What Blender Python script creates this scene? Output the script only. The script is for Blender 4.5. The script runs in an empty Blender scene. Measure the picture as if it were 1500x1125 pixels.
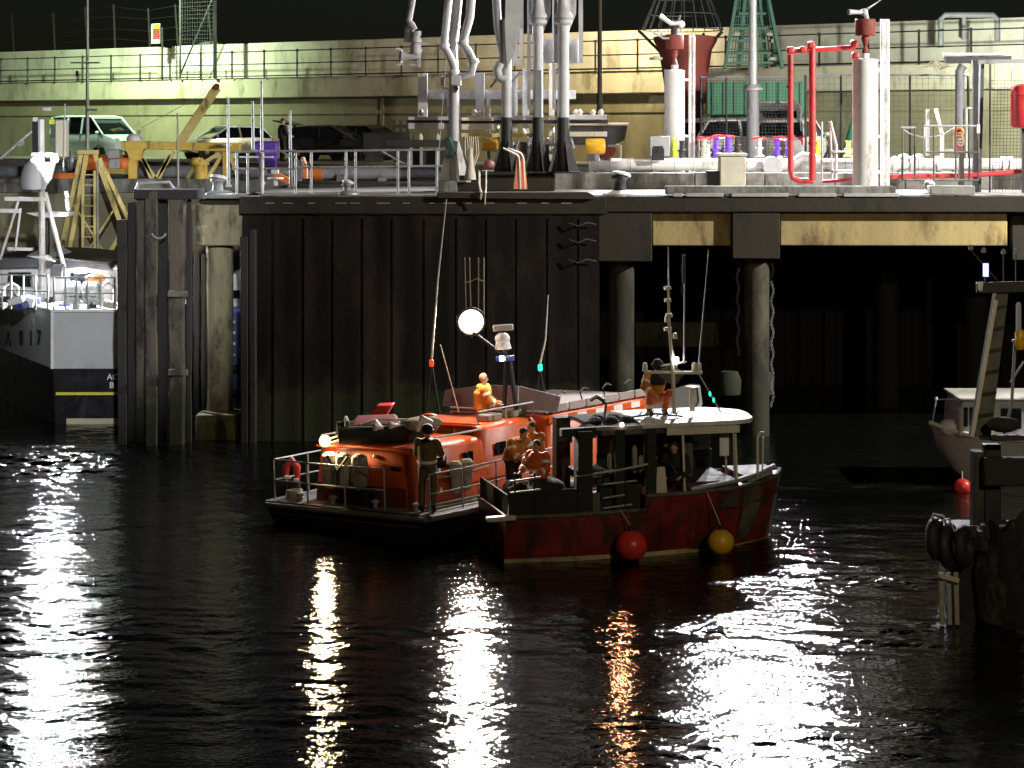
import bpy, math, random
import numpy as np
from mathutils import Vector, Matrix, Euler
R = math.radians
rng = random.Random(7)
scene = bpy.context.scene
C = scene.collection

# ------------------------------------------------------------------ camera
FPX, HOR, EYE = 2960.0, 190.0, 8.5          # focal length in photo pixels, horizon row, eye height (m)
cam = bpy.data.objects.new('camera', bpy.data.cameras.new('camera'))
C.objects.link(cam)
cam.location = (0, 0, EYE)
cam.rotation_euler = (R(90), 0, 0)
cam.data.sensor_width = 36.0
cam.data.lens = FPX / 1500.0 * 36.0
cam.data.shift_y = -(562.5 - HOR) / 1500.0
cam.data.clip_end = 2000.0
scene.camera = cam
# ------------------------------------------------------------------ night sky
world = bpy.data.worlds.new('World'); scene.world = world
world.use_nodes = True
wn = world.node_tree
for n in list(wn.nodes): wn.nodes.remove(n)
sky = wn.nodes.new('ShaderNodeTexSky'); sky.sky_type = 'NISHITA'; sky.sun_disc = False
sky.sun_elevation = R(12); sky.sun_rotation = R(200)
bg = wn.nodes.new('ShaderNodeBackground'); bg.inputs['Strength'].default_value = 0.0015
wo = wn.nodes.new('ShaderNodeOutputWorld')
wn.links.new(sky.outputs[0], bg.inputs[0]); wn.links.new(bg.outputs[0], wo.inputs[0])
scene.view_settings.view_transform = 'Standard'
scene.view_settings.look = 'None'
scene.view_settings.gamma = 1.0
scene.view_settings.exposure = 0.0
scene.cycles.max_bounces = 5
scene.cycles.diffuse_bounces = 2
scene.cycles.glossy_bounces = 3
scene.cycles.transmission_bounces = 3
scene.cycles.transparent_max_bounces = 6
scene.cycles.caustics_reflective = False
scene.cycles.caustics_refractive = False
scene.cycles.sample_clamp_indirect = 6.0
scene.cycles.use_denoising = True
scene.cycles.use_light_tree = True
scene.cycles.use_adaptive_sampling = True
scene.cycles.adaptive_threshold = 0.01

def P(px, py, D):
    "world point seen at photo pixel px,py when it stands D metres away"
    return Vector(((px - 750.0) * D / FPX, D, EYE - (py - HOR) * D / FPX))
def PX(px, D): return (px - 750.0) * D / FPX
def PZ(py, D): return EYE - (py - HOR) * D / FPX

# ------------------------------------------------------------------ lamps (most stand on poles, masts or boats; south and west are unseen added fills)
def lamp(name, kind, loc, col, watts, radius=0.15, target=None, cone=120, blend=0.4):
    d = bpy.data.lights.new(name, kind); d.energy = watts; d.color = col
    d.shadow_soft_size = radius
    o = bpy.data.objects.new(name, d); C.objects.link(o); o.location = loc
    if kind == 'SPOT':
        d.spot_size = R(cone); d.spot_blend = blend
        o.rotation_euler = (Vector(target) - Vector(loc)).to_track_quat('-Z', 'Y').to_euler()
    return o
DECK = 6.7
WALLY = lambda x: 85.0 - 0.72 * x           # plan line of the harbour wall
LAMP_GREEN = Vector((PX(150, 91.5), 91.5, 15.2))
LAMP_SODIUM = Vector((PX(912, 77.5), 77.5, 15.0))
LAMP_BERTH = Vector((PX(1128, 66.0), 66.0, 14.9))
LAMP_EAST = Vector((27.0, 45.0, 15.5))
LAMP_WEST = Vector((-0.8, 11.0, 14.0))
LAMP_YARD = Vector((PX(1440, 67.3), 67.3, PZ(84, 67.3)))
LAMP_SOUTH = Vector((13.0, 3.0, 18.0))
LAMP_TRAWLER = P(68, 226, 61.2)
LAMP_MAST = P(690, 471, 45.0)
LAMP_STERN = P(476, 646, 43.2)
LAMP_FISH = P(911, 622, 40.15)
lamp('light_green', 'SPOT', LAMP_GREEN, (0.76, 1.0, 0.64), 9500, 0.22, LAMP_GREEN + Vector((1.2, 5.5, -3.6)), 156, 0.9)
lamp('light_sodium', 'SPOT', LAMP_SODIUM, (1.0, 0.82, 0.50), 5000, 0.25, LAMP_SODIUM + Vector((-2.0, 5.5, -3.6)), 156, 0.9)
lamp('light_yard', 'SPOT', LAMP_YARD, (0.92, 1.0, 0.84), 3000, 0.2, LAMP_YARD + Vector((-2.0, 8.0, -0.3)), 150, 0.6)
for k_ in (-1, 1): lamp('light_berth', 'SPOT', LAMP_BERTH + Vector((1.05 * k_, 0, 0)), (0.95, 0.93, 1.0), 23000, 0.42, (6.0 + k_, 40.0, 0), 130, 0.5)
lamp('light_east', 'SPOT', LAMP_EAST, (1.0, 0.96, 0.9), 52000, 0.3, (6.0, 58.0, 8.0), 75, 0.5)
lamp('light_south', 'SPOT', LAMP_SOUTH, (1.0, 0.84, 0.56), 12500, 0.35, (11.0, 52.0, 4.5), 52, 1.0)  # unseen fill added from the camera side, no post
lamp('light_west', 'SPOT', LAMP_WEST, (0.96, 0.97, 1.0), 56000, 0.3, (-13.8, 61.0, 4.7), 16, 0.7)  # unseen spot added to brighten the trawler's stern, without a mast
lamp('light_trawler', 'SPOT', LAMP_TRAWLER + Vector((0, -0.25, 0)), (0.93, 0.97, 1.0), 10500, 0.2, LAMP_TRAWLER + Vector((0.2, -4, -2.6)), 165, 0.3)
lamp('light_mast', 'SPOT', LAMP_MAST + Vector((0, -0.3, 0)), (1.0, 0.86, 0.66), 520, 0.25, LAMP_MAST + Vector((-1.0, -3.0, -1.8)), 175, 0.4)
lamp('light_mast_beam', 'SPOT', LAMP_MAST + Vector((0, -0.32, 0)), (1.0, 0.90, 0.76), 4200, 0.25, LAMP_MAST + Vector((0.2, -10.0, -1.6)), 66, 0.5)
lamp('light_stern', 'SPOT', LAMP_STERN + Vector((0, -0.14, 0)), (1.0, 0.72, 0.40), 520, 0.1, LAMP_STERN + Vector((0.3, -5, -1.2)), 150, 0.7)
lamp('light_fish', 'SPOT', LAMP_FISH + Vector((0, -0.09, 0)), (1.0, 0.42, 0.2), 120, 0.06, LAMP_FISH + Vector((0, -5, -0.6)), 110, 0.8)
lamp('light_trawler_deck', 'SPOT', P(118, 399, 60.9), (0.95, 0.98, 1.0), 6000, 0.12, P(118, 399, 60.9) + Vector((-.3, -3, -1.6)), 150, 0.5)
# ------------------------------------------------------------------ materials
def newmat(name):
    m = bpy.data.materials.new(name); m.use_nodes = True
    nt = m.node_tree
    return m, nt, nt.nodes['Principled BSDF']
def mat(name, col, rough=0.6, metal=0.0, var=0.25, scale=3.0, bump=0.15, bscale=30.0, streak=0.0, stain=None, stain_amt=0.0, stain_scale=2.0, spec=0.5, tide=None):
    m, nt, p = newmat(name)
    N, L = nt.nodes, nt.links
    tc = N.new('ShaderNodeTexCoord')
    src = tc.outputs['Object']
    nz = N.new('ShaderNodeTexNoise'); nz.inputs['Scale'].default_value = scale; nz.inputs['Detail'].default_value = 6; nz.inputs['Roughness'].default_value = 0.65
    if streak:
        mp = N.new('ShaderNodeMapping'); mp.inputs['Scale'].default_value = (1, 1, 1.0 / (1 + streak)); L.new(src, mp.inputs[0]); L.new(mp.outputs[0], nz.inputs['Vector'])
    else:
        L.new(src, nz.inputs['Vector'])
    mr = N.new('ShaderNodeMapRange'); mr.inputs[1].default_value = 0.25; mr.inputs[2].default_value = 0.75
    mr.inputs[3].default_value = 1 - var; mr.inputs[4].default_value = 1 + var; L.new(nz.outputs[0], mr.inputs[0])
    mx = N.new('ShaderNodeVectorMath'); mx.operation = 'SCALE'; mx.inputs[0].default_value = col[:3]; L.new(mr.outputs[0], mx.inputs['Scale'])
    out = mx.outputs[0]
    if stain is not None:
        n2 = N.new('ShaderNodeTexNoise'); n2.inputs['Scale'].default_value = stain_scale; n2.inputs['Detail'].default_value = 8; n2.inputs['Roughness'].default_value = 0.7
        mp2 = N.new('ShaderNodeMapping'); mp2.inputs['Scale'].default_value = (1, 1, 0.35); mp2.inputs['Location'].default_value = (3.1, 1.7, 9.2); L.new(src, mp2.inputs[0]); L.new(mp2.outputs[0], n2.inputs['Vector'])
        r2 = N.new('ShaderNodeMapRange'); r2.inputs[1].default_value = 0.62 - 0.25 * stain_amt; r2.inputs[2].default_value = 0.72 - 0.2 * stain_amt; L.new(n2.outputs[0], r2.inputs[0])
        mm = N.new('ShaderNodeMix'); mm.data_type = 'RGBA'; L.new(r2.outputs[0], mm.inputs[0]); L.new(out, mm.inputs[6]); mm.inputs[7].default_value = (*stain, 1); out = mm.outputs[2]
    if tide is not None:                       # weed and wet staining below the high-water mark
        sx = N.new('ShaderNodeSeparateXYZ'); L.new(src, sx.inputs[0])
        n3 = N.new('ShaderNodeTexNoise'); n3.inputs['Scale'].default_value = 1.8; n3.inputs['Detail'].default_value = 6; L.new(src, n3.inputs['Vector'])
        ad = N.new('ShaderNodeMath'); ad.operation = 'MULTIPLY_ADD'; ad.inputs[1].default_value = 1.6; L.new(n3.outputs[0], ad.inputs[0]); L.new(sx.outputs[2], ad.inputs[2])
        r3 = N.new('ShaderNodeMapRange'); r3.inputs[1].default_value = tide + .95; r3.inputs[2].default_value = tide + .6; L.new(ad.outputs[0], r3.inputs[0])
        m3 = N.new('ShaderNodeMix'); m3.data_type = 'RGBA'; L.new(r3.outputs[0], m3.inputs[0]); L.new(out, m3.inputs[6]); m3.inputs[7].default_value = (0.022, 0.026, 0.011, 1); out = m3.outputs[2]
    L.new(out, p.inputs['Base Color'])
    rr = N.new('ShaderNodeMapRange'); rr.inputs[1].default_value = 0.3; rr.inputs[2].default_value = 0.7; rr.inputs[3].default_value = max(0.03, rough - 0.12); rr.inputs[4].default_value = min(1, rough + 0.12)
    L.new(nz.outputs[0], rr.inputs[0]); L.new(rr.outputs[0], p.inputs['Roughness'])
    p.inputs['Metallic'].default_value = metal; p.inputs['Specular IOR Level'].default_value = spec
    if bump:
        nb = N.new('ShaderNodeTexNoise'); nb.inputs['Scale'].default_value = bscale; nb.inputs['Detail'].default_value = 4; L.new(src, nb.inputs['Vector'])
        b = N.new('ShaderNodeBump'); b.inputs['Strength'].default_value = bump; b.inputs['Distance'].default_value = 0.02; L.new(nb.outputs[0], b.inputs['Height']); L.new(b.outputs[0], p.inputs['Normal'])
    return m
def emit(name, col, strength):
    m, nt, p = newmat(name)
    p.inputs['Base Color'].default_value = (0.02, 0.02, 0.02, 1)
    p.inputs['Emission Color'].default_value = (*col, 1); p.inputs['Emission Strength'].default_value = strength
    return m
def glassy(name, col, rough=0.06):
    m, nt, p = newmat(name); p.inputs['Base Color'].default_value = (*col, 1); p.inputs['Roughness'].default_value = rough
    return m
M = {}
def mk(name, *a, **k): M[name] = mat(name, *a, **k); return M[name]
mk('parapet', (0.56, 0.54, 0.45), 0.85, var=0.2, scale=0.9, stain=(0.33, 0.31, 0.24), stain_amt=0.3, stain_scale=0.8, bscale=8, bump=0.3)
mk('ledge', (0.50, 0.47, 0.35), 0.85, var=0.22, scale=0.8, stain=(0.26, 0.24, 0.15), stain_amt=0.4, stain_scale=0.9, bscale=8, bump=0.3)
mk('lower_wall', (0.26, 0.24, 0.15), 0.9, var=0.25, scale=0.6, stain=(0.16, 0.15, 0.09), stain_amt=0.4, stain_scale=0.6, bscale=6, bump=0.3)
mk('deck_concrete', (0.20, 0.19, 0.165), 0.9, var=0.3, scale=0.8, stain=(0.07, 0.065, 0.05), stain_amt=0.5, stain_scale=0.5, bump=0.3, bscale=12)
mk('kerb_concrete', (0.24, 0.24, 0.21), 0.9, var=0.3, scale=2.5, stain=(0.09, 0.09, 0.075), stain_amt=0.6, stain_scale=1.6, bump=0.4, bscale=12)
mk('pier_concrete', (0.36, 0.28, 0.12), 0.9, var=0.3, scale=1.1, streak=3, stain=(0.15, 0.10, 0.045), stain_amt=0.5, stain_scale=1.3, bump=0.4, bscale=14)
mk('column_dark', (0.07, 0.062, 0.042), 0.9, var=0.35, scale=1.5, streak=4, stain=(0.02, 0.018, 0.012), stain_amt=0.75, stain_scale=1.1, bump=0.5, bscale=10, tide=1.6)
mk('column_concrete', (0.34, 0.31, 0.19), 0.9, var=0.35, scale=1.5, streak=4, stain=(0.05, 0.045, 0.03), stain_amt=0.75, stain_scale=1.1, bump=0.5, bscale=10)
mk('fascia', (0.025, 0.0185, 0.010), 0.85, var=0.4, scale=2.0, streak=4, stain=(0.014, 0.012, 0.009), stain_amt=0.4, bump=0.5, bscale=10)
mk('sheet_steel', (0.0052, 0.0038, 0.0025), 0.8, var=0.5, scale=1.2, streak=6, stain=(0.022, 0.013, 0.007), stain_amt=0.5, stain_scale=0.7, spec=0.25, tide=1.5, bump=0.5, bscale=9)
mk('pile_timber', (0.075, 0.062, 0.047), 0.85, var=0.5, scale=2.2, streak=9, stain=(0.02, 0.017, 0.013), stain_amt=0.55, stain_scale=1.4, bump=0.8, bscale=14, tide=1.4)
mk('pile_dark', (0.018, 0.016, 0.014), 0.85, var=0.5, scale=2.2, streak=9, bump=0.8, bscale=14)
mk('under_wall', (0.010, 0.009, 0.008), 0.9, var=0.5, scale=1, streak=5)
mk('white_paint', (0.72, 0.72, 0.70), 0.45, var=0.1, scale=2.5, stain=(0.34, 0.28, 0.20), stain_amt=0.32, stain_scale=1.8, bump=0.08)
mk('arm_paint', (0.50, 0.50, 0.51), 0.5, var=0.18, scale=2.5, stain=(0.22, 0.20, 0.18), stain_amt=0.3, stain_scale=1.8, bump=0.12)
mk('cream_paint', (0.62, 0.58, 0.46), 0.55, var=0.15, scale=2.5, stain=(0.3, 0.22, 0.12), stain_amt=0.2, bump=0.1)
mk('galvanised', (0.42, 0.43, 0.44), 0.5, metal=0.35, var=0.2, scale=6, stain=(0.25, 0.2, 0.15), stain_amt=0.2, bump=0.08)
mk('dark_steel', (0.025, 0.026, 0.028), 0.55, metal=0.2, var=0.4, scale=3, stain=(0.06, 0.035, 0.02), stain_amt=0.2)
mk('black_paint', (0.012, 0.012, 0.013), 0.5, var=0.4, scale=3)
mk('grey_paint', (0.22, 0.23, 0.24), 0.55, var=0.2, scale=2, stain=(0.12, 0.1, 0.08), stain_amt=0.2)
mk('yellow_paint', (0.74, 0.52, 0.10), 0.55, var=0.2, scale=3, stain=(0.22, 0.13, 0.04), stain_amt=0.25, stain_scale=3)
mk('pale_yellow', (0.72, 0.60, 0.22), 0.55, var=0.2, scale=3, stain=(0.22, 0.16, 0.07), stain_amt=0.25, stain_scale=3)
mk('red_paint', (0.62, 0.045, 0.05), 0.4, var=0.15, scale=3, stain=(0.22, 0.03, 0.02), stain_amt=0.35)
mk('rusty_red', (0.20, 0.035, 0.025), 0.7, var=0.3, scale=2, stain=(0.09, 0.03, 0.02), stain_amt=0.4)
mk('orange_paint', (0.75, 0.20, 0.04), 0.5, var=0.15, scale=3, stain=(0.4, 0.12, 0.04), stain_amt=0.15)
mk('salmon_paint', (0.70, 0.24, 0.12), 0.55, var=0.15, scale=3)
mk('lifeboat_orange', (0.58, 0.088, 0.010), 0.4, var=0.14, scale=1.6, stain=(0.34, 0.045, 0.008), stain_amt=0.25, stain_scale=1.6, bump=0.05)
mk('lifeboat_navy', (0.012, 0.011, 0.016), 0.4, var=0.3, scale=2)
mk('lifeboat_roof', (0.30, 0.23, 0.20), 0.6, var=0.2, scale=3)
mk('lifeboat_grey', (0.20, 0.19, 0.17), 0.7, var=0.25, scale=3)
mk('lifeboat_white', (0.7, 0.66, 0.62), 0.45, var=0.08, scale=3)
mk('bag_cloth', (0.30, 0.28, 0.22), 0.9, var=0.25, scale=8, bump=0.4)
mk('fish_red', (0.21, 0.018, 0.016), 0.5, var=0.5, scale=2.2, stain=(0.055, 0.016, 0.013), stain_amt=0.6, stain_scale=2.4, bump=0.25, bscale=9)
mk('fish_boot', (0.45, 0.38, 0.2), 0.7, var=0.3, scale=5, stain=(0.2, 0.17, 0.06), stain_amt=0.5)
mk('worn_grey', (0.115, 0.11, 0.085), 0.75, var=0.4, scale=3, stain=(0.03, 0.03, 0.025), stain_amt=0.5)
mk('sign_red', (0.16, 0.008, 0.008), 0.6)
mk('sign_yellow', (0.24, 0.25, 0.01), 0.6)
mk('dull_pink', (0.30, 0.11, 0.10), 0.6, var=0.2)
mk('worn_pale', (0.26, 0.25, 0.23), 0.7, var=0.3, scale=4, stain=(0.1, 0.09, 0.08), stain_amt=0.4)
mk('wood_dark', (0.035, 0.028, 0.02), 0.75, var=0.4, scale=4, streak=4)
mk('hull_grey', (0.42, 0.43, 0.44), 0.5, var=0.1, scale=1.0, stain=(0.33, 0.30, 0.26), stain_amt=0.3, stain_scale=1.2, bump=0.06)
mk('hull_dim_grey', (0.30, 0.29, 0.25), 0.6, var=0.2, scale=1.0, stain=(0.12, 0.12, 0.10), stain_amt=0.3, stain_scale=1.2)
mk('hull_black', (0.007, 0.007, 0.010), 0.45, var=0.4, scale=2, stain=(0.04, 0.035, 0.035), stain_amt=0.15)
mk('rusty_black', (0.012, 0.011, 0.010), 0.6, var=0.5, scale=3, streak=3, stain=(0.09, 0.075, 0.06), stain_amt=0.3, stain_scale=2.5)
mk('blue_paint', (0.04, 0.06, 0.22), 0.45, var=0.2)
mk('yellow_line', (0.62, 0.58, 0.05), 0.5, var=0.1)
mk('boot_top', (0.55, 0.52, 0.34), 0.7, var=0.2, scale=4)
mk('green_paint', (0.035, 0.17, 0.085), 0.6, var=0.25, scale=2, stain=(0.03, 0.08, 0.05), stain_amt=0.3)
mk('green_dull', (0.05, 0.13, 0.09), 0.7, var=0.25, scale=2)
mk('purple_plastic', (0.17, 0.07, 0.62), 0.45, var=0.1)
mk('lime_paint', (0.62, 0.75, 0.06), 0.45, var=0.1)
mk('tarp_green', (0.03, 0.075, 0.055), 0.85, var=0.3, scale=5, bump=0.6, bscale=14)
mk('rubber', (0.012, 0.012, 0.012), 0.7, var=0.3, scale=5)
mk('net_dark', (0.022, 0.024, 0.018), 0.9, var=0.5, scale=9, bump=0.8, bscale=40)
mk('rope', (0.45, 0.40, 0.30), 0.9, var=0.25, scale=20)
mk('net_grey', (0.06, 0.065, 0.07), 0.9, var=0.3, scale=10)
mk('buoy_red', (0.75, 0.05, 0.04), 0.32, var=0.12, scale=6, stain=(0.35, 0.03, 0.03), stain_amt=0.2, stain_scale=6)
mk('buoy_yellow', (0.72, 0.40, 0.02), 0.35, var=0.12, scale=6, stain=(0.4, 0.2, 0.02), stain_amt=0.2, stain_scale=6)
mk('skin', (0.50, 0.29, 0.20), 0.55, var=0.1, scale=10, bump=0.05)
mk('hair', (0.03, 0.02, 0.012), 0.7, var=0.3, scale=30)
mk('grey_hair', (0.22, 0.18, 0.14), 0.7, var=0.3, scale=30)
mk('jacket_yellow', (0.52, 0.19, 0.02), 0.75, var=0.35, scale=7, bump=1.0, bscale=11)
mk('jacket_lime', (0.55, 0.52, 0.04), 0.75, var=0.2, scale=7)
mk('jacket_olive', (0.16, 0.105, 0.035), 0.8, var=0.35, scale=7, bump=1.0, bscale=12)
mk('jacket_orange', (0.62, 0.11, 0.02), 0.7, var=0.35, scale=7, bump=1.0, bscale=12)
mk('trousers_olive', (0.12, 0.09, 0.04), 0.85, var=0.25, scale=7, bump=0.5, bscale=12)
mk('cloth_black', (0.016, 0.015, 0.016), 0.85, var=0.3, scale=7, bump=0.4, bscale=12)
mk('cloth_purple', (0.10, 0.03, 0.22), 0.85, var=0.3, scale=7)
mk('reflective', (0.9, 0.86, 0.78), 0.25, var=0.05, scale=4)
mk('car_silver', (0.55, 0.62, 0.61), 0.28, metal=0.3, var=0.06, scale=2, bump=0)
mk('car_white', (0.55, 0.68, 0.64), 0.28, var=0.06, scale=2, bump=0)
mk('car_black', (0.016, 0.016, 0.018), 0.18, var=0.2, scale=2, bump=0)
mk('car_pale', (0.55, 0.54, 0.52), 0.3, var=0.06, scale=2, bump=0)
mk('tail_red', (0.45, 0.015, 0.02), 0.25, var=0.1, bump=0)
mk('alloy', (0.4, 0.4, 0.4), 0.4, metal=0.6, var=0.1)
mk('perspex', (0.42, 0.40, 0.47), 0.35, var=0.12, scale=2, bump=0.05)
M['glass'] = glassy('glass', (0.006, 0.008, 0.009))
M['lens'] = glassy('lens', (0.7, 0.72, 0.72), 0.1)
M['e_mast'] = emit('e_mast', (1.0, 0.86, 0.66), 60)
M['e_stern'] = emit('e_stern', (1.0, 0.72, 0.4), 25)
M['e_fish'] = emit('e_fish', (1.0, 0.62, 0.6), 10)
M['e_white'] = emit('e_white', (0.95, 0.97, 1.0), 40)
M['e_green'] = emit('e_green', (0.02, 0.9, 0.45), 2.5)
M['e_red'] = emit('e_red', (1.0, 0.05, 0.03), 1.2)
M['e_blue'] = emit('e_blue', (0.45, 0.5, 1.0), 2.2)
M['e_sodium'] = emit('e_sodium', (1.0, 0.6, 0.22), 40)
M['e_metal'] = emit('e_metal', (0.75, 1.0, 0.7), 40)

def lamp_lens(name, core, rim, s0, s1, r):
    "emission brightest at the lens centre and falling to a warm rim (object-space radius)"
    m, nt, p = newmat(name); N, L = nt.nodes, nt.links
    tc = N.new('ShaderNodeTexCoord'); ln = N.new('ShaderNodeVectorMath'); ln.operation = 'LENGTH'; L.new(tc.outputs['Object'], ln.inputs[0])
    mr = N.new('ShaderNodeMapRange'); mr.inputs[1].default_value = r * .45; mr.inputs[2].default_value = r; mr.inputs[3].default_value = 0; mr.inputs[4].default_value = 1; L.new(ln.outputs['Value'], mr.inputs[0])
    mx = N.new('ShaderNodeMix'); mx.data_type = 'RGBA'; mx.inputs[6].default_value = (*core, 1); mx.inputs[7].default_value = (*rim, 1); L.new(mr.outputs[0], mx.inputs[0]); L.new(mx.outputs[2], p.inputs['Emission Color'])
    st = N.new('ShaderNodeMapRange'); st.inputs[3].default_value = s0; st.inputs[4].default_value = s1; L.new(mr.outputs[0], st.inputs[0]); L.new(st.outputs[0], p.inputs['Emission Strength'])
    p.inputs['Base Color'].default_value = (.1, .09, .08, 1); return m
M['lens_mast'] = lamp_lens('lens_mast', (1, .95, .86), (1.0, .62, .32), 60, 2.2, .29)
# ------------------------------------------------------------------ mesh builder
def frame_of(d):
    d = Vector(d).normalized()
    up = Vector((0, 0, 1)) if abs(d.z) < 0.95 else Vector((1, 0, 0))
    u = up.cross(d).normalized(); v = d.cross(u).normalized()
    return u, v, d
class MB:
    def __init__(s): s.v = []; s.f = []; s.s = []
    def add(s, vs, fs, smooth=False):
        o = len(s.v); s.v += [Vector(q) for q in vs]
        for f in fs: s.f.append([i + o for i in f]); s.s.append(smooth)
        return s
    def box(s, x0, x1, y0, y1, z0, z1):
        return s.add([(x, y, z) for z in (z0, z1) for x, y in ((x0, y0), (x1, y0), (x1, y1), (x0, y1))],
                     [(3, 2, 1, 0), (4, 5, 6, 7), (0, 1, 5, 4), (1, 2, 6, 5), (2, 3, 7, 6), (3, 0, 4, 7)])
    def obox(s, c, size, rot=None):
        m = rot if rot is not None else Matrix.Identity(3); c = Vector(c); h = Vector(size) / 2
        t = MB().box(-h.x, h.x, -h.y, h.y, -h.z, h.z)
        return s.add([c + m @ q for q in t.v], t.f)
    def beam(s, p0, p1, w, h=None):
        h = w if h is None else h; p0 = Vector(p0); p1 = Vector(p1); u, v, d = frame_of(p1 - p0)
        q = [p + u * a * w / 2 + v * b * h / 2 for p in (p0, p1) for a, b in ((-1, -1), (1, -1), (1, 1), (-1, 1))]
        return s.add(q, [(3, 2, 1, 0), (4, 5, 6, 7), (0, 1, 5, 4), (1, 2, 6, 5), (2, 3, 7, 6), (3, 0, 4, 7)])
    def tube(s, pts, r, seg=8, caps=True, closed=False):
        pts = [Vector(p) for p in pts]; n = len(pts)
        rs = r if isinstance(r, (list, tuple)) else [r] * n
        vs = []; u = None
        for i, p in enumerate(pts):
            a = pts[(i - 1) % n] if (i > 0 or closed) else p; b = pts[(i + 1) % n] if (i < n - 1 or closed) else p
            d = (b - a).normalized()
            if u is None: u, w, _ = frame_of(d)
            u = (u - d * u.dot(d)).normalized(); w = d.cross(u)
            for k in range(seg):
                t = 2 * math.pi * k / seg; vs.append(p + (u * math.cos(t) + w * math.sin(t)) * rs[i])
        fs = []
        for i in range(n if closed else n - 1):
            j = (i + 1) % n
            for k in range(seg):
                l = (k + 1) % seg; fs.append((i * seg + k, i * seg + l, j * seg + l, j * seg + k))
        s.add(vs, fs, True)
        if caps and not closed:
            o = len(s.v) - len(vs)
            s.f.append([o + k for k in range(seg)][::-1]); s.s.append(False)
            s.f.append([o + (n - 1) * seg + k for k in range(seg)]); s.s.append(False)
        return s
    def cyl(s, p0, p1, r0, r1=None, seg=16): return s.tube([p0, p1], [r0, r0 if r1 is None else r1], seg)
    def lathe(s, prof, c=(0, 0, 0), axis=(0, 0, 1), seg=20):
        c = Vector(c); u, v, d = frame_of(axis); n = len(prof); vs = []
        for r, z in prof:
            for k in range(seg):
                t = 2 * math.pi * k / seg; vs.append(c + d * z + (u * math.cos(t) + v * math.sin(t)) * max(r, 1e-4))
        fs = [(i * seg + k, i * seg + (k + 1) % seg, (i + 1) * seg + (k + 1) % seg, (i + 1) * seg + k) for i in range(n - 1) for k in range(seg)]
        s.add(vs, fs, True); o = len(s.v) - len(vs)
        s.f.append([o + k for k in range(seg)][::-1]); s.s.append(False)
        s.f.append([o + (n - 1) * seg + k for k in range(seg)]); s.s.append(False)
        return s
    def ball(s, c, r, seg=16, rings=10, rot=None):
        r = Vector(r) if hasattr(r, '__len__') else Vector((r, r, r)); c = Vector(c); vs = []; m = rot if rot is not None else Matrix.Identity(3)
        for i in range(rings + 1):
            a = math.pi * i / rings; a = min(max(a, 0.02), math.pi - 0.02)
            for k in range(seg):
                t = 2 * math.pi * k / seg; vs.append(c + m @ Vector((r.x * math.sin(a) * math.cos(t), r.y * math.sin(a) * math.sin(t), r.z * math.cos(a))))
        fs = [((i + 1) * seg + k, (i + 1) * seg + (k + 1) % seg, i * seg + (k + 1) % seg, i * seg + k) for i in range(rings) for k in range(seg)]
        s.add(vs, fs, True); o = len(s.v) - len(vs)
        s.f.append([o + k for k in range(seg)]); s.s.append(True)
        s.f.append([o + rings * seg + k for k in range(seg)][::-1]); s.s.append(True)
        return s
    def torus(s, c, R0, r0, axis=(0, 0, 1), seg=24, sec=10, a0=0, a1=360):
        u, v, d = frame_of(axis); c = Vector(c); full = a1 - a0 >= 360
        n = seg if full else seg + 1
        pts = [c + (u * math.cos(R(a0 + (a1 - a0) * i / seg)) + v * math.sin(R(a0 + (a1 - a0) * i / seg))) * R0 for i in range(n)]
        return s.tube(pts, r0, sec, closed=full)
    def loft(s, rings, caps=True, smooth=True, closed=True):
        n = len(rings[0]); vs = [q for r in rings for q in r]; fs = []
        for i in range(len(rings) - 1):
            for k in range(n if closed else n - 1):
                l = (k + 1) % n; fs.append((i * n + k, i * n + l, (i + 1) * n + l, (i + 1) * n + k))
        s.add(vs, fs, smooth)
        if caps:
            o = len(s.v) - len(vs)
            s.f.append([o + k for k in range(n)][::-1]); s.s.append(False)
            s.f.append([o + (len(rings) - 1) * n + k for k in range(n)]); s.s.append(False)
        return s
    def prism(s, poly, thick):
        "poly: 3D outline (flat); thick: vector"
        t = Vector(thick); a = [Vector(q) for q in poly]; n = len(a)
        return s.add(a + [q + t for q in a], [list(range(n))[::-1], [n + i for i in range(n)]] + [(i, (i + 1) % n, n + (i + 1) % n, n + i) for i in range(n)])
    def build(s, name, material, parent=None, world=True, bevel=0.0, remesh=0.0, label=None, kind=None):
        me = bpy.data.meshes.new(name)
        vs = s.v
        if parent is not None and world:
            inv = rootm(parent).inverted(); vs = [inv @ q for q in vs]
            org = Vector((0, 0, 0))
        elif parent is None:
            lo = Vector((min(q.x for q in vs), min(q.y for q in vs), min(q.z for q in vs))); hi = Vector((max(q.x for q in vs), max(q.y for q in vs), max(q.z for q in vs)))
            org = Vector(((lo.x + hi.x) / 2, (lo.y + hi.y) / 2, lo.z)); vs = [q - org for q in vs]
        me.from_pydata([tuple(q) for q in vs], [], s.f)
        me.polygons.foreach_set('use_smooth', s.s)
        me.update()
        import bmesh
        bm = bmesh.new(); bm.from_mesh(me); bmesh.ops.recalc_face_normals(bm, faces=bm.faces); bm.to_mesh(me); bm.free()
        me.set_sharp_from_angle(angle=R(40))
        if material is not None: me.materials.append(material)
        o = bpy.data.objects.new(name, me); C.objects.link(o)
        if parent is not None: o.parent = parent
        else: o.location = org
        if bevel:
            b = o.modifiers.new('bevel', 'BEVEL'); b.width = bevel; b.segments = 2; b.limit_method = 'ANGLE'; b.angle_limit = R(50)
        if remesh:
            r_ = o.modifiers.new('remesh', 'REMESH'); r_.mode = 'VOXEL'; r_.voxel_size = remesh; r_.use_smooth_shade = True
            sm = o.modifiers.new('smooth', 'SMOOTH'); sm.iterations = 3; sm.factor = 0.5
        if label: o['label'] = label
        if kind: o['kind'] = kind
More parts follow.
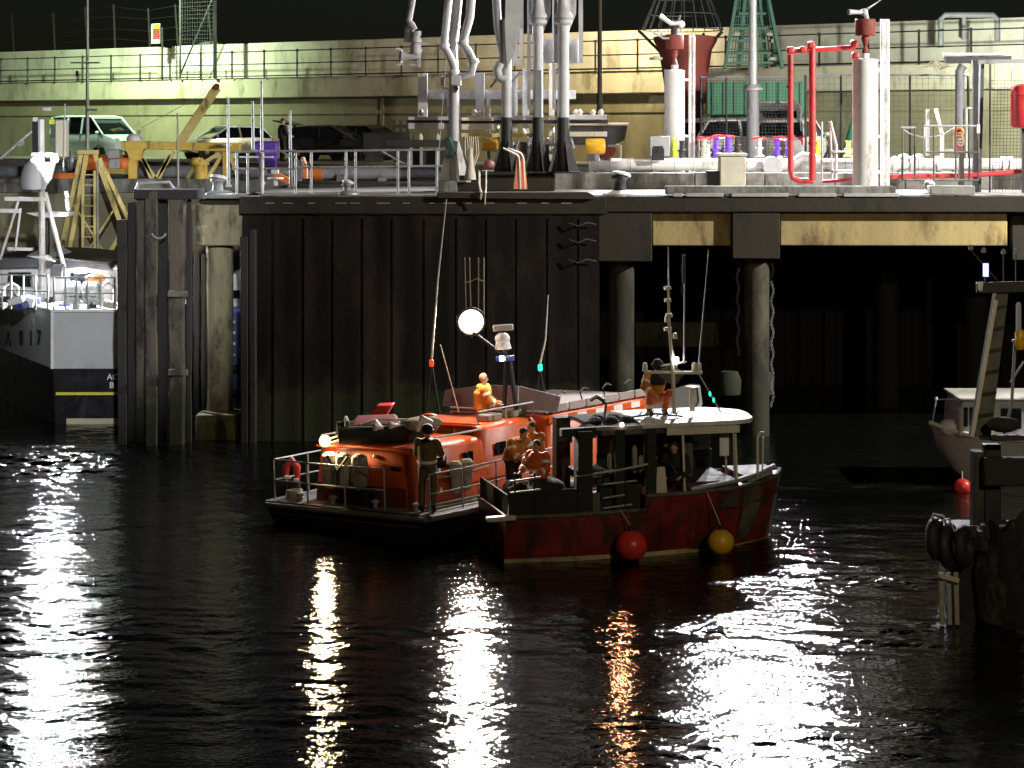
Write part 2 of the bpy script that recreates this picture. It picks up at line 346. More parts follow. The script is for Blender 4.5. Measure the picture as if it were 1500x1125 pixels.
        return o
def rootm(o):
    m = Matrix.Identity(4)
    while o is not None:
        m = Matrix.LocRotScale(o.location, o.rotation_euler, o.scale) @ m; o = o.parent
    return m
USED_LABELS = set()
def tag(o, label, cat, group=None):
    o['label'] = label; o['category'] = cat
    if group: o['group'] = group
    n = len(label.split())
    if n > 16 or n < 4: print('LABEL LENGTH', n, label)
    if label in USED_LABELS and not group: print('SAME LABEL', label)
    USED_LABELS.add(label)
    return o
def thing(name, label, cat, loc=(0, 0, 0), rz=0.0, group=None, rx=0.0):
    o = bpy.data.objects.new(name, None); C.objects.link(o); o.empty_display_size = 0.3
    o.location = loc; o.rotation_euler = (rx, 0, rz)
    return tag(o, label, cat, group)
def struct(name, mb, m):
    o = mb.build(name, m); o['kind'] = 'structure'; return o
def clone(o, parent=None):
    c = o.copy(); C.objects.link(c)
    if parent is not None: c.parent = parent
    for ch in [q for q in o.children]: clone(ch, c)
    return c
def text_mesh(name, txt, size, material, parent, mtx, depth=0.012):
    cu = bpy.data.curves.new(name, 'FONT'); cu.body = txt; cu.size = size; cu.extrude = depth; cu.align_x = 'LEFT'; cu.offset = 0.012 * size
    t = bpy.data.objects.new(name + '_tmp', cu); C.objects.link(t)
    dg = bpy.context.evaluated_depsgraph_get(); me = bpy.data.meshes.new_from_object(t.evaluated_get(dg))
    bpy.data.objects.remove(t); bpy.data.curves.remove(cu)
    o = bpy.data.objects.new(name, me); C.objects.link(o); me.materials.clear(); me.materials.append(material)
    o.parent = parent; o.matrix_local = mtx
    return o
# ------------------------------------------------------------------ water: one sheet, rippled where it can be seen
def axis(fine0, fine1, step, far0, far1, grow=1.35):
    a = list(np.arange(fine0, fine1 + 1e-6, step)); s = step; q = a[-1]
    while q < far1: s *= grow; q += s; a.append(q)
    s = step; q = a[0]; pre = []
    while q > far0: s *= grow; q -= s; pre.append(q)
    return np.array(pre[::-1] + a)
def build_water():
    ax = axis(-15.0, 13.5, 0.05, -900, 900); ay = axis(25.5, 59.0, 0.042, -60, 1400)
    X, Y = np.meshgrid(ax, ay)
    dx = np.gradient(ax); dy = np.gradient(ay)
    cell = np.maximum(dx[None, :], dy[:, None])
    r = np.random.RandomState(11)
    Zw = np.zeros_like(X)
    n = 80
    lam = np.exp(r.uniform(np.log(0.17), np.log(1.7), n))
    th = r.normal(R(86), R(27), n); ph = r.uniform(0, 2 * np.pi, n)
    wgt = lam ** -0.25
    wgt *= 0.088 / np.sqrt((wgt ** 2).sum() / 2)          # rms slope
    gust = 0.75 + 0.35 * np.sin(X * 0.31 + 0.8 * np.sin(Y * 0.23)) * np.sin(Y * 0.52 + 1.1 * np.sin(X * 0.19 + 1.0)) \
        + 0.22 * np.sin(Y * 1.35 + 0.7 * np.sin(X * 0.42))
    for l, t, p_, s_ in zip(lam, th, ph, wgt):
        k = 2 * np.pi / l
        a = s_ / k
        fade = np.clip((l / cell - 2.5) / 2.0, 0, 1)
        Zw += a * fade * np.sin(k * (X * np.cos(t) + Y * np.sin(t)) + p_)
    gust = gust + 2.2 * np.exp(-(((X + 12.0) / 2.6) ** 4 + ((Y - 51.5) / 3.0) ** 4)) + 1.5 * np.exp(-(((X - 5.2) / 3.0) ** 2 + ((Y - 38.2) / 0.9) ** 2)) + 0.5 * np.exp(-(((X - 5.2) / 4.0) ** 2 + ((Y - 34.0) / 1.2) ** 2))
    lee = 1 - 0.75 * np.exp(-(((X - 1.2) / 5.2) ** 4 + ((Y - 37.6) / 2.3) ** 4))   # sheltered strip in front of the boats
    Zw *= np.clip(gust, 0.25, 5.4) * lee
    ny, nx = X.shape
    me = bpy.data.meshes.new('water')
    me.vertices.add(nx * ny)
    me.vertices.foreach_set('co', np.stack([X, Y, Zw], -1).astype(np.float32).ravel())
    i = np.arange(ny - 1)[:, None] * nx + np.arange(nx - 1)[None, :]
    q = np.stack([i, i + 1, i + 1 + nx, i + nx], -1).reshape(-1, 4).astype(np.int32)
    me.loops.add(q.size); me.loops.foreach_set('vertex_index', q.ravel())
    me.polygons.add(len(q)); me.polygons.foreach_set('loop_start', np.arange(0, q.size, 4, dtype=np.int32))
    me.polygons.foreach_set('loop_total', np.full(len(q), 4, dtype=np.int32))
    me.polygons.foreach_set('use_smooth', np.ones(len(q), dtype=bool))
    me.update(); me.validate()
    m, nt, p = newmat('water'); N, L = nt.nodes, nt.links
    p.inputs['Base Color'].default_value = (0.0035, 0.0042, 0.0037, 1); p.inputs['Roughness'].default_value = 0.05; p.inputs['IOR'].default_value = 1.33
    tc = N.new('ShaderNodeTexCoord'); mp = N.new('ShaderNodeMapping'); mp.inputs['Scale'].default_value = (7, 18, 7); L.new(tc.outputs['Object'], mp.inputs[0])
    nz = N.new('ShaderNodeTexNoise'); nz.inputs['Scale'].default_value = 1.0; nz.inputs['Detail'].default_value = 2; L.new(mp.outputs[0], nz.inputs['Vector'])
    b = N.new('ShaderNodeBump'); b.inputs['Strength'].default_value = 1.0; b.inputs['Distance'].default_value = 0.010; L.new(nz.outputs[0], b.inputs['Height']); L.new(b.outputs[0], p.inputs['Normal'])
    me.materials.append(m)
    o = bpy.data.objects.new('water', me); C.objects.link(o); o['kind'] = 'structure'
build_water()

# ------------------------------------------------------------------ quay deck (L-shaped slab), concrete wharf front
FRONT, BACK, WX = 55.2, 74.0, -7.35
XR = 27.0
deck = MB().prism([(-70, BACK, DECK - .5), (WX, BACK, DECK - .5), (WX, FRONT + .25, DECK - .5), (XR, FRONT + .25, DECK - .5), (XR, WALLY(XR) + 2, DECK - .5), (-70, WALLY(-70) + 2, DECK - .5)], (0, 0, .5))
struct('quay_deck', deck, M['deck_concrete'])
# low landing behind the moored trawler
struct('landing_stage', MB().box(-40, WX - .1, 71.5, BACK - .05, -1.0, 1.0), M['kerb_concrete'])

# sheet pile wall
t = thing('sheet_pile_wall', 'tall black steel sheet pile quay wall behind the two boats', 'wall', (-2.6, FRONT, 0))
prof = []
x = WX
while x < 2.3:
    j_ = rng.uniform(-.05, .05); d_ = rng.uniform(.008, .03); prof += [(x, FRONT), (x + .12 + j_, FRONT + d_), (x + .42 + j_, FRONT + d_), (x + .54, FRONT)]; x += .84 + rng.uniform(-.04, .04)
    prof += []
prof = [p_ for p_ in prof]
mb = MB(); top, bot = DECK - .52, -1.5
mb.loft([[Vector((a, b, bot)) for a, b in prof], [Vector((a, b, top)) for a, b in prof]], caps=False, smooth=False, closed=False)
sp = mb.build('sheet_piling', M['sheet_steel'], t)
mb = MB()
for k in range(0, len(prof), 4):
    mb.box(prof[k][0] - .012, prof[k][0] + .02, FRONT - .022, FRONT - .002, bot, top - .1)
mb.build('interlock', M['sheet_steel'], t)
MB().box(WX, WX + .12, FRONT + .1, BACK, bot, DECK - .5).build('return_wall', M['sheet_steel'], t)
MB().box(WX - .1, 2.6, FRONT - .06, FRONT + .25, DECK - .5, DECK - .03).build('capping_beam', M['fascia'], t, bevel=.02)
mb = MB()
for k in range(14):
    xx = -6.8 + k * .62 + rng.uniform(-.2, .2); mb.box(xx, xx + rng.uniform(.12, .4), FRONT - .075, FRONT - .062, DECK - .22, DECK - .19)
mb.build('steel_strap', M['grey_paint'], t)
mb = MB()
for zz in (5.95, 5.5, 4.95):
    mb.tube([(1.55, FRONT - .1, zz), (1.8, FRONT - .16, zz - .08), (2.05, FRONT - .14, zz + .02), (2.3, FRONT - .1, zz - .04)], .022, 6)
mb.build('hanging_chain', M['pile_timber'], t)
# stepped fender piles at the wall's left corner
for nm, x0, x1, zt, lb in (('fender_pile', WX - .02, WX + .2, PZ(346, 54.9), 'short black fender pile at the left corner of the sheet pile wall'),
                           ('fender_pile', WX + .22, WX + .4, PZ(336, 54.9), 'black fender pile one step taller beside the corner fender pile')):
    tag(MB().box(x0, x1, 54.75, 55.08, -1.5, zt).build(nm, M['pile_dark'], bevel=.03), lb, 'fender pile', 'fender piles at the wall corner')

# open piled wharf on the right
t = thing('wharf_front', 'concrete wharf front on round columns with yellowish lit beams', 'wharf', (9, FRONT, 0))
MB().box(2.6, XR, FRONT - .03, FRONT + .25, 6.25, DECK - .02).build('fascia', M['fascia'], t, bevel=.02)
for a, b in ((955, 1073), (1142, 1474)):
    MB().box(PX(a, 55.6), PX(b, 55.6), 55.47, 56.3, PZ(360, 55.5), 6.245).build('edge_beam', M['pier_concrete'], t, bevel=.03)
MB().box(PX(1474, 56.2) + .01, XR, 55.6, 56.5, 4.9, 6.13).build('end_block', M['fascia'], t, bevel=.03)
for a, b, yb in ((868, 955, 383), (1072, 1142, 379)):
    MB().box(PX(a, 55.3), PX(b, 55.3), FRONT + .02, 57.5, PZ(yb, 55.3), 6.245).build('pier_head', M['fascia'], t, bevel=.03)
for a in (910, 1108):
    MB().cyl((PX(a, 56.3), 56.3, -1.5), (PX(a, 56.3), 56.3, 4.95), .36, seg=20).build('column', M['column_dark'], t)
for a in (1300, 1430):
    MB().cyl((PX(a, 62), 62, -1.5), (PX(a, 62), 62, 6.1), .36, seg=16).build('column', M['pile_dark'], t)
MB().box(PX(930, 59.5), PX(1085, 59.5), 59.4, 59.8, PZ(508, 59.5), PZ(472, 59.5)).build('cross_brace', M['column_dark'], t, bevel=.03)
for a in (1068, 1116):
    MB().lathe([(.2, 0), (.34, .1), (.36, .5), (.25, .75)], (PX(a, 58.5), 58.5, PZ(582, 58.5)), seg=12).build('pile_stub', M['column_dark'], t)
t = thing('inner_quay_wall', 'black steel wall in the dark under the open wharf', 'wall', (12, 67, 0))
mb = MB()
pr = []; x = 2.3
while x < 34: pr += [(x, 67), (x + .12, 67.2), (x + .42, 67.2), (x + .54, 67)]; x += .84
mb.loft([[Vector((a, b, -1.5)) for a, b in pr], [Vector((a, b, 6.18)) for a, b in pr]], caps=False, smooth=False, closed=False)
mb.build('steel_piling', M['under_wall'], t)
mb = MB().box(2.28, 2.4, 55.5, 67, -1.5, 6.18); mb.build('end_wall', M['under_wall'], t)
# wet chains hanging under the wharf
for a, y0, y1, D_, lb in ((1081, 384, 520, 56.6, 'pale wet chain hanging left of the second wharf column'), (1131, 388, 598, 56.6, 'long pale wet chain hanging right of the second wharf column'),
                          (1000, 372, 430, 58, 'short pale chain hanging under the yellow beam')):
    mb = MB(); z = PZ(y0, D_); k = 0
    while z > PZ(y1, D_):
        mb.torus((PX(a, D_) + .03 * math.sin(k * .6), D_, z), .034, .010, (1, 0, 0) if k % 2 else (0, 1, 0), 8, 5); z -= .056; k += 1
    tag(mb.build('hanging_chain', M['grey_paint']), lb, 'chain')

# ------------------------------------------------------------------ harbour wall with ledge and parapet
dv = Vector((1, -0.72, 0)).normalized(); nv = Vector((-0.72, -1, 0)).normalized(); up = Vector((0, 0, 1))
def wallpt(s, out, z): return Vector((0, 85, 0)) + dv * s + nv * out + up * z      # s metres along the wall, out metres in front of it
def wall_s(px):                                                              # distance along the wall seen at pixel column px
    kx = (px - 750) / FPX; x = kx * 85 / (1 + .72 * kx); return x / dv.x
def wbox(mb, s0, s1, o0, o1, z0, z1):
    q = [wallpt(s, o, z) for z in (z0, z1) for s, o in ((s0, o0), (s1, o0), (s1, o1), (s0, o1))]
    return mb.add(q, [(3, 2, 1, 0), (4, 5, 6, 7), (0, 1, 5, 4), (1, 2, 6, 5), (2, 3, 7, 6), (3, 0, 4, 7)])
S0, S1 = -70.0, 42.0
t = thing('harbour_wall', 'long pale concrete breakwater wall with a ledge and parapet', 'wall', wallpt(0, 0, DECK))
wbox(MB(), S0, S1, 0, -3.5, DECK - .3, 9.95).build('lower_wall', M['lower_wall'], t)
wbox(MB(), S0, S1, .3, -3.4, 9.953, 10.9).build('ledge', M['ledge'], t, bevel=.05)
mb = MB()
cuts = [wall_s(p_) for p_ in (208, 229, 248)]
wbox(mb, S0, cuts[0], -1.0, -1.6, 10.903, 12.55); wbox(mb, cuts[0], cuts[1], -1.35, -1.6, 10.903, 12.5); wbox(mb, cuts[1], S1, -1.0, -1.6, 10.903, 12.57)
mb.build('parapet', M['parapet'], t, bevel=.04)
mb = MB(); wbox(mb, S0, S1, .06, .003, 9.2, 9.35); mb.build('string_course', M['lower_wall'], t)
for px in (880, 1150, 560):
    s = wall_s(px); wbox(MB(), s - .1, s + .1, .05, .004, DECK, 9.94).build('joint_strip', M['lower_wall'], t)
# walkway railing
t = thing('walkway_railing', 'black railing along the ledge of the harbour wall', 'railing', wallpt(0, .4, 10.9))
s = -42.0; 
while s < 34:
    mb = MB().cyl(wallpt(s, .4, 10.88), wallpt(s, .4, 12.12), .045, seg=6); mb.ball(wallpt(s, .4, 12.1), .07, 6, 5); mb.ball(wallpt(s, .4, 11.52), .065, 6, 5)
    mb.build('post', M['black_paint'], t); s += 2.02
for z in (12.1, 11.52, 10.97):
    MB().cyl(wallpt(-60, .4, z), wallpt(40, .4, z), .028 if z > 11 else .035, seg=6).build('rail', M['black_paint'], t)
# raised roadway strip along the foot of the wall, quay face behind the trawler
rw = MB(); wbox(rw, S0, S1 - 8, 11.0, .02, DECK + .004, DECK + .5); struct('roadway', rw, M['deck_concrete'])
t = thing('basin_wall', 'dim stained concrete quay face behind the yellow trestle', 'wall', (-20, BACK, 0)); MB().box(-60, WX - .02, BACK + .02, BACK + .5, -1.2, DECK - .503).build('face', M['lower_wall'], t)
MB().box(-60, WX - .02, BACK - .08, BACK + .01, DECK - .5, DECK - .004).build('coping', M['kerb_concrete'], t, bevel=.02)
# barbed wire fence on the wall top
t = thing('barbed_wire_fence', 'rusty barbed wire fence with leaning posts on the wall top', 'fence', wallpt(-28, -2.4, 12.4))
tops = []
for px, lean in ((-30, -.3), (30, -.25), (78, -.3), (118, -.2), (170, -.25), (212, -.35), (262, -.4)):
    s = wall_s(px); b = wallpt(s, -2.4, 10.9); e = wallpt(s + lean, -2.4, 14.6 + rng.uniform(-.3, .3)); tops.append((b, e))
    MB().beam(b, e, .09).build('post', M['pile_dark'], t)
for f in (.55, .7, .85, .97):
    mb = MB()
    mb.tube([b.lerp(e, f) + Vector((0, 0, rng.uniform(-.06, .06))) for b, e in tops], .014, 5); mb.build('wire', M['dark_steel'], t)
# sign with lines of text on a post
s = wall_s(238.5)
t = thing('warning_sign', 'tall sign, yellow top and red panel, on the breakwater wall', 'sign', wallpt(s, .35, 10.9))
MB().cyl(wallpt(s + .32, .35, 10.9), wallpt(s + .32, .35, 13.4), .05, seg=8).build('post', M['black_paint'], t)
def wsign(mb, a, b, o, z0, z1): return wbox(mb, s + a, s + b, o, o - .02, z0, z1)
wsign(MB(), -.33, .27, .45, 12.62, 13.58).build('board', M['hull_dim_grey'], t)
wsign(MB(), -.18, .26, .475, 13.34, 13.54).build('yellow_band', M['sign_yellow'], t)
wsign(MB(), -.18, .26, .475, 12.84, 13.33).build('red_panel', M['sign_red'], t)
mb = MB()
for k in range(5): wsign(mb, -.14, .22 - .07 * (k % 2), .5, 13.25 - k * .09, 13.268 - k * .09)
mb.build('text_line', M['dull_pink'], t)
wsign(MB(), -.18, .26, .475, 12.66, 12.83).build('grey_band', M['grey_paint'], t)
# gate frame on the ledge
sa, sb = wall_s(274), wall_s(325)
t = thing('walkway_gate', 'tall dark gate frame with diagonal braces on the ledge', 'gate', wallpt((sa + sb) / 2, .45, 10.9))
for s in (sa, sb): MB().beam(wallpt(s, .45, 10.9), wallpt(s, .45, 14.9), .09 if s == sa else .16).build('upright', M['black_paint'], t)
MB().beam(wallpt(sa, .45, 14.85), wallpt(sb, .45, 14.85), .07).build('top_bar', M['dark_steel'], t)
MB().beam(wallpt(sa, .45, 11.1), wallpt(sb, .45, 11.1), .06).build('bottom_bar', M['black_paint'], t)
MB().beam(wallpt(sa, .42, 11.15), wallpt(sb - .15, .42, 14.7), .06).build('brace', M['black_paint'], t)
mb = MB()
for k in range(1, 14): a = sa + (sb - sa) * k / 14; mb.beam(wallpt(a, .46, 12.6), wallpt(a, .46, 14.8), .012)
for k in range(12): mb.beam(wallpt(sa, .46, 12.6 + k * .19), wallpt(sb, .46, 12.6 + k * .19), .012)
mb.build('mesh_panel', M['dark_steel'], t)

# ------------------------------------------------------------------ timber dolphin and isolated pier column on the left
t = thing('timber_dolphin', 'cluster of tall weathered timber piles left of the quay wall', 'mooring piles', (PX(228, 55), 55, 0))
def pile(a, b, ytop, D_, m, sq=True):
    x0, x1 = PX(a, D_), PX(b, D_); mb = MB()
    w = x1 - x0; zt = PZ(ytop, D_); n = 9
    rings = []
    for i in range(n):
        z = -1.5 + (zt + 1.5) * i / (n - 1); j = lambda: rng.uniform(-.018, .018)
        rings.append([Vector((x0 + j(), D_ - w / 2 + j(), z)), Vector((x1 + j(), D_ - w / 2 + j(), z)), Vector((x1 + j(), D_ + w / 2, z)), Vector((x0 + j(), D_ + w / 2, z))])
    mb.loft(rings, smooth=False); return mb.build('pile', m, t, bevel=.025)
pile(173, 187, 322, 54.6, M['pile_dark']); pile(187, 199, 296, 55.1, M['pile_dark']); pile(200, 212, 280, 54.7, M['pile_timber'])
pile(214, 231, 280, 54.5, M['pile_timber']); pile(232, 246, 282, 55.3, M['pile_dark']); pile(249, 270, 290, 54.6, M['pile_timber'])  # middle dark pile stands in for the shaded gap between timbers
pile(273, 281, 292, 55.0, M['pile_dark']); pile(284, 292, 372, 56.0, M['pile_timber']); pile(295, 301, 372, 56.3, M['pile_timber'])
MB().box(PX(196, 54.4), PX(290, 54.4), 54.35, 55.7, PZ(292, 54.4), PZ(278, 54.4)).build('cap_beam', M['pile_dark'], t, bevel=.03)
for y_ in (430, 545): MB().box(PX(246, 54.2), PX(275, 54.2), 54.12, 54.3, PZ(y_ + 5, 54.2), PZ(y_ - 4, 54.2)).build('crossbar', M['worn_grey'], t, bevel=.02)
MB().torus((PX(233, 54.25), 54.2, PZ(338, 54.25)), .2, .028, (0, 1, 0), 14, 6, 200, 340).build('chain_loop', M['grey_paint'], t)
MB().tube([P(200, 277, 54.9), P(203, 268, 54.9), P(248, 267, 54.9), P(255, 277, 54.9)], .045, 8).build('guard_hoop', M['galvanised'], t)
t = thing('pier_column', 'round concrete column with square head and base beside the piles', 'pier column', (PX(322, 56.3), 56.3, 0))
MB().box(PX(290, 55.4), PX(380, 55.4), 55.3, 57.6, PZ(291, 55.4), DECK).build('top_slab', M['kerb_concrete'], t, bevel=.03)
MB().box(PX(286, 55.6), PX(356, 55.6), 55.5, 57.2, PZ(360, 55.5), PZ(300, 55.5)).build('head', M['column_concrete'], t, bevel=.04)
MB().box(PX(292, 55.7), PX(370, 55.7), 55.7, 57.2, PZ(299.5, 55.5), PZ(292, 55.5)).build('neck', M['fascia'], t)
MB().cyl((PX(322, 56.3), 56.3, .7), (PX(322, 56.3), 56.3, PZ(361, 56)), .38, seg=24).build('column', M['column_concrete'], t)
MB().box(PX(288, 55.5), PX(352, 55.5), 55.3, 57.2, -1.2, PZ(608, 55.3)).build('base', M['column_concrete'], t, bevel=.05)
# ------------------------------------------------------------------ shared boat helpers
def hull_rings(st, yc, zb=-.75):
    rings = []
    for x, hb, zd, hw, rake in st:
        half = [(x, hb, zd), (x - rake * .35, hb * .78 + hw * .22, zd * .62), (x - rake * .7, hw + (hb - hw) * .25, zd * .25), (x - rake, hw, -.02), (x - rake * 1.15, hw * .7, zb * .6), (x - rake * 1.2, hw * .12, zb)]
        rings.append([Vector((a, yc - b, c)) for a, b, c in half] + [Vector((a, yc + b, c)) for a, b, c in half[::-1]])
    return rings
def deck_mesh(st, yc, drop, inset=.06, n0=0):
    mb = MB(); a = [Vector((x, yc - max(hb - inset, .01), zd - drop)) for x, hb, zd, hw, r_ in st[n0:]]; b = [Vector((x, yc + max(hb - inset, .01), zd - drop)) for x, hb, zd, hw, r_ in st[n0:]]
    mb.loft([[q, q - Vector((0, 0, .05)), w - Vector((0, 0, .05)), w] for q, w in zip(a, b)], smooth=False); return mb
def strake(st, yc, side, dz, r, out=.02, k=0.0, n0=0, n1=None):
    pts = []
    for x, hb, zd, hw, rake in st[n0:n1]:
        w = hb * (1 - k) + hw * k; pts.append(Vector((x - rake * k, yc + side * (w + out), zd * (1 - k) + dz)))
    return MB().tube(pts, r, 8)
def rail_run(root, pts, h, zs, r=.02, m='galvanised', skip=1, name='guard_rail', base=None):
    "stanchions at pts plus horizontal rails"
    for i, p_ in enumerate(pts):
        if i % skip == 0: MB().cyl(p_, Vector(p_) + Vector((0, 0, h)), r, seg=6).build('stanchion', M[m], root, world=False)
    for z in zs: MB().tube([Vector(q) + Vector((0, 0, z)) for q in pts], r * .9, 6).build(name, M[m], root, world=False)
def lx(o, D_x_px):  pass

# ------------------------------------------------------------------ orange lifeboat, stern towards us on the left
LD = 40.75
lb = thing('lifeboat', 'orange cabined rescue lifeboat with floodlit mast, stern to the left', 'lifeboat', (PX(634, LD), LD, 0), R(52), rx=R(-2.6))
LW, LYC = 4.75, 2.375
lst = [(0, 2.30, .70, 1.95, 0), (1.0, 2.375, .70, 2.1, 0), (3, 2.375, .72, 2.15, 0), (6, 2.375, .80, 2.1, 0), (8.5, 2.15, 1.0, 1.7, 0), (10.5, 1.65, 1.3, 1.05, .25), (12.3, .9, 1.65, .4, .55), (13.5, .08, 1.95, .02, 1.0)]
MB().loft(hull_rings(lst, LYC)).build('hull', M['lifeboat_navy'], lb, world=False)
deck_mesh(lst, LYC, -.002, .05).build('deck', M['lifeboat_grey'], lb, world=False)
for sd in (-1, 1): strake(lst, LYC, sd, -.06, .07, .02).build('rubbing_strake', M['lifeboat_grey'], lb, world=False)
MB().tube([(-.03, .1, .62), (-.05, LYC, .62), (-.03, LW - .1, .62)], .06, 8).build('stern_fender', M['lifeboat_grey'], lb, world=False)
MB().tube([(-.02, .22, .45), (-.04, LYC, .45), (-.02, LW - .22, .45)], .022, 6).build('boot_line', M['rusty_red'], lb, world=False)
# aft cabin
def cabin_box(x0, x1, y0, y1, z0, z1, lean=.12, r=.12):
    rings = []
    for z, k in ((z0, 0), (z1 - r, 1 - r / (z1 - z0)), (z1 - r * .3, 1), (z1, 1.0)):
        i = lean * k + (r * .35 if z > z1 - r * .5 else 0) + (r * .9 if z == z1 else 0)
        c = .22; a, b, p_, q = x0 + i, x1 - i, y0 + i, y1 - i
        rings.append([Vector(v) for v in ((a + c, p_, z), (b - c, p_, z), (b - c * .3, p_ + c * .3, z), (b, p_ + c, z), (b, q - c, z), (b - c * .3, q - c * .3, z), (b - c, q, z), (a + c, q, z), (a + c * .3, q - c * .3, z), (a, q - c, z), (a, p_ + c, z), (a + c * .3, p_ + c * .3, z))])
    return MB().loft(rings)
CX0, CX1, CY0, CY1, CZ = .55, 3.2, .92, 3.86, 1.92
aft = cabin_box(CX0, CX1, CY0, CY1, .70, CZ).build('aft_cabin', M['lifeboat_orange'], lb, world=False)
# dark-red lower band and panel lines on the aft face
MB().box(CX0 - .035, CX0 + .03, CY0 + .2, CY1 - .2, .72, 1.10).build('lower_band', M['rusty_red'], aft, world=False, bevel=.01)
for y_, z_ in ((3.35, 1.55), (1.45, 1.5)): MB().box(CX0 + .03, CX0 + .085, y_ - .13, y_ + .13, z_ - .05, z_ + .05).build('air_vent', M['rubber'], aft, world=False, bevel=.01)
for y_ in (3.1, 2.05): MB().ball((CX0 + .07, y_, 1.72), .045, 8, 6).build('deck_light', M['reflective'], aft, world=False)
MB().tube([(CX0 + .05, CY0 + .15, 1.86), (CX0 + .02, 2.4, 1.90), (CX0 + .05, CY1 - .15, 1.86)], .03, 8).build('grab_rail', M['lifeboat_orange'], aft, world=False)
# fender bags hanging on the aft face with a dark Y strap
mb = MB()
for y_ in (2.28, 2.72, 3.12):
    mb.lathe([(.1, 0), (.17, .08), (.2, .4), (.17, .7), (.08, .76)], (CX0 - .16, y_, 1.02), seg=12)
bags = mb.build('fender_bag', M['bag_cloth'], lb, world=False)
MB().tube([(CX0 - .36, 2.42, 1.74), (CX0 - .39, 2.72, 1.42), (CX0 - .38, 2.74, 1.08)], .035, 6).tube([(CX0 - .36, 3.02, 1.74), (CX0 - .39, 2.74, 1.42)], .035, 6).build('strap', M['rubber'], bags, world=False)
# side bags on the starboard cabin side
mb = MB()
for x_ in (1.75, 2.12): mb.lathe([(.05, 0), (.09, .05), (.14, .42), (.15, .62), (.1, .68)], (x_, CY0 - .12, .86), seg=10)
mb.build('fender_bag', M['bag_cloth'], lb, world=False)
for x_, z_ in ((1.55, 1.62), (1.45, .95), (2.35, .98), (1.4, 1.38)): MB().ball((x_, CY0 + .03, z_), (.05, .03, .07), 8, 6).build('reflector', M['reflective'], lb, world=False)
# boarding tube rail along cabin roof
for sd, y_ in ((-1, CY0 + .12), (1, CY1 - .12)):
    MB().tube([(CX0 + .2, y_, CZ), (CX0 + .25, y_, CZ + .14), (CX1 - .25, y_, CZ + .14), (CX1 - .2, y_, CZ)], .022, 6).build('roof_rail', M['galvanised'], lb, world=False)
# mid house with dark aft windows
mid = cabin_box(2.9, 5.2, 1.0, 3.75, .74, 2.12, .1).build('mid_house', M['lifeboat_orange'], lb, world=False)
for y_ in (1.28, 1.85, 2.42, 2.99):
    MB().box(2.945, 2.985, y_, y_ + .46, 1.84, 2.06).build('window', M['glass'], mid, world=False, bevel=.01)
MB().box(2.93, 3.1, 1.15, 3.6, 2.13, 2.175).build('roof_edge', M['lifeboat_orange'], mid, world=False, bevel=.01)
# wheelhouse with chequered roof edge
wh = cabin_box(5.0, 9.3, .78, 3.97, .8, 2.14, .1).build('wheelhouse', M['lifeboat_orange'], lb, world=False)
for k in range(11):
    x_ = 5.1 + k * .36
    MB().box(x_, x_ + .36, .81, .86, 1.94, 2.08).build('chequer', M['lifeboat_white' if k % 2 else 'lifeboat_orange'], wh, world=False)
for k in range(4):
    MB().box(5.35 + k * .95, 5.95 + k * .95, .80, .86, 1.42, 1.78).build('window', M['glass'], wh, world=False, bevel=.02)
MB().box(5.2, 9.2, .95, 3.8, 2.14, 2.20).build('roof', M['lifeboat_roof'], wh, world=False, bevel=.02)
for k in range(6): MB().box(5.3 + k * .66, 5.9 + k * .66, .86, .9, 2.16, 2.34).build('roof_coaming', M['lifeboat_roof'], wh, world=False, bevel=.01)
mb = MB()
for k in range(4): mb.tube([(5.6 + k * .9, .9, 2.34), (5.55 + k * .9, .92, 2.52), (5.75 + k * .9, .94, 2.6), (5.95 + k * .9, .96, 2.54)], .018, 6)
mb.build('hand_hold', M['black_paint'], wh, world=False)
MB().box(7.0, 7.22, .76, .80, 1.05, 1.62).build('white_panel', M['lifeboat_white'], wh, world=False)
MB().box(8.35, 8.5, .76, .80, 1.0, 1.85).build('white_panel', M['lifeboat_white'], wh, world=False)
# flying bridge screen (three slanted panels)
SX = 5.1
scr = MB()
for y0, y1, z0a, z1a, z0b, z1b in ((.55, 1.72, 2.22, 2.55, 2.22, 2.74), (1.72, 2.7, 2.22, 2.74, 2.22, 2.74), (2.7, 3.95, 2.22, 2.74, 2.22, 2.58)):
    scr.prism([(SX, y0 + .015, z0a), (SX + .12, y0 + .015, z1a), (SX + .12, y1 - .015, z1b), (SX, y1 - .015, z0b)], (.03, 0, 0))
scr.build('bridge_screen', M['perspex'], lb, world=False)
# mast, radar, aerials
tomast = rootm(lb).inverted()
def LL(px, py, D_): return tomast @ P(px, py, D_)
MD = 45.2
for a, b in (((738, 600), (742, 528)), ((757, 600), (746, 528))): MB().cyl(LL(a[0], a[1], MD), LL(b[0], b[1], MD), .055, seg=8).build('mast_leg', M['black_paint'], lb, world=False)
MB().cyl(LL(742, 532, MD), LL(740, 512, MD), .05, seg=8).cyl(LL(740, 522, MD), LL(692, 486, MD), .035, seg=8).cyl(LL(738, 516, MD), LL(736, 482, MD), .04, seg=8).build('mast_head', M['black_paint'], lb, world=False)
MB().cyl(LL(737, 511, MD), LL(736, 494, MD), .19, .13, seg=16).ball(LL(736, 496, MD), (.17, .17, .14), 14, 8).build('radar_dome', M['lifeboat_white'], lb, world=False)
MB().beam(LL(722, 481, MD), LL(752, 479, MD), .11, .14).build('radar_bar', M['lifeboat_white'], lb, world=False, bevel=.02)
MB().obox(LL(740, 525, MD - .1), (.32, .3, .12)).build('light_box', M['blue_paint'], lb, world=False, bevel=.02)
MB().obox(LL(735, 525, MD - .32), (.07, .06, .1)).build('box_lamp', M['e_white'], lb, world=False)
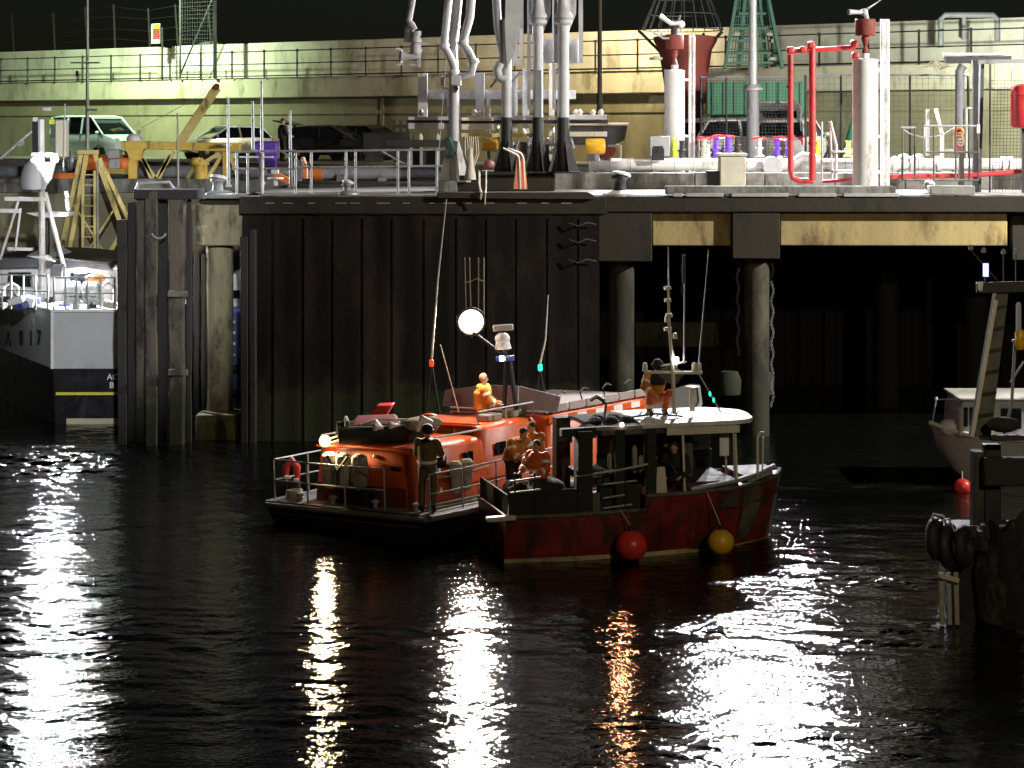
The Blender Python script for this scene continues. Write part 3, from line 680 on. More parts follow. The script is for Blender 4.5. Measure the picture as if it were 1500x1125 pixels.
# floodlight
fl = MB().lathe([(.12, .26), (.28, .08), (.335, 0), (.335, -.05), (.30, -.05), (.29, -.01)], LL(690, 471, MD), (tomast.to_3x3() @ Vector((-.1, 1, .15))), seg=20).build('floodlight', M['dark_steel'], lb, world=False)
d_ = tomast.to_3x3() @ Vector((.1, -1, -.15))
lens = MB().lathe([(.275, 0), (.24, .03), (.14, .06), (.01, .07)], (0, 0, 0), d_, 28).build('floodlight_lens', M['lens_mast'], fl, world=False); lens.location = LL(690, 471, MD) + d_ * .03
MB().tube([LL(690, 471, MD) - d_ * .15 + Vector((0, 0, s_)) for s_ in (-.4, -.3)], .03, 6).build('yoke', M['dark_steel'], fl, world=False)
mb = MB()
for a in (683, 690, 701, 709): mb.cyl(LL(a, 462, MD), LL(a - 2 + (a > 695) * 2, 377, MD), .014, seg=5)
mb.tube([LL(682, 414, MD), LL(690, 412, MD), LL(698, 408, MD), LL(710, 413, MD)], .012, 5)
mb.build('aerial_cluster', M['rope'], lb, world=False)
for (a, b, c_, col, nm) in (((654, 292), (641, 412), (632, 525), 'e_red', 'port_lamp'), ((803, 432), (799, 498), (791, 532), 'e_green', 'starboard_glow')):
    D_ = 44.0 if a[0] < 700 else 46.5
    MB().tube([LL(*a, D_), LL(*b, D_), LL(*c_, D_)], [.012, .022, .03], 6).build('whip_aerial', M['lifeboat_white'], lb, world=False)
    q = LL(*c_, D_); MB().lathe([(.03, 0), (.05, .02), (.05, .14), (.03, .16)], q - Vector((0, 0, .18)), seg=10).build(nm, M[col], lb, world=False)
    MB().tube([q - Vector((0, 0, .1)), LL(c_[0] - 8, 604, D_)], .018, 6).tube([q - Vector((0, 0, .1)), LL(c_[0] + 12, 604, D_)], .018, 6).build('aerial_stay', M['dark_steel'], lb, world=False)
MB().tube([LL(645, 505, 44), LL(672, 604, 44.5)], .014, 5).build('aerial_stay', M['rope'], lb, world=False)
# stern lamp on twin arms
sl = MB().tube([LL(508, 634, 43.4), LL(482, 643, 43.6)], .025, 6).tube([LL(508, 641, 43.4), LL(482, 649, 43.6)], .025, 6).build('lamp_arm', M['lifeboat_white'], lb, world=False)
MB().ball(LL(476, 646, 43.25), .12, 14, 10).build('stern_lamp', M['e_stern'], sl, world=False)
# rails round the stern and along the starboard side deck
pts = [(0.25 + 2.2, 4.62, .72), (1.3, 4.66, .71), (.18, 4.6, .71), (.06, 3.5, .71), (.04, 2.4, .71), (.05, 1.3, .71)]
rail_run(lb, pts, .86, (.86, .42), .02)
pts = [(.15, .16, .71), (1.1, .08, .71), (2.2, .06, .72), (3.4, .06, .74), (4.6, .06, .77)]
rail_run(lb, pts, .80, (.80, .40), .02)
mb = MB()
for z_ in (.76, .84): mb.tube([(.15, .3, z_), (2.4, .2, z_), (4.6, .2, z_ + .06)], .025, 6)
mb.build('toe_rail', M['lifeboat_grey'], lb, world=False)
for k, (x_, y_) in enumerate(((.22, .6), (.2, 1.7), (.2, 2.9), (.25, 3.9), (.5, 4.4))):
    MB().lathe([(.05, 0), (.05, .1), (.09, .12), (.09, .16), (.04, .18)], (x_, y_, .72), seg=10).build('cleat', M['galvanised'], lb, world=False)

# deck clutter on the lifeboat: hatches, coiled hose, tow reel, ropes
MB().lathe([(.3, 0), (.3, .05), (.25, .08), (.05, .09)], (1.9, 2.4, CZ), seg=20).build('roof_hatch', M['lifeboat_grey'], lb, world=False)
mb = MB()
for k in range(4): mb.torus((.30, 4.12, .76 + k * .05), .19 - .01 * k, .026, (0, 0, 1), 18, 6)
mb.build('coiled_rope', M['rope'], lb, world=False)
MB().lathe([(.05, -.34), (.2, -.33), (.2, -.29), (.1, -.28), (.1, .28), (.2, .29), (.2, .33), (.05, .34)], (.34, 2.3, .95), (0, 1, 0), 18).build('tow_reel', M['dark_steel'], lb, world=False)
for x_, y_ in ((3.6, 1.35), (4.5, 1.35)): MB().box(x_, x_ + .5, y_, y_ + .35, 2.12, 2.28).build('roof_locker', M['lifeboat_grey'], lb, world=False, bevel=.03)
MB().tube([(3.0, 1.15, 2.14), (3.0, 1.15, 2.42), (4.9, 1.1, 2.44), (4.9, 1.1, 2.14)], .02, 6).tube([(3.95, 1.12, 2.14), (3.95, 1.12, 2.43)], .02, 6).build('bridge_rail', M['galvanised'], lb, world=False)
for x_ in (1.3, 2.2): MB().box(x_, x_ + .34, CY0 + .01, CY0 + .06, 1.42, 1.66).build('side_window', M['glass'], aft, world=False, bevel=.02)
MB().tube([(.7, CY0 - .02, 1.28), (1.9, CY0 - .06, 1.22), (3.0, CY0 - .02, 1.28)], .016, 6).build('life_line', M['rope'], lb, world=False)
for k in range(3): MB().box(3.4 + k * .55, 3.75 + k * .55, .98, 1.02, 1.45, 1.72).build('side_window', M['glass'], mid, world=False, bevel=.02)

# things carried on the lifeboat
D_ = 43.6
t = thing('inflatable_dinghy', 'small dark inflatable lashed on the orange aft cabin roof', 'dinghy', P(560, 646, 43.3), R(8))
mb = MB(); mb.tube([(-.95, -.38, .2), (-.3, -.42, .2), (.55, -.42, .22), (.98, -.2, .32), (1.05, 0, .34), (.98, .2, .32), (.55, .42, .22), (-.3, .42, .2), (-.95, .38, .2)], .19, 12)
mb.build('tube', M['net_dark'], t, world=False)
MB().box(-.9, .8, -.3, .3, .1, .16).build('floor', M['rusty_red'], t, world=False)
MB().box(-.8, -.72, -.4, .4, .08, .5).build('transom', M['lifeboat_grey'], t, world=False, bevel=.02)
MB().tube([(-.5, -.45, .42), (-.1, -.4, .52), (.5, -.4, .5), (.9, -.1, .52)], .03, 6).build('grab_line', M['rope'], t, world=False)
for x_, y_, s_ in ((-.15, -.5, .16), (.2, -.46, .2), (.5, -.46, .14)): MB().obox((x_, y_, .36), (s_ * 1.3, .14, s_), Euler((.3, .2, .4)).to_matrix()).build('stowed_bag', M['lifeboat_white'], t, world=False, bevel=.04)
MB().prism([(-.75, -.25, .36), (.4, -.28, .4), (.3, .1, .56), (-.5, .15, .54)], (0, .25, -.05)).build('canvas_cover', M['rusty_red'], t, world=False, bevel=.05)
MB().prism([(-.25, -.56, .3), (.02, -.56, .3), (-.18, -.5, .52)], (.03, .05, .02)).build('white_flap', M['reflective'], t, world=False)
D_ = 43.8
tag(MB().prism([P(535, 614, D_), P(551, 595, D_), P(575, 593, D_), P(563, 613, D_)], (.05, .35, .02)).build('engine_cover', M['red_paint'], bevel=.03), 'tilted bright red outboard engine cover on the dinghy', 'engine cover')
t = thing('life_raft_bundle', 'bundle of pale canvas and red bags piled on the cabin roof corner', 'canvas bundle', P(622, 636, 42.6))
MB().ball(P(612, 622, 42.6), (.28, .2, .13), 14, 8).ball(P(634, 618, 42.7), (.2, .16, .12), 12, 8).build('canvas', M['bag_cloth'], t)
MB().obox(P(624, 617, 42.2), (.3, .08, .16), Euler((.2, .5, .3)).to_matrix()).obox(P(613, 625, 42.1), (.1, .06, .22), Euler((0, .2, .3)).to_matrix()).build('white_bag', M['lifeboat_white'], t, bevel=.03)
MB().ball(P(628, 610, 42.9), (.2, .12, .07), 12, 8).build('red_bag', M['red_paint'], t)
t = thing('rescue_sledge', 'stowed red and black horseshoe lifebuoy on the stern rail', 'lifebuoy', P(427, 705, 43.7))
MB().tube([P(418, 706, 43.9), P(419, 684, 43.9), P(427, 674, 43.9), P(435, 684, 43.9), P(436, 706, 43.9)], [.05, .085, .095, .085, .05], 10).build('ring', M['red_paint'], t)
MB().obox(P(421, 699, 43.75), (.14, .1, .06)).obox(P(434, 703, 43.75), (.1, .1, .06)).build('reflective_tape', M['reflective'], t, bevel=.01)
MB().ball(P(430, 716, 44), (.16, .12, .24), 12, 8).build('light_case', M['net_dark'], t)

# ------------------------------------------------------------------ red fishing boat, bow to the right
fb = thing('fishing_boat', 'dark red wooden fishing boat with a white wheelhouse roof, bow right', 'fishing boat', (-.10, 39.4, 0), R(15))
fb.scale = (.945, 1, 1)
FYC = 1.2
fst = [(0, 1.10, .92, .98, 0), (1.2, 1.2, .92, 1.1, 0), (3.0, 1.2, .95, 1.12, 0), (3.01, 1.2, 1.22, 1.12, 0), (4.2, 1.16, 1.24, .95, 0), (5.2, .98, 1.27, .62, .06), (5.95, .68, 1.32, .28, .16), (6.35, .36, 1.38, .08, .26), (6.55, .03, 1.42, .01, .34)]
MB().loft(hull_rings(fst, FYC)).build('hull', M['fish_red'], fb, world=False)
MB().loft([[Vector((x - r_ * 1.0, FYC - hw - .012, z)) for z in (-.1, .09)] + [Vector((x - r_ * 1.0, FYC + hw + .012, z)) for z in (.09, -.1)] for x, hb, zd, hw, r_ in fst if x != 3.01]).build('waterline_band', M['fish_boot'], fb, world=False)
for sd in (-1, 1):
    strake(fst, FYC, sd, .0, .045, .01, n0=3).build('gunwale', M['worn_grey'], fb, world=False)
    strake(fst, FYC, sd, .0, .045, .01, n1=3).build('gunwale', M['worn_grey'], fb, world=False)
deck_mesh(fst, FYC, .35, .06, 0).build('deck', M['wood_dark'], fb, world=False)
# worn grey plate near the stem
mb = MB(); ring = []
for x_, w_ in ((5.42, 0), (5.95, 0)):
    pass
pl = [(5.35, .925, 1.22, .57, .07), (5.62, .80, 1.24, .44, .1), (5.86, .695, 1.26, .315, .14)]
mb.loft([[Vector((x, FYC - hb - .015, zd)), Vector((x - r_ * .35, FYC - (hb * .78 + hw * .22) - .02, zd * .62)), Vector((x - r_ * .7, FYC - (hw + (hb - hw) * .25) - .02, zd * .25)), Vector((x - r_, FYC - hw - .02, .12))] for x, hb, zd, hw, r_ in pl], caps=False, closed=False)
mb.build('stem_plate', M['worn_grey'], fb, world=False)
MB().tube([(6.58, FYC, 1.45), (6.42, FYC, .7), (6.24, FYC, -.1)], .045, 8).build('stem_post', M['worn_grey'], fb, world=False)
# wheelhouse: posts, roof, coaming
RZ = 2.62
roof = MB().loft([[Vector((x, FYC - w, z)), Vector((x, FYC - w * .4, z + .05)), Vector((x, FYC + w * .4, z + .05)), Vector((x, FYC + w, z)), Vector((x, FYC + w, z - .09)), Vector((x, FYC - w, z - .09))] for x, w, z in ((3.0, 1.04, RZ), (5.1, 1.02, RZ + .01), (5.55, .8, RZ), (5.72, .5, RZ - .01))]).build('wheelhouse_roof', M['white_paint'], fb, world=False, bevel=.015)
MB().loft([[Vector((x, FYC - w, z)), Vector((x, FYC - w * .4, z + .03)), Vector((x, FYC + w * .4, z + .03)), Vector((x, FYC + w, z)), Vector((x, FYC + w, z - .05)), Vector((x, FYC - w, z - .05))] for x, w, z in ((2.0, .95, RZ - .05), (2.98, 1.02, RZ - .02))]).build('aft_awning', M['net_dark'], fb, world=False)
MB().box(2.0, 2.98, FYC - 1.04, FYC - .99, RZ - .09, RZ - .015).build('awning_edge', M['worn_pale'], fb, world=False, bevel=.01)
for k in range(5): MB().ball((2.15 + k * .18, .75 + .35 * (k % 2), RZ + .02), (.16, .2, .09), 10, 6).build('stowed_net', M['net_dark'], fb, world=False)
MB().box(3.55, 5.2, .16, .20, RZ - .24, RZ - .088).build('roof_valance', M['cream_paint'], fb, world=False, bevel=.01)
MB().box(2.1, 3.5, .15, .19, RZ - .19, RZ - .088).build('roof_valance', M['worn_grey'], fb, world=False, bevel=.01)
for x_, y_, m_ in ((3.98, .22, 'cream_paint'), (5.2, .30, 'cream_paint'), (3.2, .2, 'net_dark'), (1.72, .22, 'net_dark'), (2.5, .2, 'net_dark'), (3.98, 2.18, 'cream_paint'), (1.85, 2.18, 'wood_dark'), (5.45, 1.0, 'cream_paint'), (5.45, 1.5, 'cream_paint')):
    w_ = .05 if m_ == 'cream_paint' else (.32 if x_ < 2 else .2)
    MB().beam((x_, y_, .9), (x_ - .06 * (m_ == 'cream_paint'), y_, RZ - .08), w_).build('roof_post', M[m_], fb, world=False, bevel=.01)
MB().box(2.65, 5.35, 2.12, 2.17, .85, 1.75).build('port_side_panel', M['net_dark'], fb, world=False)
MB().box(2.65, 5.3, 2.10, 2.15, 1.752, RZ - .1).build('port_side_panel', M['worn_grey'], fb, world=False)
MB().box(4.3, 4.42, .9, 2.1, .9, RZ - .1).build('bulkhead', M['worn_grey'], fb, world=False)
MB().box(3.3, 4.3, .9, .96, 1.55, RZ - .1).build('cabin_front', M['worn_grey'], fb, world=False, bevel=.02)
for x_ in (3.4, 3.85): MB().box(x_, x_ + .36, .885, .898, 1.85, 2.3).build('cabin_window', M['glass'], fb, world=False)
MB().box(4.9, 5.12, .55, .6, 1.85, 2.33).build('white_locker', M['white_paint'], fb, world=False, bevel=.02)
MB().prism([(3.28, .14, 1.22), (3.55, .14, 1.22), (3.50, .14, 1.76), (3.33, .14, 1.76)], (0, .04, 0)).build('white_board', M['cream_paint'], fb, world=False)
MB().torus((3.62, .42, 1.55), .26, .02, (.8, .6, .1), 20, 6).tube([(3.45, .3, 1.55), (3.8, .55, 1.55)], .014, 5).tube([(3.62, .42, 1.3), (3.62, .42, 1.8)], .014, 5).build('steering_wheel', M['dark_steel'], fb, world=False)
MB().box(3.9, 5.2, .2, 1.9, .85, 1.42).build('console', M['wood_dark'], fb, world=False, bevel=.03)
MB().tube([(4.05, .06, 1.3), (4.6, .1, 1.36), (5.2, .22, 1.42), (5.7, .5, 1.46), (6.3, .9, 1.55)], .05, 8).build('bow_rail', M['galvanised'], fb, world=False)
MB().tube([(5.75, .5, 1.4), (5.75, .5, 2.2), (5.82, .55, 2.3), (5.95, .62, 2.28)], .03, 8).tube([(5.9, .6, 1.4), (5.92, .6, 2.2)], .018, 6).build('bow_pipe', M['cream_paint'], fb, world=False)
MB().loft([[Vector((5.5, .4, 1.3)), Vector((5.5, 2.0, 1.3)), Vector((5.5, 1.9, 1.42)), Vector((5.5, .5, 1.42))], [Vector((6.3, .95, 1.38)), Vector((6.3, 1.45, 1.38)), Vector((6.3, 1.4, 1.5)), Vector((6.3, 1.0, 1.5))]], smooth=False).build('foredeck', M['worn_pale'], fb, world=False)
MB().beam((1.25, .3, 2.5), (2.3, .3, 2.52), .2, .16).build('gallows_beam', M['net_dark'], fb, world=False, bevel=.02)
MB().box(.75, 1.5, .5, 1.3, .58, 1.5).build('net_heap', M['net_dark'], fb, world=False, bevel=.2)
# stacked pots and coiled warps in the working deck
for k, (x_, y_, z_) in enumerate(((.45, 1.75, .60), (1.05, 1.8, .60), (1.65, 1.75, .60), (.75, 1.85, .98), (1.4, 1.85, .98))):
    pot = MB().loft([[Vector((x_ + a * w, y_ + b * w * .8, z_ + c)) for a, b in ((-.28, -.28), (.28, -.28), (.28, .28), (-.28, .28))] for c, w in ((0, 1), (.2, 1), (.34, .7))], smooth=False).build('lobster_pot', M['net_dark'], fb, world=False, bevel=.03)
    MB().tube([(x_ - .26, y_ - .22, z_ + .22), (x_, y_ - .24, z_ + .36), (x_ + .26, y_ - .22, z_ + .22)], .018, 6).build('hoop', M['rope'], pot, world=False)
mb = MB()
for k in range(4): mb.torus((2.35, .95, .62 + k * .045), .2 - k * .015, .028, (0, 0, 1), 18, 6)
mb.build('coiled_warp', M['rope'], fb, world=False)
MB().lathe([(.13, -.3), (.15, -.29), (.15, .29), (.13, .3)], (2.75, 1.2, 1.05), (0, 1, 0), 16).build('pot_hauler', M['dark_steel'], fb, world=False)
# tall work-deck rails, dark net screens
sc = MB()
sc.box(.06, 1.55, .09, .12, .95, 1.42); sc.build('net_screen', M['net_dark'], fb, world=False)
MB().box(.03, .06, .13, 2.27, .95, 1.36).build('net_screen', M['net_dark'], fb, world=False)
MB().box(1.6, 2.05, .09, .13, .93, 1.32).build('deck_box', M['worn_grey'], fb, world=False, bevel=.02)
MB().box(2.06, 3.05, .3, .34, .93, 1.4).build('net_screen', M['net_dark'], fb, world=False)
for x_ in (.2, .62, 1.55, 2.1, 2.6, 3.08): MB().cyl((x_, .1, .9), (x_, .1, 1.78), .024, seg=6).build('stanchion', M['dark_steel'], fb, world=False)
MB().tube([(1.5, .08, 1.66), (2.4, .08, 1.74), (3.1, .08, 1.84)], .024, 6).build('guard_rail', M['galvanised'], fb, world=False)
MB().tube([(.1, .08, 1.62), (.75, .08, 1.68)], .022, 6).build('guard_rail', M['galvanised'], fb, world=False)
MB().tube([(.1, .08, 1.4), (.75, .08, 1.44)], .018, 6).build('guard_rail', M['galvanised'], fb, world=False)
for z_, a, b in ((1.47, 2.08, 2.85), (1.2, 2.1, 2.6), (1.0, 2.08, 2.75)): MB().tube([(a, .1, z_), (b, .1, z_ + .05)], .02, 6).build('guard_rail', M['galvanised'], fb, world=False)
MB().obox((-.12, .02, .92), (.62, .18, .1), Euler((0, -.02, 0)).to_matrix()).build('stern_pad', M['lifeboat_white'], fb, world=False, bevel=.03)
for x_, h_ in ((2.38, .42), (2.92, .55), (3.06, .35)):
    MB().lathe([(.03, 0), (.06, .04), (.06, h_ - .08), (.045, h_ - .03), (.02, h_)], (x_, .42, 1.62), seg=10).build('upright_fender', M['bag_cloth'], fb, world=False)
MB().box(1.9, 2.6, .5, 2.0, 1.4, 1.55).build('gear_table', M['wood_dark'], fb, world=False)
MB().tube([(1.7, .3, 2.66), (2.2, .3, 2.74), (2.25, .3, 3.05), (2.05, .3, 3.18), (1.9, .3, 3.12)], .03, 8).build('davit', M['black_paint'], fb, world=False)
MB().tube([(1.9, .3, 3.13), (2.05, .3, 3.2), (2.22, .3, 3.12)], .032, 8).build('davit_cap', M['galvanised'], fb, world=False)
fbi = rootm(fb).inverted()
def FL(px, py, D_): return fbi @ P(px, py, D_)
MD = 41.0
MB().tube([FL(988, 606, MD), FL(985, 540, MD), FL(980, 470, MD), FL(979, 422, MD)], [.05, .045, .035, .028], 8).build('mast', M['cream_paint'], fb, world=False)
for y_, w_ in ((422, 4), (440, 3), (462, 4), (482, 5)): MB().obox(FL(980 - (y_ % 3), y_, MD - .03), (.1 + w_ * .012, .1, .07)).build('mast_fitting', M['cream_paint'], fb, world=False, bevel=.01)
for a, y_, s_ in ((989, 492, .08), (976, 468, .06)): MB().obox(FL(a, y_, MD), (s_, .08, .12)).build('mast_lamp', M['cream_paint'], fb, world=False, bevel=.01)
MB().beam(FL(944, 545, MD), FL(1029, 546, MD), .06).beam(FL(968, 536, MD), FL(1006, 530, MD), .04).build('crosstree', M['cream_paint'], fb, world=False, bevel=.01)
MB().prism([FL(960, 546, MD), FL(984, 534, MD), FL(1004, 546, MD), FL(992, 562, MD), FL(980, 562, MD)], (0, .03, 0)).build('gusset', M['worn_grey'], fb, world=False)
for a in (945, 1017, 1024): MB().lathe([(.05, 0), (.055, .02), (.05, .15), (.03, .18)], FL(a, 544, MD), seg=10).build('mast_lamp', M['cream_paint'], fb, world=False)
MB().obox(FL(991, 527, MD - .05), (.07, .06, .1)).build('white_lamp', M['e_white'], fb, world=False)
for a, b, r_ in (((980, 422), (979, 362), .014), ((1002, 530), (1003, 372), .016), ((1023, 540), (1038, 366), .013)): MB().tube([FL(*a, MD), FL(*b, MD)], [r_ * 1.3, r_ * .6], 6).build('whip_aerial', M['galvanised'], fb, world=False)
MB().beam(FL(1001, 415, MD), FL(1001, 374, MD), .06, .04).build('aerial_box', M['net_grey'], fb, world=False)
stay = MB().tube([FL(1024, 548, MD), FL(1056, 604, MD)], .018, 6).build('mast_stay', M['galvanised'], fb, world=False)
for y_, x_ in ((577, 1040), (586, 1045.5)): MB().ball(FL(x_, y_, MD - .02), (.028, .028, .05), 8, 6).build('starboard_glow', M['e_green'], fb, world=False)  # green glow put on the stay for reflected nav light, no lamp here
MB().lathe([(.06, 0), (.065, .45), (.14, .47), (.15, .5), (.05, .52)], FL(1014, 602, 41.2), seg=14).build('vent_post', M['cream_paint'], fb, world=False)
q = FL(911, 622, 40.15); MB().ball(q, .045, 12, 8).build('deck_lamp', M['e_fish'], fb, world=False)
mb = MB()
for k in range(7): mb.tube([FL(935 + k * 9, 610, 40.9), FL(940 + k * 9, 603 + rng.uniform(-3, 2), 41.0)], .014, 5)
mb.tube([FL(925, 611, 40.8), FL(960, 606, 40.9), FL(1000, 610, 41)], .02, 6); mb.build('roof_lashing', M['net_grey'], fb, world=False)
for x_, c_, sz, lb_ in ((2.45, 'buoy_red', .31, 'round red inflatable fender hanging on the red hull'), (4.38, 'buoy_yellow', .265, 'round yellow inflatable fender hanging near the bow')):
    w_ = rootm(fb) @ Vector((x_, -.0, .0)); D_ = w_.y - .18
    c0 = P(925 if c_ == 'buoy_red' else 1056, 799 if c_ == 'buoy_red' else 794, D_ - .1)
    t = thing('ball_fender', lb_, 'fender', c0)
    MB().ball(c0, (sz, sz, sz * .97), 24, 16).build('ball', M[c_], t)
    MB().lathe([(.06, 0), (.05, .07), (.03, .1)], c0 + Vector((0, 0, sz * .93)), seg=10).build('neck', M['rubber'], t)
    MB().tube([c0 + Vector((0, 0, sz + .05)), rootm(fb) @ Vector((x_, -.02, .98 if x_ < 3 else 1.25))], .012, 5).build('lanyard', M['rope'], t)

# ------------------------------------------------------------------ moored grey trawler on the left
TD = 58.2
tr = thing('moored_trawler', 'grey and black trawler stern on the left with a dish dome mast', 'trawler', (PX(77, TD), TD, 0))
tri = rootm(tr).inverted()
def TL(px, py, D_): return tri @ P(px, py, D_)
zt, zm, zs, zb_ = PZ(455, TD), PZ(540, TD), PZ(577, TD), PZ(612, TD)
xr = PX(173, TD) - PX(77, TD) + 1.6
# stern face to the right of the corner runs to the right; dim side face runs away to the left
ang = Vector((-1.0, 1.9, 0)).normalized() * 9.0
def slab(z0, z1, flare0=0.0, flare1=0.0, out=0.0):
    q = []
    for z, f in ((z0, flare0), (z1, flare1)):
        q += [Vector((0 - f * 0 + .12 * f - out, f - out * 1.0, z)), Vector((xr, f - out, z)), Vector((xr, 13, z)), Vector((ang.x, 13, z)), Vector((ang.x, ang.y + f - out, z))]
    n = 5
    return MB().add(q, [list(range(n))[::-1], [n + i for i in range(n)]] + [(i, (i + 1) % n, n + (i + 1) % n, n + i) for i in range(n)])
up_ = slab(zm, zt).build('topsides', M['hull_grey'], tr, world=False)
slab(-.8, zm - .003, .35, .02).build('hull', M['hull_black'], tr, world=False)
MB().box(.1, xr - .05, -.035, .0, zs - .03, zs + .05).build('yellow_stripe', M['yellow_line'], tr, world=False)
MB().box(.35, xr - .2, .22, .5, -.1, PZ(611, TD)).build('boot_top', M['boot_top'], tr, world=False)
MB().beam((0, -.03, zt), (xr, -.03, zt), .1, .09).beam((0, -.03, zt), ang + Vector((0, -.03, zt)), .1, .09).build('gunwale', M['white_paint'], tr, world=False, bevel=.02)
MB().beam((.0, -.015, zm), (.0, -.015, zt - .03), .08).build('corner_post', M['white_paint'], tr, world=False)
side_rot = Matrix.Rotation(math.atan2(-ang.y, -ang.x), 4, 'Z')
dxy = Vector((-ang.x, -ang.y, 0)).normalized(); nrm = Vector((-dxy.y, dxy.x, 0)); nrm = nrm if nrm.y < 0 else -nrm
for ch, px in (('B', -6), ('A', 9), ('8', 29), ('1', 43), ('7', 55)):
    an_ = ang.normalized(); kx = (px - 750) / FPX; s_ = (kx * TD - PX(77, TD)) / (an_.x - kx * an_.y)
    pos = an_ * s_ + nrm * .02
    mt = Matrix(((dxy.x * 1.6, 0, nrm.x, pos.x), (dxy.y * 1.6, 0, nrm.y, pos.y), (0, 1, 0, PZ(504, TD + s_ * an_.y)), (0, 0, 0, 1)))
    text_mesh('hull_letter', ch, .62, M['hull_black'], tr, mt)
for ch, y_, px in (('AC', 556, 157), ('B', 568, 160.5)):
    mt = Matrix(((1, 0, 0, (px - 77) / 50.9), (0, 0, -1, -.0), (0, 1, 0, PZ(y_, TD)), (0, 0, 0, 1)))
    text_mesh('hull_letter', ch, .24, M['white_paint'], tr, Matrix.Translation((0, -.03, 0)) @ mt)
# deck, wheelhouse, roof
MB().add([(0.1, .1, zt - .25), (xr, .1, zt - .25), (xr, 12.9, zt - .25), (ang.x, 12.9, zt - .25), (ang.x, ang.y, zt - .25)], [(0, 1, 2, 3, 4)]).build('deck', M['worn_grey'], tr, world=False)
cabt = MB().box(-2.5, 2.3, 3.2, 9, zt - .25, PZ(392, 61.5)).build('wheelhouse', M['white_paint'], tr, world=False, bevel=.05)
for a, b in ((102, 134), (10, 48)): MB().prism([TL(a, 420, 61.35), TL(b, 420, 61.35), TL(b - 2, 399, 61.35), TL(a + 2, 399, 61.35)], (0, .06, 0)).build('window', M['glass'], cabt, world=False)
MB().prism([TL(-6, 395, 61.2), TL(95, 392, 61.2), TL(165, 396, 61.2), TL(158, 386, 61.2), TL(95, 379, 61.2), TL(-6, 376, 61.2)], (0, 4, .1)).build('wheelhouse_roof', M['dark_steel'], tr, world=False, bevel=.04)
MB().prism([TL(38, 375, 61), TL(80, 384, 61), TL(66, 376, 61)], (0, 2.5, .15)).build('roof_panel', M['white_paint'], tr, world=False)
MB().ball(TL(155, 392, 62), (.45, .5, .12), 14, 8).build('roof_cover', M['white_paint'], tr, world=False)
# life-raft canisters in their cradle
lr = None
for a, b in ((94, 119), (121, 144)):
    c0 = TL((a + b) / 2, 428, 59.3)
    MB().lathe([(.02, -.26), (.2, -.25), (.3, -.2), (.33, 0), (.3, .2), (.2, .25), (.02, .26)], c0, (1, .1, 0), 18).build('raft_canister', M['white_paint'], tr, world=False)
MB().beam(TL(92, 444, 59.2), TL(146, 444, 59.2), .08).build('raft_cradle', M['galvanised'], tr, world=False)
MB().obox(TL(118, 397, 61.2), (.35, .12, .14)).build('deck_floodlight', M['e_white'], cabt, world=False)
# deck clutter
for k in range(16):
    a = rng.uniform(-5, 170); MB().obox(TL(a, rng.uniform(438, 450), rng.uniform(58.6, 60)), (rng.uniform(.15, .5), .3, rng.uniform(.1, .3)), Euler((rng.uniform(-.3, .3), rng.uniform(-.3, .3), rng.uniform(0, 3))).to_matrix()).build('deck_gear', M[('bag_cloth', 'white_paint', 'net_dark', 'blue_paint')[k % 4]], tr, world=False, bevel=.03)
for k, (a, b) in enumerate(((150, 168), (5, 26))):
    MB().tube([TL(a, 450, 59.5), TL(a, 420, 59.5), TL((a + b) / 2, 414, 59.5), TL(b, 420, 59.5), TL(b, 450, 59.5)], .05, 8).build('deck_frame', M['white_paint'], tr, world=False)
MB().ball(TL(140, 408, 60), (.3, .3, .14), 12, 8).build('orange_cover', M['orange_paint'], tr, world=False)
rpts = [TL(a, 455, 58.3) for a in (79, 96, 112, 128, 147, 168)]
for p_ in rpts: MB().cyl(p_, p_ + Vector((0, 0, .95)), .03, seg=6).build('stanchion', M['galvanised'], tr, world=False)
for z_ in (.95, .5): MB().tube([p_ + Vector((0, 0, z_)) for p_ in rpts], .026, 6).build('guard_rail', M['galvanised'], tr, world=False)
rp2 = [TL(a, 455 - (77 - a) * .04, 58.4 + (77 - a) * .012) for a in (70, 52, 34, 16, -2)]
for p_ in rp2: MB().cyl(p_, p_ + Vector((0, 0, 1.0)), .03, seg=6).build('stanchion', M['galvanised'], tr, world=False)
for z_ in (1.0, .55): MB().tube([p_ + Vector((0, 0, z_)) for p_ in rp2], .028, 6).build('guard_rail', M['galvanised'], tr, world=False)
# mast frame with platforms, dome and lamp
MDt = 61.2
for a, b, r_ in (((62, 430), (60, 175), .1), ((94, 392), (66, 282), .07), ((0, 380), (28, 290), .045), ((22, 368), (30, 305), .035)): MB().cyl(TL(*a, MDt), TL(*b, MDt), r_, seg=8).build('mast_leg', M['white_paint'], tr, world=False)
MB().prism([TL(38, 312, MDt), TL(102, 311, MDt), TL(98, 317, MDt), TL(60, 319, MDt)], (0, .9, 0)).build('platform', M['white_paint'], tr, world=False)
for a, b, y_, w in ((8, 68, 291, .12), (-5, 30, 308, .12), (12, 48, 364, .09)): MB().beam(TL(a, y_, MDt), TL(b, y_ + 1, MDt), .25, w).build('cross_platform', M['white_paint'], tr, world=False)
MB().lathe([(.05, 0), (.37, .02), (.40, .2), (.36, .5), (.27, .75), (.12, .9), (.02, .95)], TL(49, 278, MDt - .5), seg=24).build('dish_dome', M['hull_grey'], tr, world=False)
MB().beam(TL(46, 226, MDt - .2), TL(86, 227, MDt - .2), .16, .12).build('lamp_bar', M['white_paint'], tr, world=False, bevel=.02)
MB().prism([TL(55, 238, MDt - .25), TL(80, 238, MDt - .25), TL(74, 262, MDt - .25), TL(66, 272, MDt - .25)], (0, .25, 0)).build('lamp_bracket', M['white_paint'], tr, world=False)
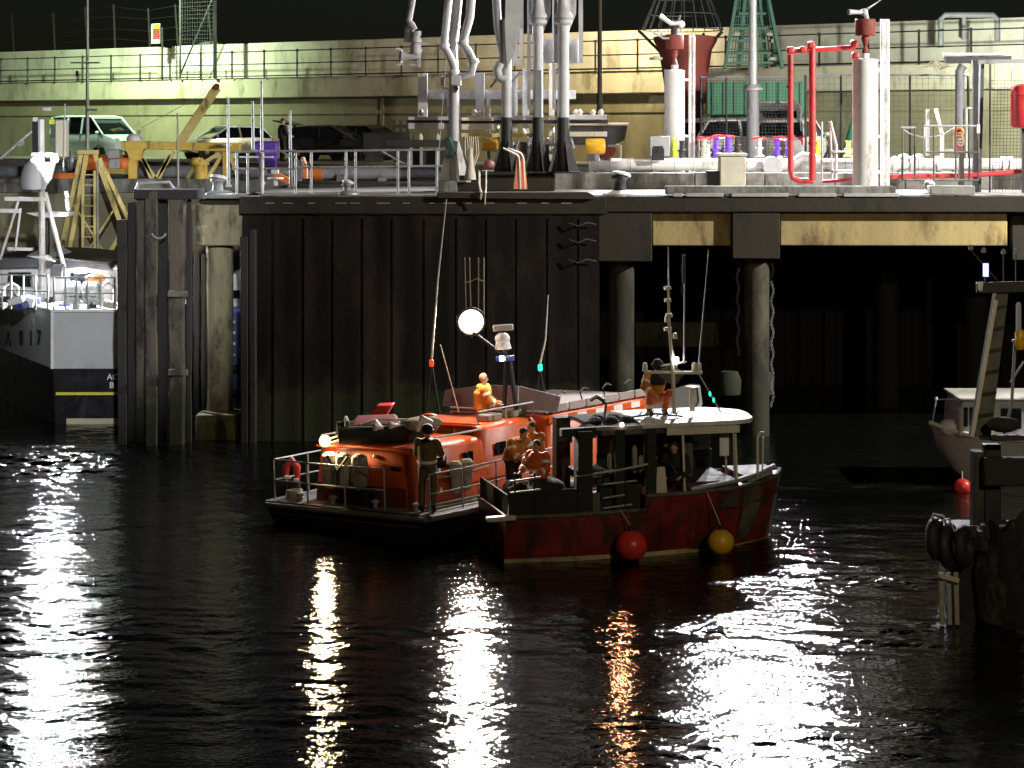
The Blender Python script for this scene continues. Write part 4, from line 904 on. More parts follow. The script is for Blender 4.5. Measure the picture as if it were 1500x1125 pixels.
for a in (56, 80): MB().lathe([(.06, .12), (.13, .02), (.13, 0)], TL(a, 233, MDt - .3), (.1, .9, .3), 14).build('floodlight', M['white_paint'], tr, world=False)
for a in (56, 80): MB().ball(TL(a, 233, MDt - .34), .11, 12, 8).build('floodlight_lens', M['e_white'], tr, world=False)
MB().beam(TL(98, 292, MDt), TL(100, 308, MDt), .1).beam(TL(97, 280, MDt), TL(99, 290, MDt), .1).build('white_horn', M['white_paint'], tr, world=False)
MB().prism([TL(55, 320, MDt + .3), TL(70, 320, MDt + .3), TL(70, 375, MDt + .3), TL(56, 375, MDt + .3)], (0, .3, 0)).build('exhaust_stack', M['black_paint'], tr, world=False, bevel=.03)
MB().box(*(lambda a, b: (a.x, b.x, a.y, a.y + .4, b.z, a.z))(TL(74, 388, 60.8), TL(91, 406, 60.8))).build('black_box', M['black_paint'], tr, world=False, bevel=.02)
MB().tube([TL(0, 232, MDt), TL(46, 192, MDt)], .05, 8).tube([TL(25, 212, MDt), TL(35, 209, MDt)], .07, 6).build('stowed_boom', M['galvanised'], tr, world=False)
MB().obox(TL(69, 160, MDt), (.22, .18, .09)).obox(TL(52, 175, MDt), (.12, .2, .12)).build('mast_top_lamp', M['white_paint'], tr, world=False)
MB().prism([TL(47, 178, MDt + .1), TL(58, 178, MDt + .1), TL(58, 225, MDt + .1), TL(47, 225, MDt + .1)], (0, .3, 0)).build('mast_panel', M['black_paint'], tr, world=False)
MB().tube([TL(93, 250, MDt), TL(95, 152, MDt)], .02, 6).build('whip_aerial', M['galvanised'], tr, world=False)
bx = MB().prism([TL(81, 230, MDt + .4), TL(97, 230, MDt + .4), TL(97, 176, MDt + .4), TL(81, 176, MDt + .4)], (0, .4, 0)).build('control_cabinet', M['cream_paint'], tr, world=False, bevel=.02)
MB().prism([TL(72, 182, MDt + .3), TL(79, 182, MDt + .3), TL(79, 175, MDt + .3), TL(72, 175, MDt + .3)], (0, .1, 0)).build('yellow_plate', M['lime_paint'], bx, world=False)

# ------------------------------------------------------------------ blue boat glimpsed between the column and the wall
t = thing('blue_workboat', 'blue workboat glimpsed in the gap beside the concrete column', 'workboat', (PX(352, 62), 62, 0))
MB().loft([[Vector((PX(330, 62), 61 + .0, z)), Vector((PX(372, 62), 61.0, z)), Vector((PX(372, 62), 68, z)), Vector((PX(330, 62), 68, z))] for z in (-.5, PZ(455, 61))], smooth=False).build('hull', M['blue_paint'], t, bevel=.05)
MB().box(PX(335, 62), PX(372, 62), 62, 67, PZ(455, 61) + .002, PZ(400, 62)).build('wheelhouse', M['white_paint'], t, bevel=.05)
MB().box(PX(338, 62), PX(354, 62), 61.93, 62.05, PZ(437, 62), PZ(425, 62)).build('window', M['glass'], t)
MB().torus(P(347, 558, 60.8), .38, .12, (.5, -1, 0), 20, 10).build('tyre_fender', M['rubber'], t)
for k in range(5): MB().ball(P(343, 472 + k * 16, 60.85), .05, 8, 6).build('deck_light', M['lens'], t)
# ------------------------------------------------------------------ white cabin boat behind, right edge
WD = 48.0
t = thing('white_cabin_boat', 'small white cabin boat moored at the right edge', 'cabin boat', (PX(1378, WD), WD, -.16))
wi = rootm(t).inverted()
def WL(px, py, D_): return wi @ P(px, py, D_)
rings = []
for x, hb, zd, zk in ((0, .05, 1.50, .95), (.35, .55, 1.42, .45), (.8, .95, 1.34, .1), (1.6, 1.15, 1.28, -.2), (4.5, 1.2, 1.2, -.25)):
    rings.append([Vector((x, 1.2 - hb, zd)), Vector((x + .1, 1.2 - hb * .85, zk + (zd - zk) * .45)), Vector((x + .15, 1.2 - hb * .45, zk)), Vector((x + .15, 1.2 + hb * .45, zk)), Vector((x + .1, 1.2 + hb * .85, zk + (zd - zk) * .45)), Vector((x, 1.2 + hb, zd))])
MB().loft(rings).build('hull', M['hull_grey'], t, world=False)
MB().tube([Vector((0, 1.2, 1.52)), Vector((.35, .63, 1.44)), Vector((.8, .22, 1.36)), Vector((1.6, .02, 1.3)), Vector((4.5, -.02, 1.22))], .06, 8).build('gunwale', M['white_paint'], t, world=False)
MB().ball((.45, 1.0, 1.42), (.3, .45, .22), 14, 8).build('bow_cover', M['white_paint'], t, world=False)
cb = MB().loft([[Vector((a, b, z)) for a, b in ((x0, .35), (3.6, .3), (3.6, 2.1), (x0, 2.05))] for z, x0 in ((1.3, .5), (1.9, .52), (2.18, .62))], smooth=False).build('cabin', M['hull_grey'], t, world=False, bevel=.05)
for a, b in ((.62, .72), (.76, .88)): MB().box(a, b, .31, .36, 1.55, 2.02).build('window', M['glass'], cb, world=False, bevel=.02)
MB().box(1.5, 2.0, .29, .34, 1.5, 2.0).build('window', M['glass'], cb, world=False, bevel=.03)
MB().box(.5, 3.7, .25, 2.15, 2.181, 2.25).build('cabin_roof', M['hull_dim_grey'], cb, world=False, bevel=.03)
MB().tube([(.05, 1.2, 1.5), (.12, 1.1, 2.1)], .02, 6).tube([(.12, 1.1, 2.1), (.6, .4, 2.2)], .015, 6).build('pulpit_rail', M['galvanised'], t, world=False)
MB().lathe([(.03, 0), (.04, .04), (.03, .09)], (.12, 1.08, 2.08), seg=8).build('bow_lamp', M['lens'], t, world=False)
c0 = P(1410, 714, 47.5)
t = thing('ball_fender', 'small red ball fender beside the white cabin boat', 'fender', c0)
MB().ball(c0, .21, 16, 12).build('ball', M['buoy_red'], t); MB().tube([c0, P(1409, 690, 47.6)], .02, 5).build('lanyard', M['rope'], t)

# ------------------------------------------------------------------ dark steel workboat, nearest on the right edge
KD = 35.0
t = thing('dark_workboat', 'black steel workboat with leaning boom and hanging tyres at right edge', 'workboat', (PX(1385, KD), KD, 0))
ki = rootm(t).inverted()
def KL(px, py, D_): return ki @ P(px, py, D_)
zt = PZ(800, KD)
MB().loft([[Vector((a, b, z)) for a, b in ((.05 - .05 * k, 0), (3.5, -.2), (3.5, 2.4), (.4, 2.4))] for z, k in ((-.6, 0), (.2, .5), (zt, 1))], smooth=False).build('hull', M['hull_black'], t, world=False, bevel=.04)
MB().loft([[KL(1440, 770, 34.8), KL(1452, 760, 34.6), KL(1470, 780, 34.4), KL(1500, 745, 34.3)], [KL(1428, 840, 34.8), KL(1452, 850, 34.6), KL(1475, 850, 34.4), KL(1500, 850, 34.3)], [KL(1435, 905, 34.8), KL(1460, 925, 34.6), KL(1480, 925, 34.4), KL(1500, 922, 34.3)]], caps=False, closed=False).build('bow_plate', M['rusty_black'], t, world=False)
for a in (1380, 1391, 1402): MB().beam(KL(a, 915, 34.6), KL(a - 2, 838, 34.6), .055, .08).build('rubbing_post', M['bag_cloth'], t, world=False, bevel=.01)
MB().beam(KL(1376, 843, 34.5), KL(1405, 851, 34.5), .07, .09).build('rubbing_beam', M['rope'], t, world=False, bevel=.02)
for a, y_, r_ in ((1372, 790, .27), (1390, 800, .30), (1412, 800, .26)):
    MB().torus(KL(a, y_, 34.6), r_, .11, (.9, -.5, .1), 18, 10).build('tyre_fender', M['rubber'], t, world=False)
MB().tube([KL(1360, 770, 34.6), KL(1368, 753, 34.6), KL(1382, 756, 34.6), KL(1386, 770, 34.6)], .022, 6).tube([KL(1376, 764, 34.5), KL(1390, 760, 34.5), KL(1398, 778, 34.5), KL(1410, 782, 34.5)], .022, 6).build('tyre_rope', M['galvanised'], t, world=False)
MB().beam(KL(1436, 660, 36.2), KL(1436, 792, 36.2), .36, .3).build('boom_foot', M['pile_timber'], t, world=False, bevel=.02)
MB().beam(KL(1452, 650, 36.1), KL(1452, 792, 36.1), .22, .3).build('king_post', M['black_paint'], t, world=False, bevel=.02)
boom = MB().prism([KL(1424, 640, 36.0), KL(1452, 640, 36.0), KL(1478, 428, 36.0), KL(1460, 428, 36.0)], (0, .3, 0)).build('boom', M['worn_grey'], t, world=False, bevel=.02)
MB().beam(KL(1424, 640, 35.95), KL(1459, 440, 35.95), .05, .06).build('boom_edge', M['cream_paint'], boom, world=False)
for k in range(6): 
    f = k / 6; MB().beam(KL(1428 + 34 * f, 610 - 190 * f, 35.96), KL(1456 + 22 * f, 606 - 190 * f, 35.96), .03, .05).build('hydraulic_clamp', M['black_paint'], boom, world=False)
MB().beam(KL(1430, 422, 36), KL(1510, 420, 36), .12, .2).build('crossbar', M['black_paint'], t, world=False, bevel=.02)
MB().lathe([(.02, 0), (.04, .06), (.055, .14), (.055, .17)], KL(1436, 427, 35.9), seg=10).build('bar_lamp', M['lens'], t, world=False)
MB().obox(KL(1436, 420, 35.8), (.07, .05, .12)).build('lamp_glass', M['lifeboat_white'], t, world=False)
MB().cyl(KL(1444, 405, 36.1), KL(1444, 386, 36.1), .05, seg=10).build('tube_lamp', M['e_blue'], t, world=False)
MB().cyl(KL(1444, 418, 36.1), KL(1444, 405, 36.1), .03, seg=8).build('lamp_stem', M['black_paint'], t, world=False)
for a, y_ in ((1422, 366), (1441, 370), (1470, 372), (1488, 372)): MB().lathe([(.04, 0), (.05, .04), (.02, .09)], KL(a, y_, 36.2), seg=8).build('guy_shackle', M['galvanised'], t, world=False)
for a, b in (((1422, 366), (1470, 421)), ((1470, 372), (1470, 421)), ((1488, 372), (1488, 421))): MB().cyl(KL(*a, 36.2), KL(*b, 36.2), .012, seg=5).build('guy_wire', M['dark_steel'], t, world=False)
MB().tube([KL(1468, 650, 36.3), KL(1482, 590, 36.3), KL(1487, 500, 36.3)], .03, 6).tube([KL(1482, 500, 36.3), KL(1500, 495, 36.3)], .025, 6).tube([KL(1480, 560, 36.3), KL(1500, 530, 36.3)], .02, 6).build('side_rail', M['galvanised'], t, world=False)
MB().lathe([(.06, 0), (.09, .05), (.09, .3), (.05, .36)], KL(1494, 512, 36.2), seg=10).build('yellow_float', M['buoy_yellow'], t, world=False)
MB().lathe([(.05, 0), (.05, .5), (.03, .55)], KL(1492, 488, 36.2), seg=8).build('pale_tube', M['hull_grey'], t, world=False)
MB().beam(KL(1452, 642, 35.6), KL(1510, 640, 35.6), .25, .08).beam(KL(1436, 641, 35.8), KL(1452, 641, 35.8), .25, .05).build('work_platform', M['dark_steel'], t, world=False)
MB().beam(KL(1462, 770, 35), KL(1510, 768, 35), .16, .05).build('deck_edge', M['galvanised'], t, world=False)
MB().ball(KL(1470, 622, 35.7), (.3, .2, .14), 12, 8).build('tarpaulin', M['net_dark'], t, world=False)
for k in range(9): MB().obox(KL(1405 + k * 11, 790 + rng.uniform(-12, 6), 34.9 + rng.uniform(-.1, .4)), (.3, .3, rng.uniform(.2, .45)), Euler((rng.uniform(-.4, .4), rng.uniform(-.4, .4), rng.uniform(0, 2))).to_matrix()).build('deck_gear', M['net_dark'], t, world=False, bevel=.05)
MB().obox(KL(1480, 690, 35.9), (1.0, .3, .5)).build('engine_box', M['net_dark'], t, world=False, bevel=.04)
# ------------------------------------------------------------------ lamp standards
def lamp_post(px, D_, zb, ztop, r0, r1, head, label, arm_px, m, em, headsize=(.7, .35, .18), two=False):
    t = thing('lamp_post', label, 'lamp post', (PX(px, D_), D_, zb))
    x = PX(px, D_)
    MB().lathe([(.16 if r0 < .15 else r0 * 1.5, 0), (.16 if r0 < .15 else r0 * 1.5, .05), (r0, .06), (r0, 3.2)], (x, D_, zb), seg=12).build('base_section', M[m[0]], t)
    MB().cyl((x, D_, zb + 3.2), (x, D_, ztop), r1, r1 * .8, seg=12).build('pole', M[m[1]], t)
    h = Vector(head)
    MB().tube([(x, D_, ztop - .15), (x + (h.x - x) * .5, D_, ztop + .1), (h.x, h.y, h.z + .22)], .05, 8).build('arm', M[m[1]], t)
    hd = MB().obox(h + Vector((0, 0, .2)), headsize).build('lamp_head', M['grey_paint'], t, bevel=.03)
    MB().obox(h + Vector((0, 0, .07)), (headsize[0] * .7, headsize[1] * .7, .05)).build('lamp_glass', M[em], hd)
    return t, x
t, x = lamp_post(128, 91.0, DECK, 15.3, .085, .075, LAMP_GREEN + Vector((0, 0, .3)), 'tall pale green-lit lamp post in front of the white van', 150, ('galvanised', 'galvanised'), 'e_metal')
MB().beam((PX(103, 90.9), 90.9, PZ(92, 91)), (PX(146, 90.9), 90.9, PZ(92, 91)), .07).beam((PX(128, 90.9), 90.9, PZ(161, 91)), (PX(142, 90.9), 90.9, PZ(161, 91)), .1).build('cross_bracket', M['grey_paint'], t)
MB().lathe([(.03, 0), (.07, .05), (.07, .2), (.03, .26)], (PX(113, 90.9), 90.9, PZ(112, 91)), seg=10).build('camera_housing', M['black_paint'], t)
lamp_post(878.5, 77.0, DECK, 15.4, .11, .09, LAMP_SODIUM + Vector((0, 0, .3)), 'slim brown lamp post standing between loading arms and red navigation buoy', 912, ('wood_dark', 'wood_dark'), 'e_sodium')
t, x = lamp_post(1103, 67.0, DECK, 15.4, .20, .145, LAMP_BERTH + Vector((0, 0, .45)), 'thick grey lamp post with collar between white tower and red pipe frame', 1128, ('grey_paint', 'galvanised'), 'e_white', (1.0, .5, .25))
for k_ in (-1, 1): MB().obox(LAMP_BERTH + Vector((1.05 * k_, .3, .2)), (.8, .25, .5)).build('floodlight', M['grey_paint'], t, bevel=.03)
MB().beam(LAMP_BERTH + Vector((-1.5, .5, .1)), LAMP_BERTH + Vector((1.5, .5, .1)), .1).build('lamp_bar', M['galvanised'], t)
MB().lathe([(.2, 0), (.33, .02), (.33, .06), (.2, .2)], (x, 67.0, DECK + 3.1), seg=16).build('collar', M['galvanised'], t)
t = thing('east_light_mast', 'tall floodlight mast on the quay beyond the right edge', 'light mast', (26.0, 57.5, DECK))
MB().cyl((26.0, 57.5, DECK), (26.0, 57.5, 16.2), .16, .1, seg=12).tube([(26, 57.5, 16), (26.6, 51, 16.2), (27, 45.2, 15.9)], .09, 8).build('pole', M['galvanised'], t)
MB().obox(LAMP_EAST + Vector((.05, .05, .32)), (.8, .5, .25)).build('lamp_head', M['grey_paint'], t, bevel=.03)

# slim aerial rods standing on the quay
for px, y0, y1, D_, lb_ in ((261, 165, 276, 73.5, 'thinnest pale rod standing left of the yellow frame jib'), (335, 144, 274, 57.5, 'thin pale rod in front of the yellow frame corner'),
                            (371, 148, 222, 58.0, 'thick white rod standing at the left end of the quay railing'), (384, 118, 270, 57.2, 'tall slim rod in front of the purple bin'), (426, 162, 275, 57.1, 'slim rod in front of the black hatchback tailgate')):
    mb = MB().tube([P(px, y1, D_), P(px - .5, (y0 + y1) / 2, D_), P(px - 1, y0, D_)], [.045, .04, .028], 8)
    mb.obox(P(px, y1, D_) + Vector((0, 0, .03)), (.16, .16, .06)); tag(mb.build('slim_rod', M['galvanised']), lb_, 'rod', 'slim rods on the quay')

# ------------------------------------------------------------------ yellow trestle, gantry frame, ladder
D_ = 70.5
t = thing('yellow_trestle', 'yellow A-shaped steel trestle with splayed legs behind the trawler', 'trestle', P(140, 400, D_))
MB().beam(P(114, 223, D_), P(144, 223, D_), .3, .16).build('head_beam', M['pale_yellow'], t, bevel=.02)
for a, b in (((119, 226), (84, 392)), ((127, 226), (96, 400)), ((139, 226), (178, 330)), ((145, 232), (194, 335)), ((178, 330), (200, 400)), ((188, 325), (148, 392))):
    MB().beam(P(*a, D_), P(*b, D_ + (.6 if a[0] in (127, 145) else 0)), .15, .15).build('leg', M['pale_yellow'], t, bevel=.01)
for a, b in (((108, 300), (160, 380)), ((171, 300), (118, 385))): MB().beam(P(*a, D_ + .3), P(*b, D_ + .3), .05).build('brace', M['pale_yellow'], t)
for a in (84, 98, 200): MB().beam(P(a, 392, D_), Vector((PX(a, D_), D_ + .9, 1.0)), .14).build('foot', M['pale_yellow'], t)
D_ = 70.0
t = thing('access_ladder', 'pale yellow vertical ladder under the yellow trestle', 'ladder', P(130, 400, D_))
for a in (121.5, 139): MB().beam(P(a, 250, D_), P(a, 395, D_), .06, .09).build('side_rail', M['pale_yellow'], t)
for k in range(9): MB().cyl(P(121, 256 + k * 15.2, D_), P(139.5, 256 + k * 15.2, D_), .025, seg=6).build('rung', M['pale_yellow'], t)
MB().beam(P(143, 235, D_), P(144, 395, D_), .05).build('hose_pipe', M['galvanised'], t)
D_ = 74.6
t = thing('yellow_gantry', 'yellow steel gantry with a long beam and diagonal jib', 'gantry', P(265, 262, D_))
MB().beam(P(179, 212, D_), P(352, 216, D_), .42, .3).build('main_beam', M['yellow_paint'], t, bevel=.02)
for a, w in ((195, .3), (331, .22)): MB().beam(P(a, 218, D_), P(a, 265, D_), w).build('post', M['yellow_paint'], t, bevel=.01)
MB().prism([P(181, 214, D_ - .2), P(212, 214, D_ - .2), P(204, 235, D_ - .2), P(192, 235, D_ - .2)], (0, .3, 0)).build('gusset', M['yellow_paint'], t)
for a, b in (((205, 228), (228, 262)), ((210, 232), (222, 262)), ((255, 222), (228, 262)), ((248, 226), (233, 262)), ((322, 224), (296, 240)), ((326, 226), (302, 265)), ((337, 226), (352, 268)), ((290, 236), (270, 270))):
    MB().beam(P(*a, D_), P(*b, D_), .13).build('brace', M['pale_yellow'], t)
MB().beam(P(263, 210, D_), P(318, 128, D_), .30, .3).build('jib', M['pale_yellow'], t, bevel=.02)
MB().cyl(P(317, 127, D_ - .2), P(317, 127, D_ + .2), .12, seg=14).build('jib_sheave', M['rusty_red'], t)
MB().lathe([(.25, 0), (.25, .5), (.32, .52), (.32, .6)], P(294, 262, D_ - .3), seg=14).lathe([(.2, 0), (.28, .1), (.2, .3)], P(289, 243, D_ - .3), seg=12).build('winch_post', M['yellow_paint'], t)
MB().cyl(P(330, 214, D_ - .4), P(330, 211, D_ - .4), .25, seg=14).build('rope_drum', M['cream_paint'], t)
MB().tube([P(264, 208, D_), P(200, 222, D_)], .012, 5).tube([P(316, 128, D_), P(206, 188, D_)], .01, 5).build('jib_wire', M['galvanised'], t)
t = thing('orange_inflatable', 'orange inflatable rescue boat with white console stowed under the gantry', 'inflatable boat', P(158, 250, 76.5))
MB().tube([P(125, 240, 75.5), P(165, 242, 75.5), P(189, 240, 75.8), P(194, 238, 76.6), P(189, 236, 77.4), P(165, 236, 77.6), P(125, 236, 77.6)], .26, 12).build('tube', M['orange_paint'], t)
MB().prism([P(125, 238, 75.7), P(186, 240, 75.7), P(186, 236, 77.4), P(125, 236, 77.4)], (0, 0, .1)).build('floor', M['grey_paint'], t)
MB().obox(P(168, 230, 75.9), (.5, .5, .6)).build('console', M['white_paint'], t, bevel=.08); MB().obox(P(168, 240, 75.2), (.4, .1, .35)).build('white_patch', M['white_paint'], t, bevel=.02)
MB().beam(P(158, 250, 75.6), P(188, 251, 75.6), .8, .2).build('cradle', M['yellow_paint'], t, bevel=.02)
tag(MB().obox(P(96, 262, 74.6), (.75, .5, .4)).obox(P(96, 254.5, 74.6), (.8, .55, .06)).build('orange_crate', M['orange_paint'], bevel=.02), 'orange plastic crate on the quay edge beside the yellow trestle', 'crate')
t = thing('winch_reel', 'pale round winch reel standing left of the trestle head', 'winch reel', P(104, 248, 76))
MB().torus(P(103, 236, 76), .3, .09, (1, .4, 0), 18, 8).cyl(P(100, 236, 76), P(106, 236, 76), .12, seg=12).build('drum', M['galvanised'], t); MB().beam(P(103, 240, 76), P(103, 250, 76), .14).build('stand', M['galvanised'], t)
tag(MB().ball(P(194, 214, 74.7), (.36, .3, .2), 14, 8).ball(P(196, 204, 74.7), (.28, .26, .22), 14, 8).lathe([(.05, 0), (.08, .1), (.02, .14)], P(204, 196, 74.7), seg=8).ball(P(203, 208, 74.7), (.2, .2, .2), 10, 6).build('wrapped_cover', M['white_paint']), 'white plastic wrapped bundle on top of the yellow gantry post', 'wrapped bundle')

# ------------------------------------------------------------------ grey pipeline, left half
D_ = 77.0
t = thing('grey_pipeline', 'grey pipeline with orange collars along the quay behind the railing', 'pipeline', P(330, 262, D_))
zc = PZ(252.5, D_)
MB().cyl((-40, D_ + 4, zc), (PX(348, D_), D_, zc), .24, seg=16).build('pipe', M['grey_paint'], t)
MB().cyl(P(350, 254, 71.2), P(655, 254.8, 70.8), .21, seg=16).build('pipe', M['galvanised'], t)
for a, b in ((455, 472), (549, 570), (585, 600)): MB().cyl(P(a, 254.5, 71), P(b, 254.6, 71), .245, seg=16).build('collar', M['orange_paint'], t)
for a in (360, 420, 500, 560, 640): MB().obox((PX(a, 71), 71, DECK + .12), (.3, .5, .24)).build('support', M['kerb_concrete'], t)
t = thing('roller_guide', 'orange and white angled roller guide beside the mooring bollard', 'roller guide', P(408, 268, 60))
MB().beam(P(402, 256, 60), P(424, 266, 60), .16, .2).build('arm', M['orange_paint'], t, bevel=.02); MB().obox(P(403, 251, 60), (.22, .2, .16)).build('head', M['white_paint'], t, bevel=.03)
MB().lathe([(.06, 0), (.06, .18), (.26, .2), (.26, .25)], P(404, 272, 60), seg=14).build('pedestal', M['white_paint'], t)
t = thing('hose_reel', 'salmon orange fire hose cabinet standing behind the quay railing', 'hose cabinet', P(446, 265, 59))
MB().prism([P(441, 230, 59), P(445, 230, 59), P(450, 246, 59), P(450, 262, 59), P(444, 262, 59), P(444, 246, 59)], (0, .3, 0)).build('cabinet', M['salmon_paint'], t, bevel=.02); MB().obox(P(438, 250, 59.2), (.12, .2, .6)).build('stand', M['galvanised'], t)
# quay railing
D_ = 57.0
t = thing('quay_railing', 'grey tubular railing along the quay edge in front of the black hatchback', 'railing', P(500, 276, D_))
for a, y0 in ((347, 224), (363, 224), (433, 224), (456, 222), (507, 222), (521, 222), (583, 221), (599, 221), (640, 221)): MB().cyl(P(a, y0, D_), (PX(a, D_), D_, DECK), .035, seg=8).build('post', M['galvanised'], t)
MB().cyl(P(383, 224, D_), (PX(383, D_), D_, DECK), .075, seg=10).build('thick_post', M['galvanised'], t)
for a, b in (((340, 222), (433, 221)), ((433, 222), (652, 219)), ((340, 247), (433, 247)), ((433, 245.5), (648, 243))): MB().cyl(P(*a, D_), P(*b, D_), .03, seg=8).build('rail', M['galvanised'], t)
MB().beam(P(351, 230, D_), P(400, 230, D_), .1, .05).build('toe_board', M['white_paint'], t)
for a, b in (((412, 222), (436, 234)), ((560, 222), (592, 240)), ((440, 234), (456, 247))): MB().cyl(P(*a, D_), P(*b, D_), .025, seg=6).build('brace', M['galvanised'], t)
# bins, person-side clutter
for px, y0, y1, D_, lb_ in ((389, 209, 225, 78, 'large purple plastic bin behind the slim rods'), (396, 227, 250, 66, 'smaller purple drum below the large purple bin')):
    w = 17 if y0 < 220 else 8; x0, x1 = PX(px - w, D_), PX(px + w, D_); zb = max(DECK, PZ(y1 + (12 if y0 < 220 else 4), D_))
    t = thing('purple_bin', lb_, 'bin', ((x0 + x1) / 2, D_, zb))
    MB().loft([[Vector((x0 + i, D_, z)), Vector((x1 - i, D_, z)), Vector((x1 - i, D_ + .7, z)), Vector((x0 + i, D_ + .7, z))] for z, i in ((zb, .08), (PZ(y0, D_), 0))], smooth=False).build('body', M['purple_plastic'], t, bevel=.04)
    MB().box(x0 - .03, x1 + .03, D_ - .03, D_ + .73, PZ(y0, D_) + .002, PZ(y0, D_) + .07).build('rim', M['purple_plastic'], t, bevel=.02)
# dark plant machine beyond the railing
D_ = 80
t = thing('pallet_forks', 'dark loading machine with upright forks beside the black hatchback', 'loading machine', P(573, 240, D_))
MB().obox(P(568, 212, D_), (2.0, 1.2, 1.0)).build('body', M['black_paint'], t, bevel=.08)
for a in (577, 587, 597): MB().beam(P(a, 205, D_), P(a, 176, D_), .16, .12).build('mast_rail', M['dark_steel'], t)
for a in (185, 196): MB().beam(P(575, a, D_), P(600, a, D_), .1).build('mast_cross', M['dark_steel'], t)
for a in (548, 590): MB().cyl(P(a, 236, D_ - .6), P(a, 236, D_ - .35), .38, seg=18).build('wheel', M['rubber'], t)
t = thing('timber_stack', 'low dark crate structure with square openings behind the railing', 'crate structure', P(620, 245, 74))
MB().box(PX(565, 74), PX(660, 74), 74, 75.2, PZ(215, 74), PZ(205, 74)).build('top_beam', M['wood_dark'], t, bevel=.02)
for a in (600, 615, 640): MB().box(PX(a, 74), PX(a + 4, 74), 74, 74.3, DECK, PZ(216, 74)).build('post', M['galvanised'], t)
MB().box(PX(600, 74), PX(660, 74), 74.4, 75.1, DECK, PZ(218, 74)).build('back_board', M['wood_dark'], t)
for a in (616, 641): MB().lathe([(.08, 0), (.1, .1), (.03, .25)], P(a, 205, 74.3), seg=8).build('knob', M['cream_paint'], t)
# bollards along the quay edge
def bollard(px, D_, s, label, white=True):
    t = thing('bollard', label, 'bollard', (PX(px, D_), D_, DECK), group='mooring bollards on the quay edge')
    MB().lathe([(.42 * s, 0), (.42 * s, .04), (.2 * s, .12), (.17 * s, .34 * s), (.2 * s, .42 * s), (.27 * s, .47 * s), (.24 * s, .56 * s), (.02, .6 * s)], (PX(px, D_), D_, DECK), seg=18).build('post', M['dark_steel' if white else 'grey_paint'], t)
    MB().lathe([(.30 * s, .0), (.30 * s, .05), (.16 * s, .1), (.02, .11)], (PX(px, D_) + .03, D_, DECK + .56 * s), (.2, .1, 1), 14).build('cap', M['white_paint'], t)
    MB().lathe([(.56 * s, 0), (.55 * s, .03), (.3 * s, .1), (.2 * s, .11)], (PX(px, D_) + .05, D_ - .02, DECK + .005), seg=18).build('base_plate', M['white_paint' if white else 'galvanised'], t)
bollard(908, 56.2, .95, 'mooring bollard with white painted base and cap'); bollard(508, 56.2, .55, 'short grey mooring bollard below the quay railing', False)
bollard(319, 56.3, .8, 'grey bollard on the isolated pier slab', False); bollard(1360, 56.5, .5, 'small grey bollard under the galvanised cage', False)
# quay edge timbers and kerbs
tag(MB().prism([P(640, 282, 55.0), P(860, 281, 55.0), P(872, 287, 55.0), P(872, 292, 55.0), P(640, 291, 55.0)], (0, .35, 0)).build('rusty_rubbing_strip', M['wood_dark'], bevel=.02), 'rust brown rubbing strip along the quay edge under the loading arms', 'edge strip')
t = thing('edge_coaming', 'raised pale coaming along the quay edge below the white towers', 'coaming', P(1150, 288, 55.0))
MB().box(PX(975, 55.3), PX(1312, 55.3), 55.25, 55.6, DECK + .02, PZ(272.5, 55.3)).build('kerb', M['kerb_concrete'], t, bevel=.03)
for a, b in ((986, 1000), (1005, 1060), (1072, 1155), (1170, 1225), (1236, 1318)): MB().box(PX(a, 55.1), PX(b, 55.1), 55.12, 55.24, DECK - .03, DECK + .07).build('edge_plate', M['galvanised'], t, bevel=.01)
MB().box(PX(1362, 55.3), PX(1428, 55.3), 55.25, 55.7, DECK + .02, PZ(272, 55.3)).build('kerb_block', M['kerb_concrete'], t, bevel=.03)
t = thing('pipe_plinth', 'low weathered concrete kerb carrying the white pipeline', 'kerb', (10, 61, DECK))
mb = MB(); x = PX(812, 61)
while x < XR - 1: mb.box(x, x + 2.1, 61.0, 61.6, DECK - .01, DECK + .50 + rng.uniform(-.01, .01)); x += 2.12
mb.build('kerb_course', M['kerb_concrete'], t, bevel=.03)
MB().box(PX(774, 59.2), PX(812, 59.2), 58.9, 59.5, DECK, PZ(254, 59.2)).build('dark_block', M['fascia'], t, bevel=.02)

# ------------------------------------------------------------------ white pipeline on the right with its valves
t = thing('white_pipeline', 'bright white insulated pipeline running along the quay to the right edge', 'pipeline', P(1180, 250, 62.4))
D_ = 62.4; zc = PZ(241, D_)
for a, b in ((863, 1052), (1092, 1252), (1296, 1368), (1374, 1500)): MB().cyl((PX(a, D_), D_, zc), (PX(b, D_), D_, zc), .19, seg=18).build('pipe', M['white_paint'], t)
for a in (866, 1128, 1142, 1175, 1310, 1335, 1374, 1470, 1480): MB().cyl((PX(a, D_) - .06, D_, zc), (PX(a, D_) + .06, D_, zc), .26, seg=18).build('flange', M['white_paint'], t)
MB().tube([(PX(1160, D_), D_ - .1, zc), (PX(1175, D_), D_ - .3, zc + .25), (PX(1190, D_), D_ - .3, zc + .2), (PX(1200, D_), D_ - .1, zc)], .16, 12).build('pipe_bend', M['white_paint'], t)
MB().cyl((PX(1130, D_), D_ - .4, zc - .05), (PX(1130, D_), D_ + .3, zc - .05), .3, seg=18).build('blind_flange', M['galvanised'], t)
for a in (880, 960, 1030, 1120, 1210, 1320, 1400, 1460): MB().obox((PX(a, D_), D_, DECK + .28), (.2, .34, .56)).build('saddle', M['grey_paint'], t)
for a, h in ((1324, .2), (1345, .22)): MB().ball((PX(a, D_), D_, zc + .2), (.2, .16, .14), 12, 8).build('valve_bonnet', M['white_paint'], t)
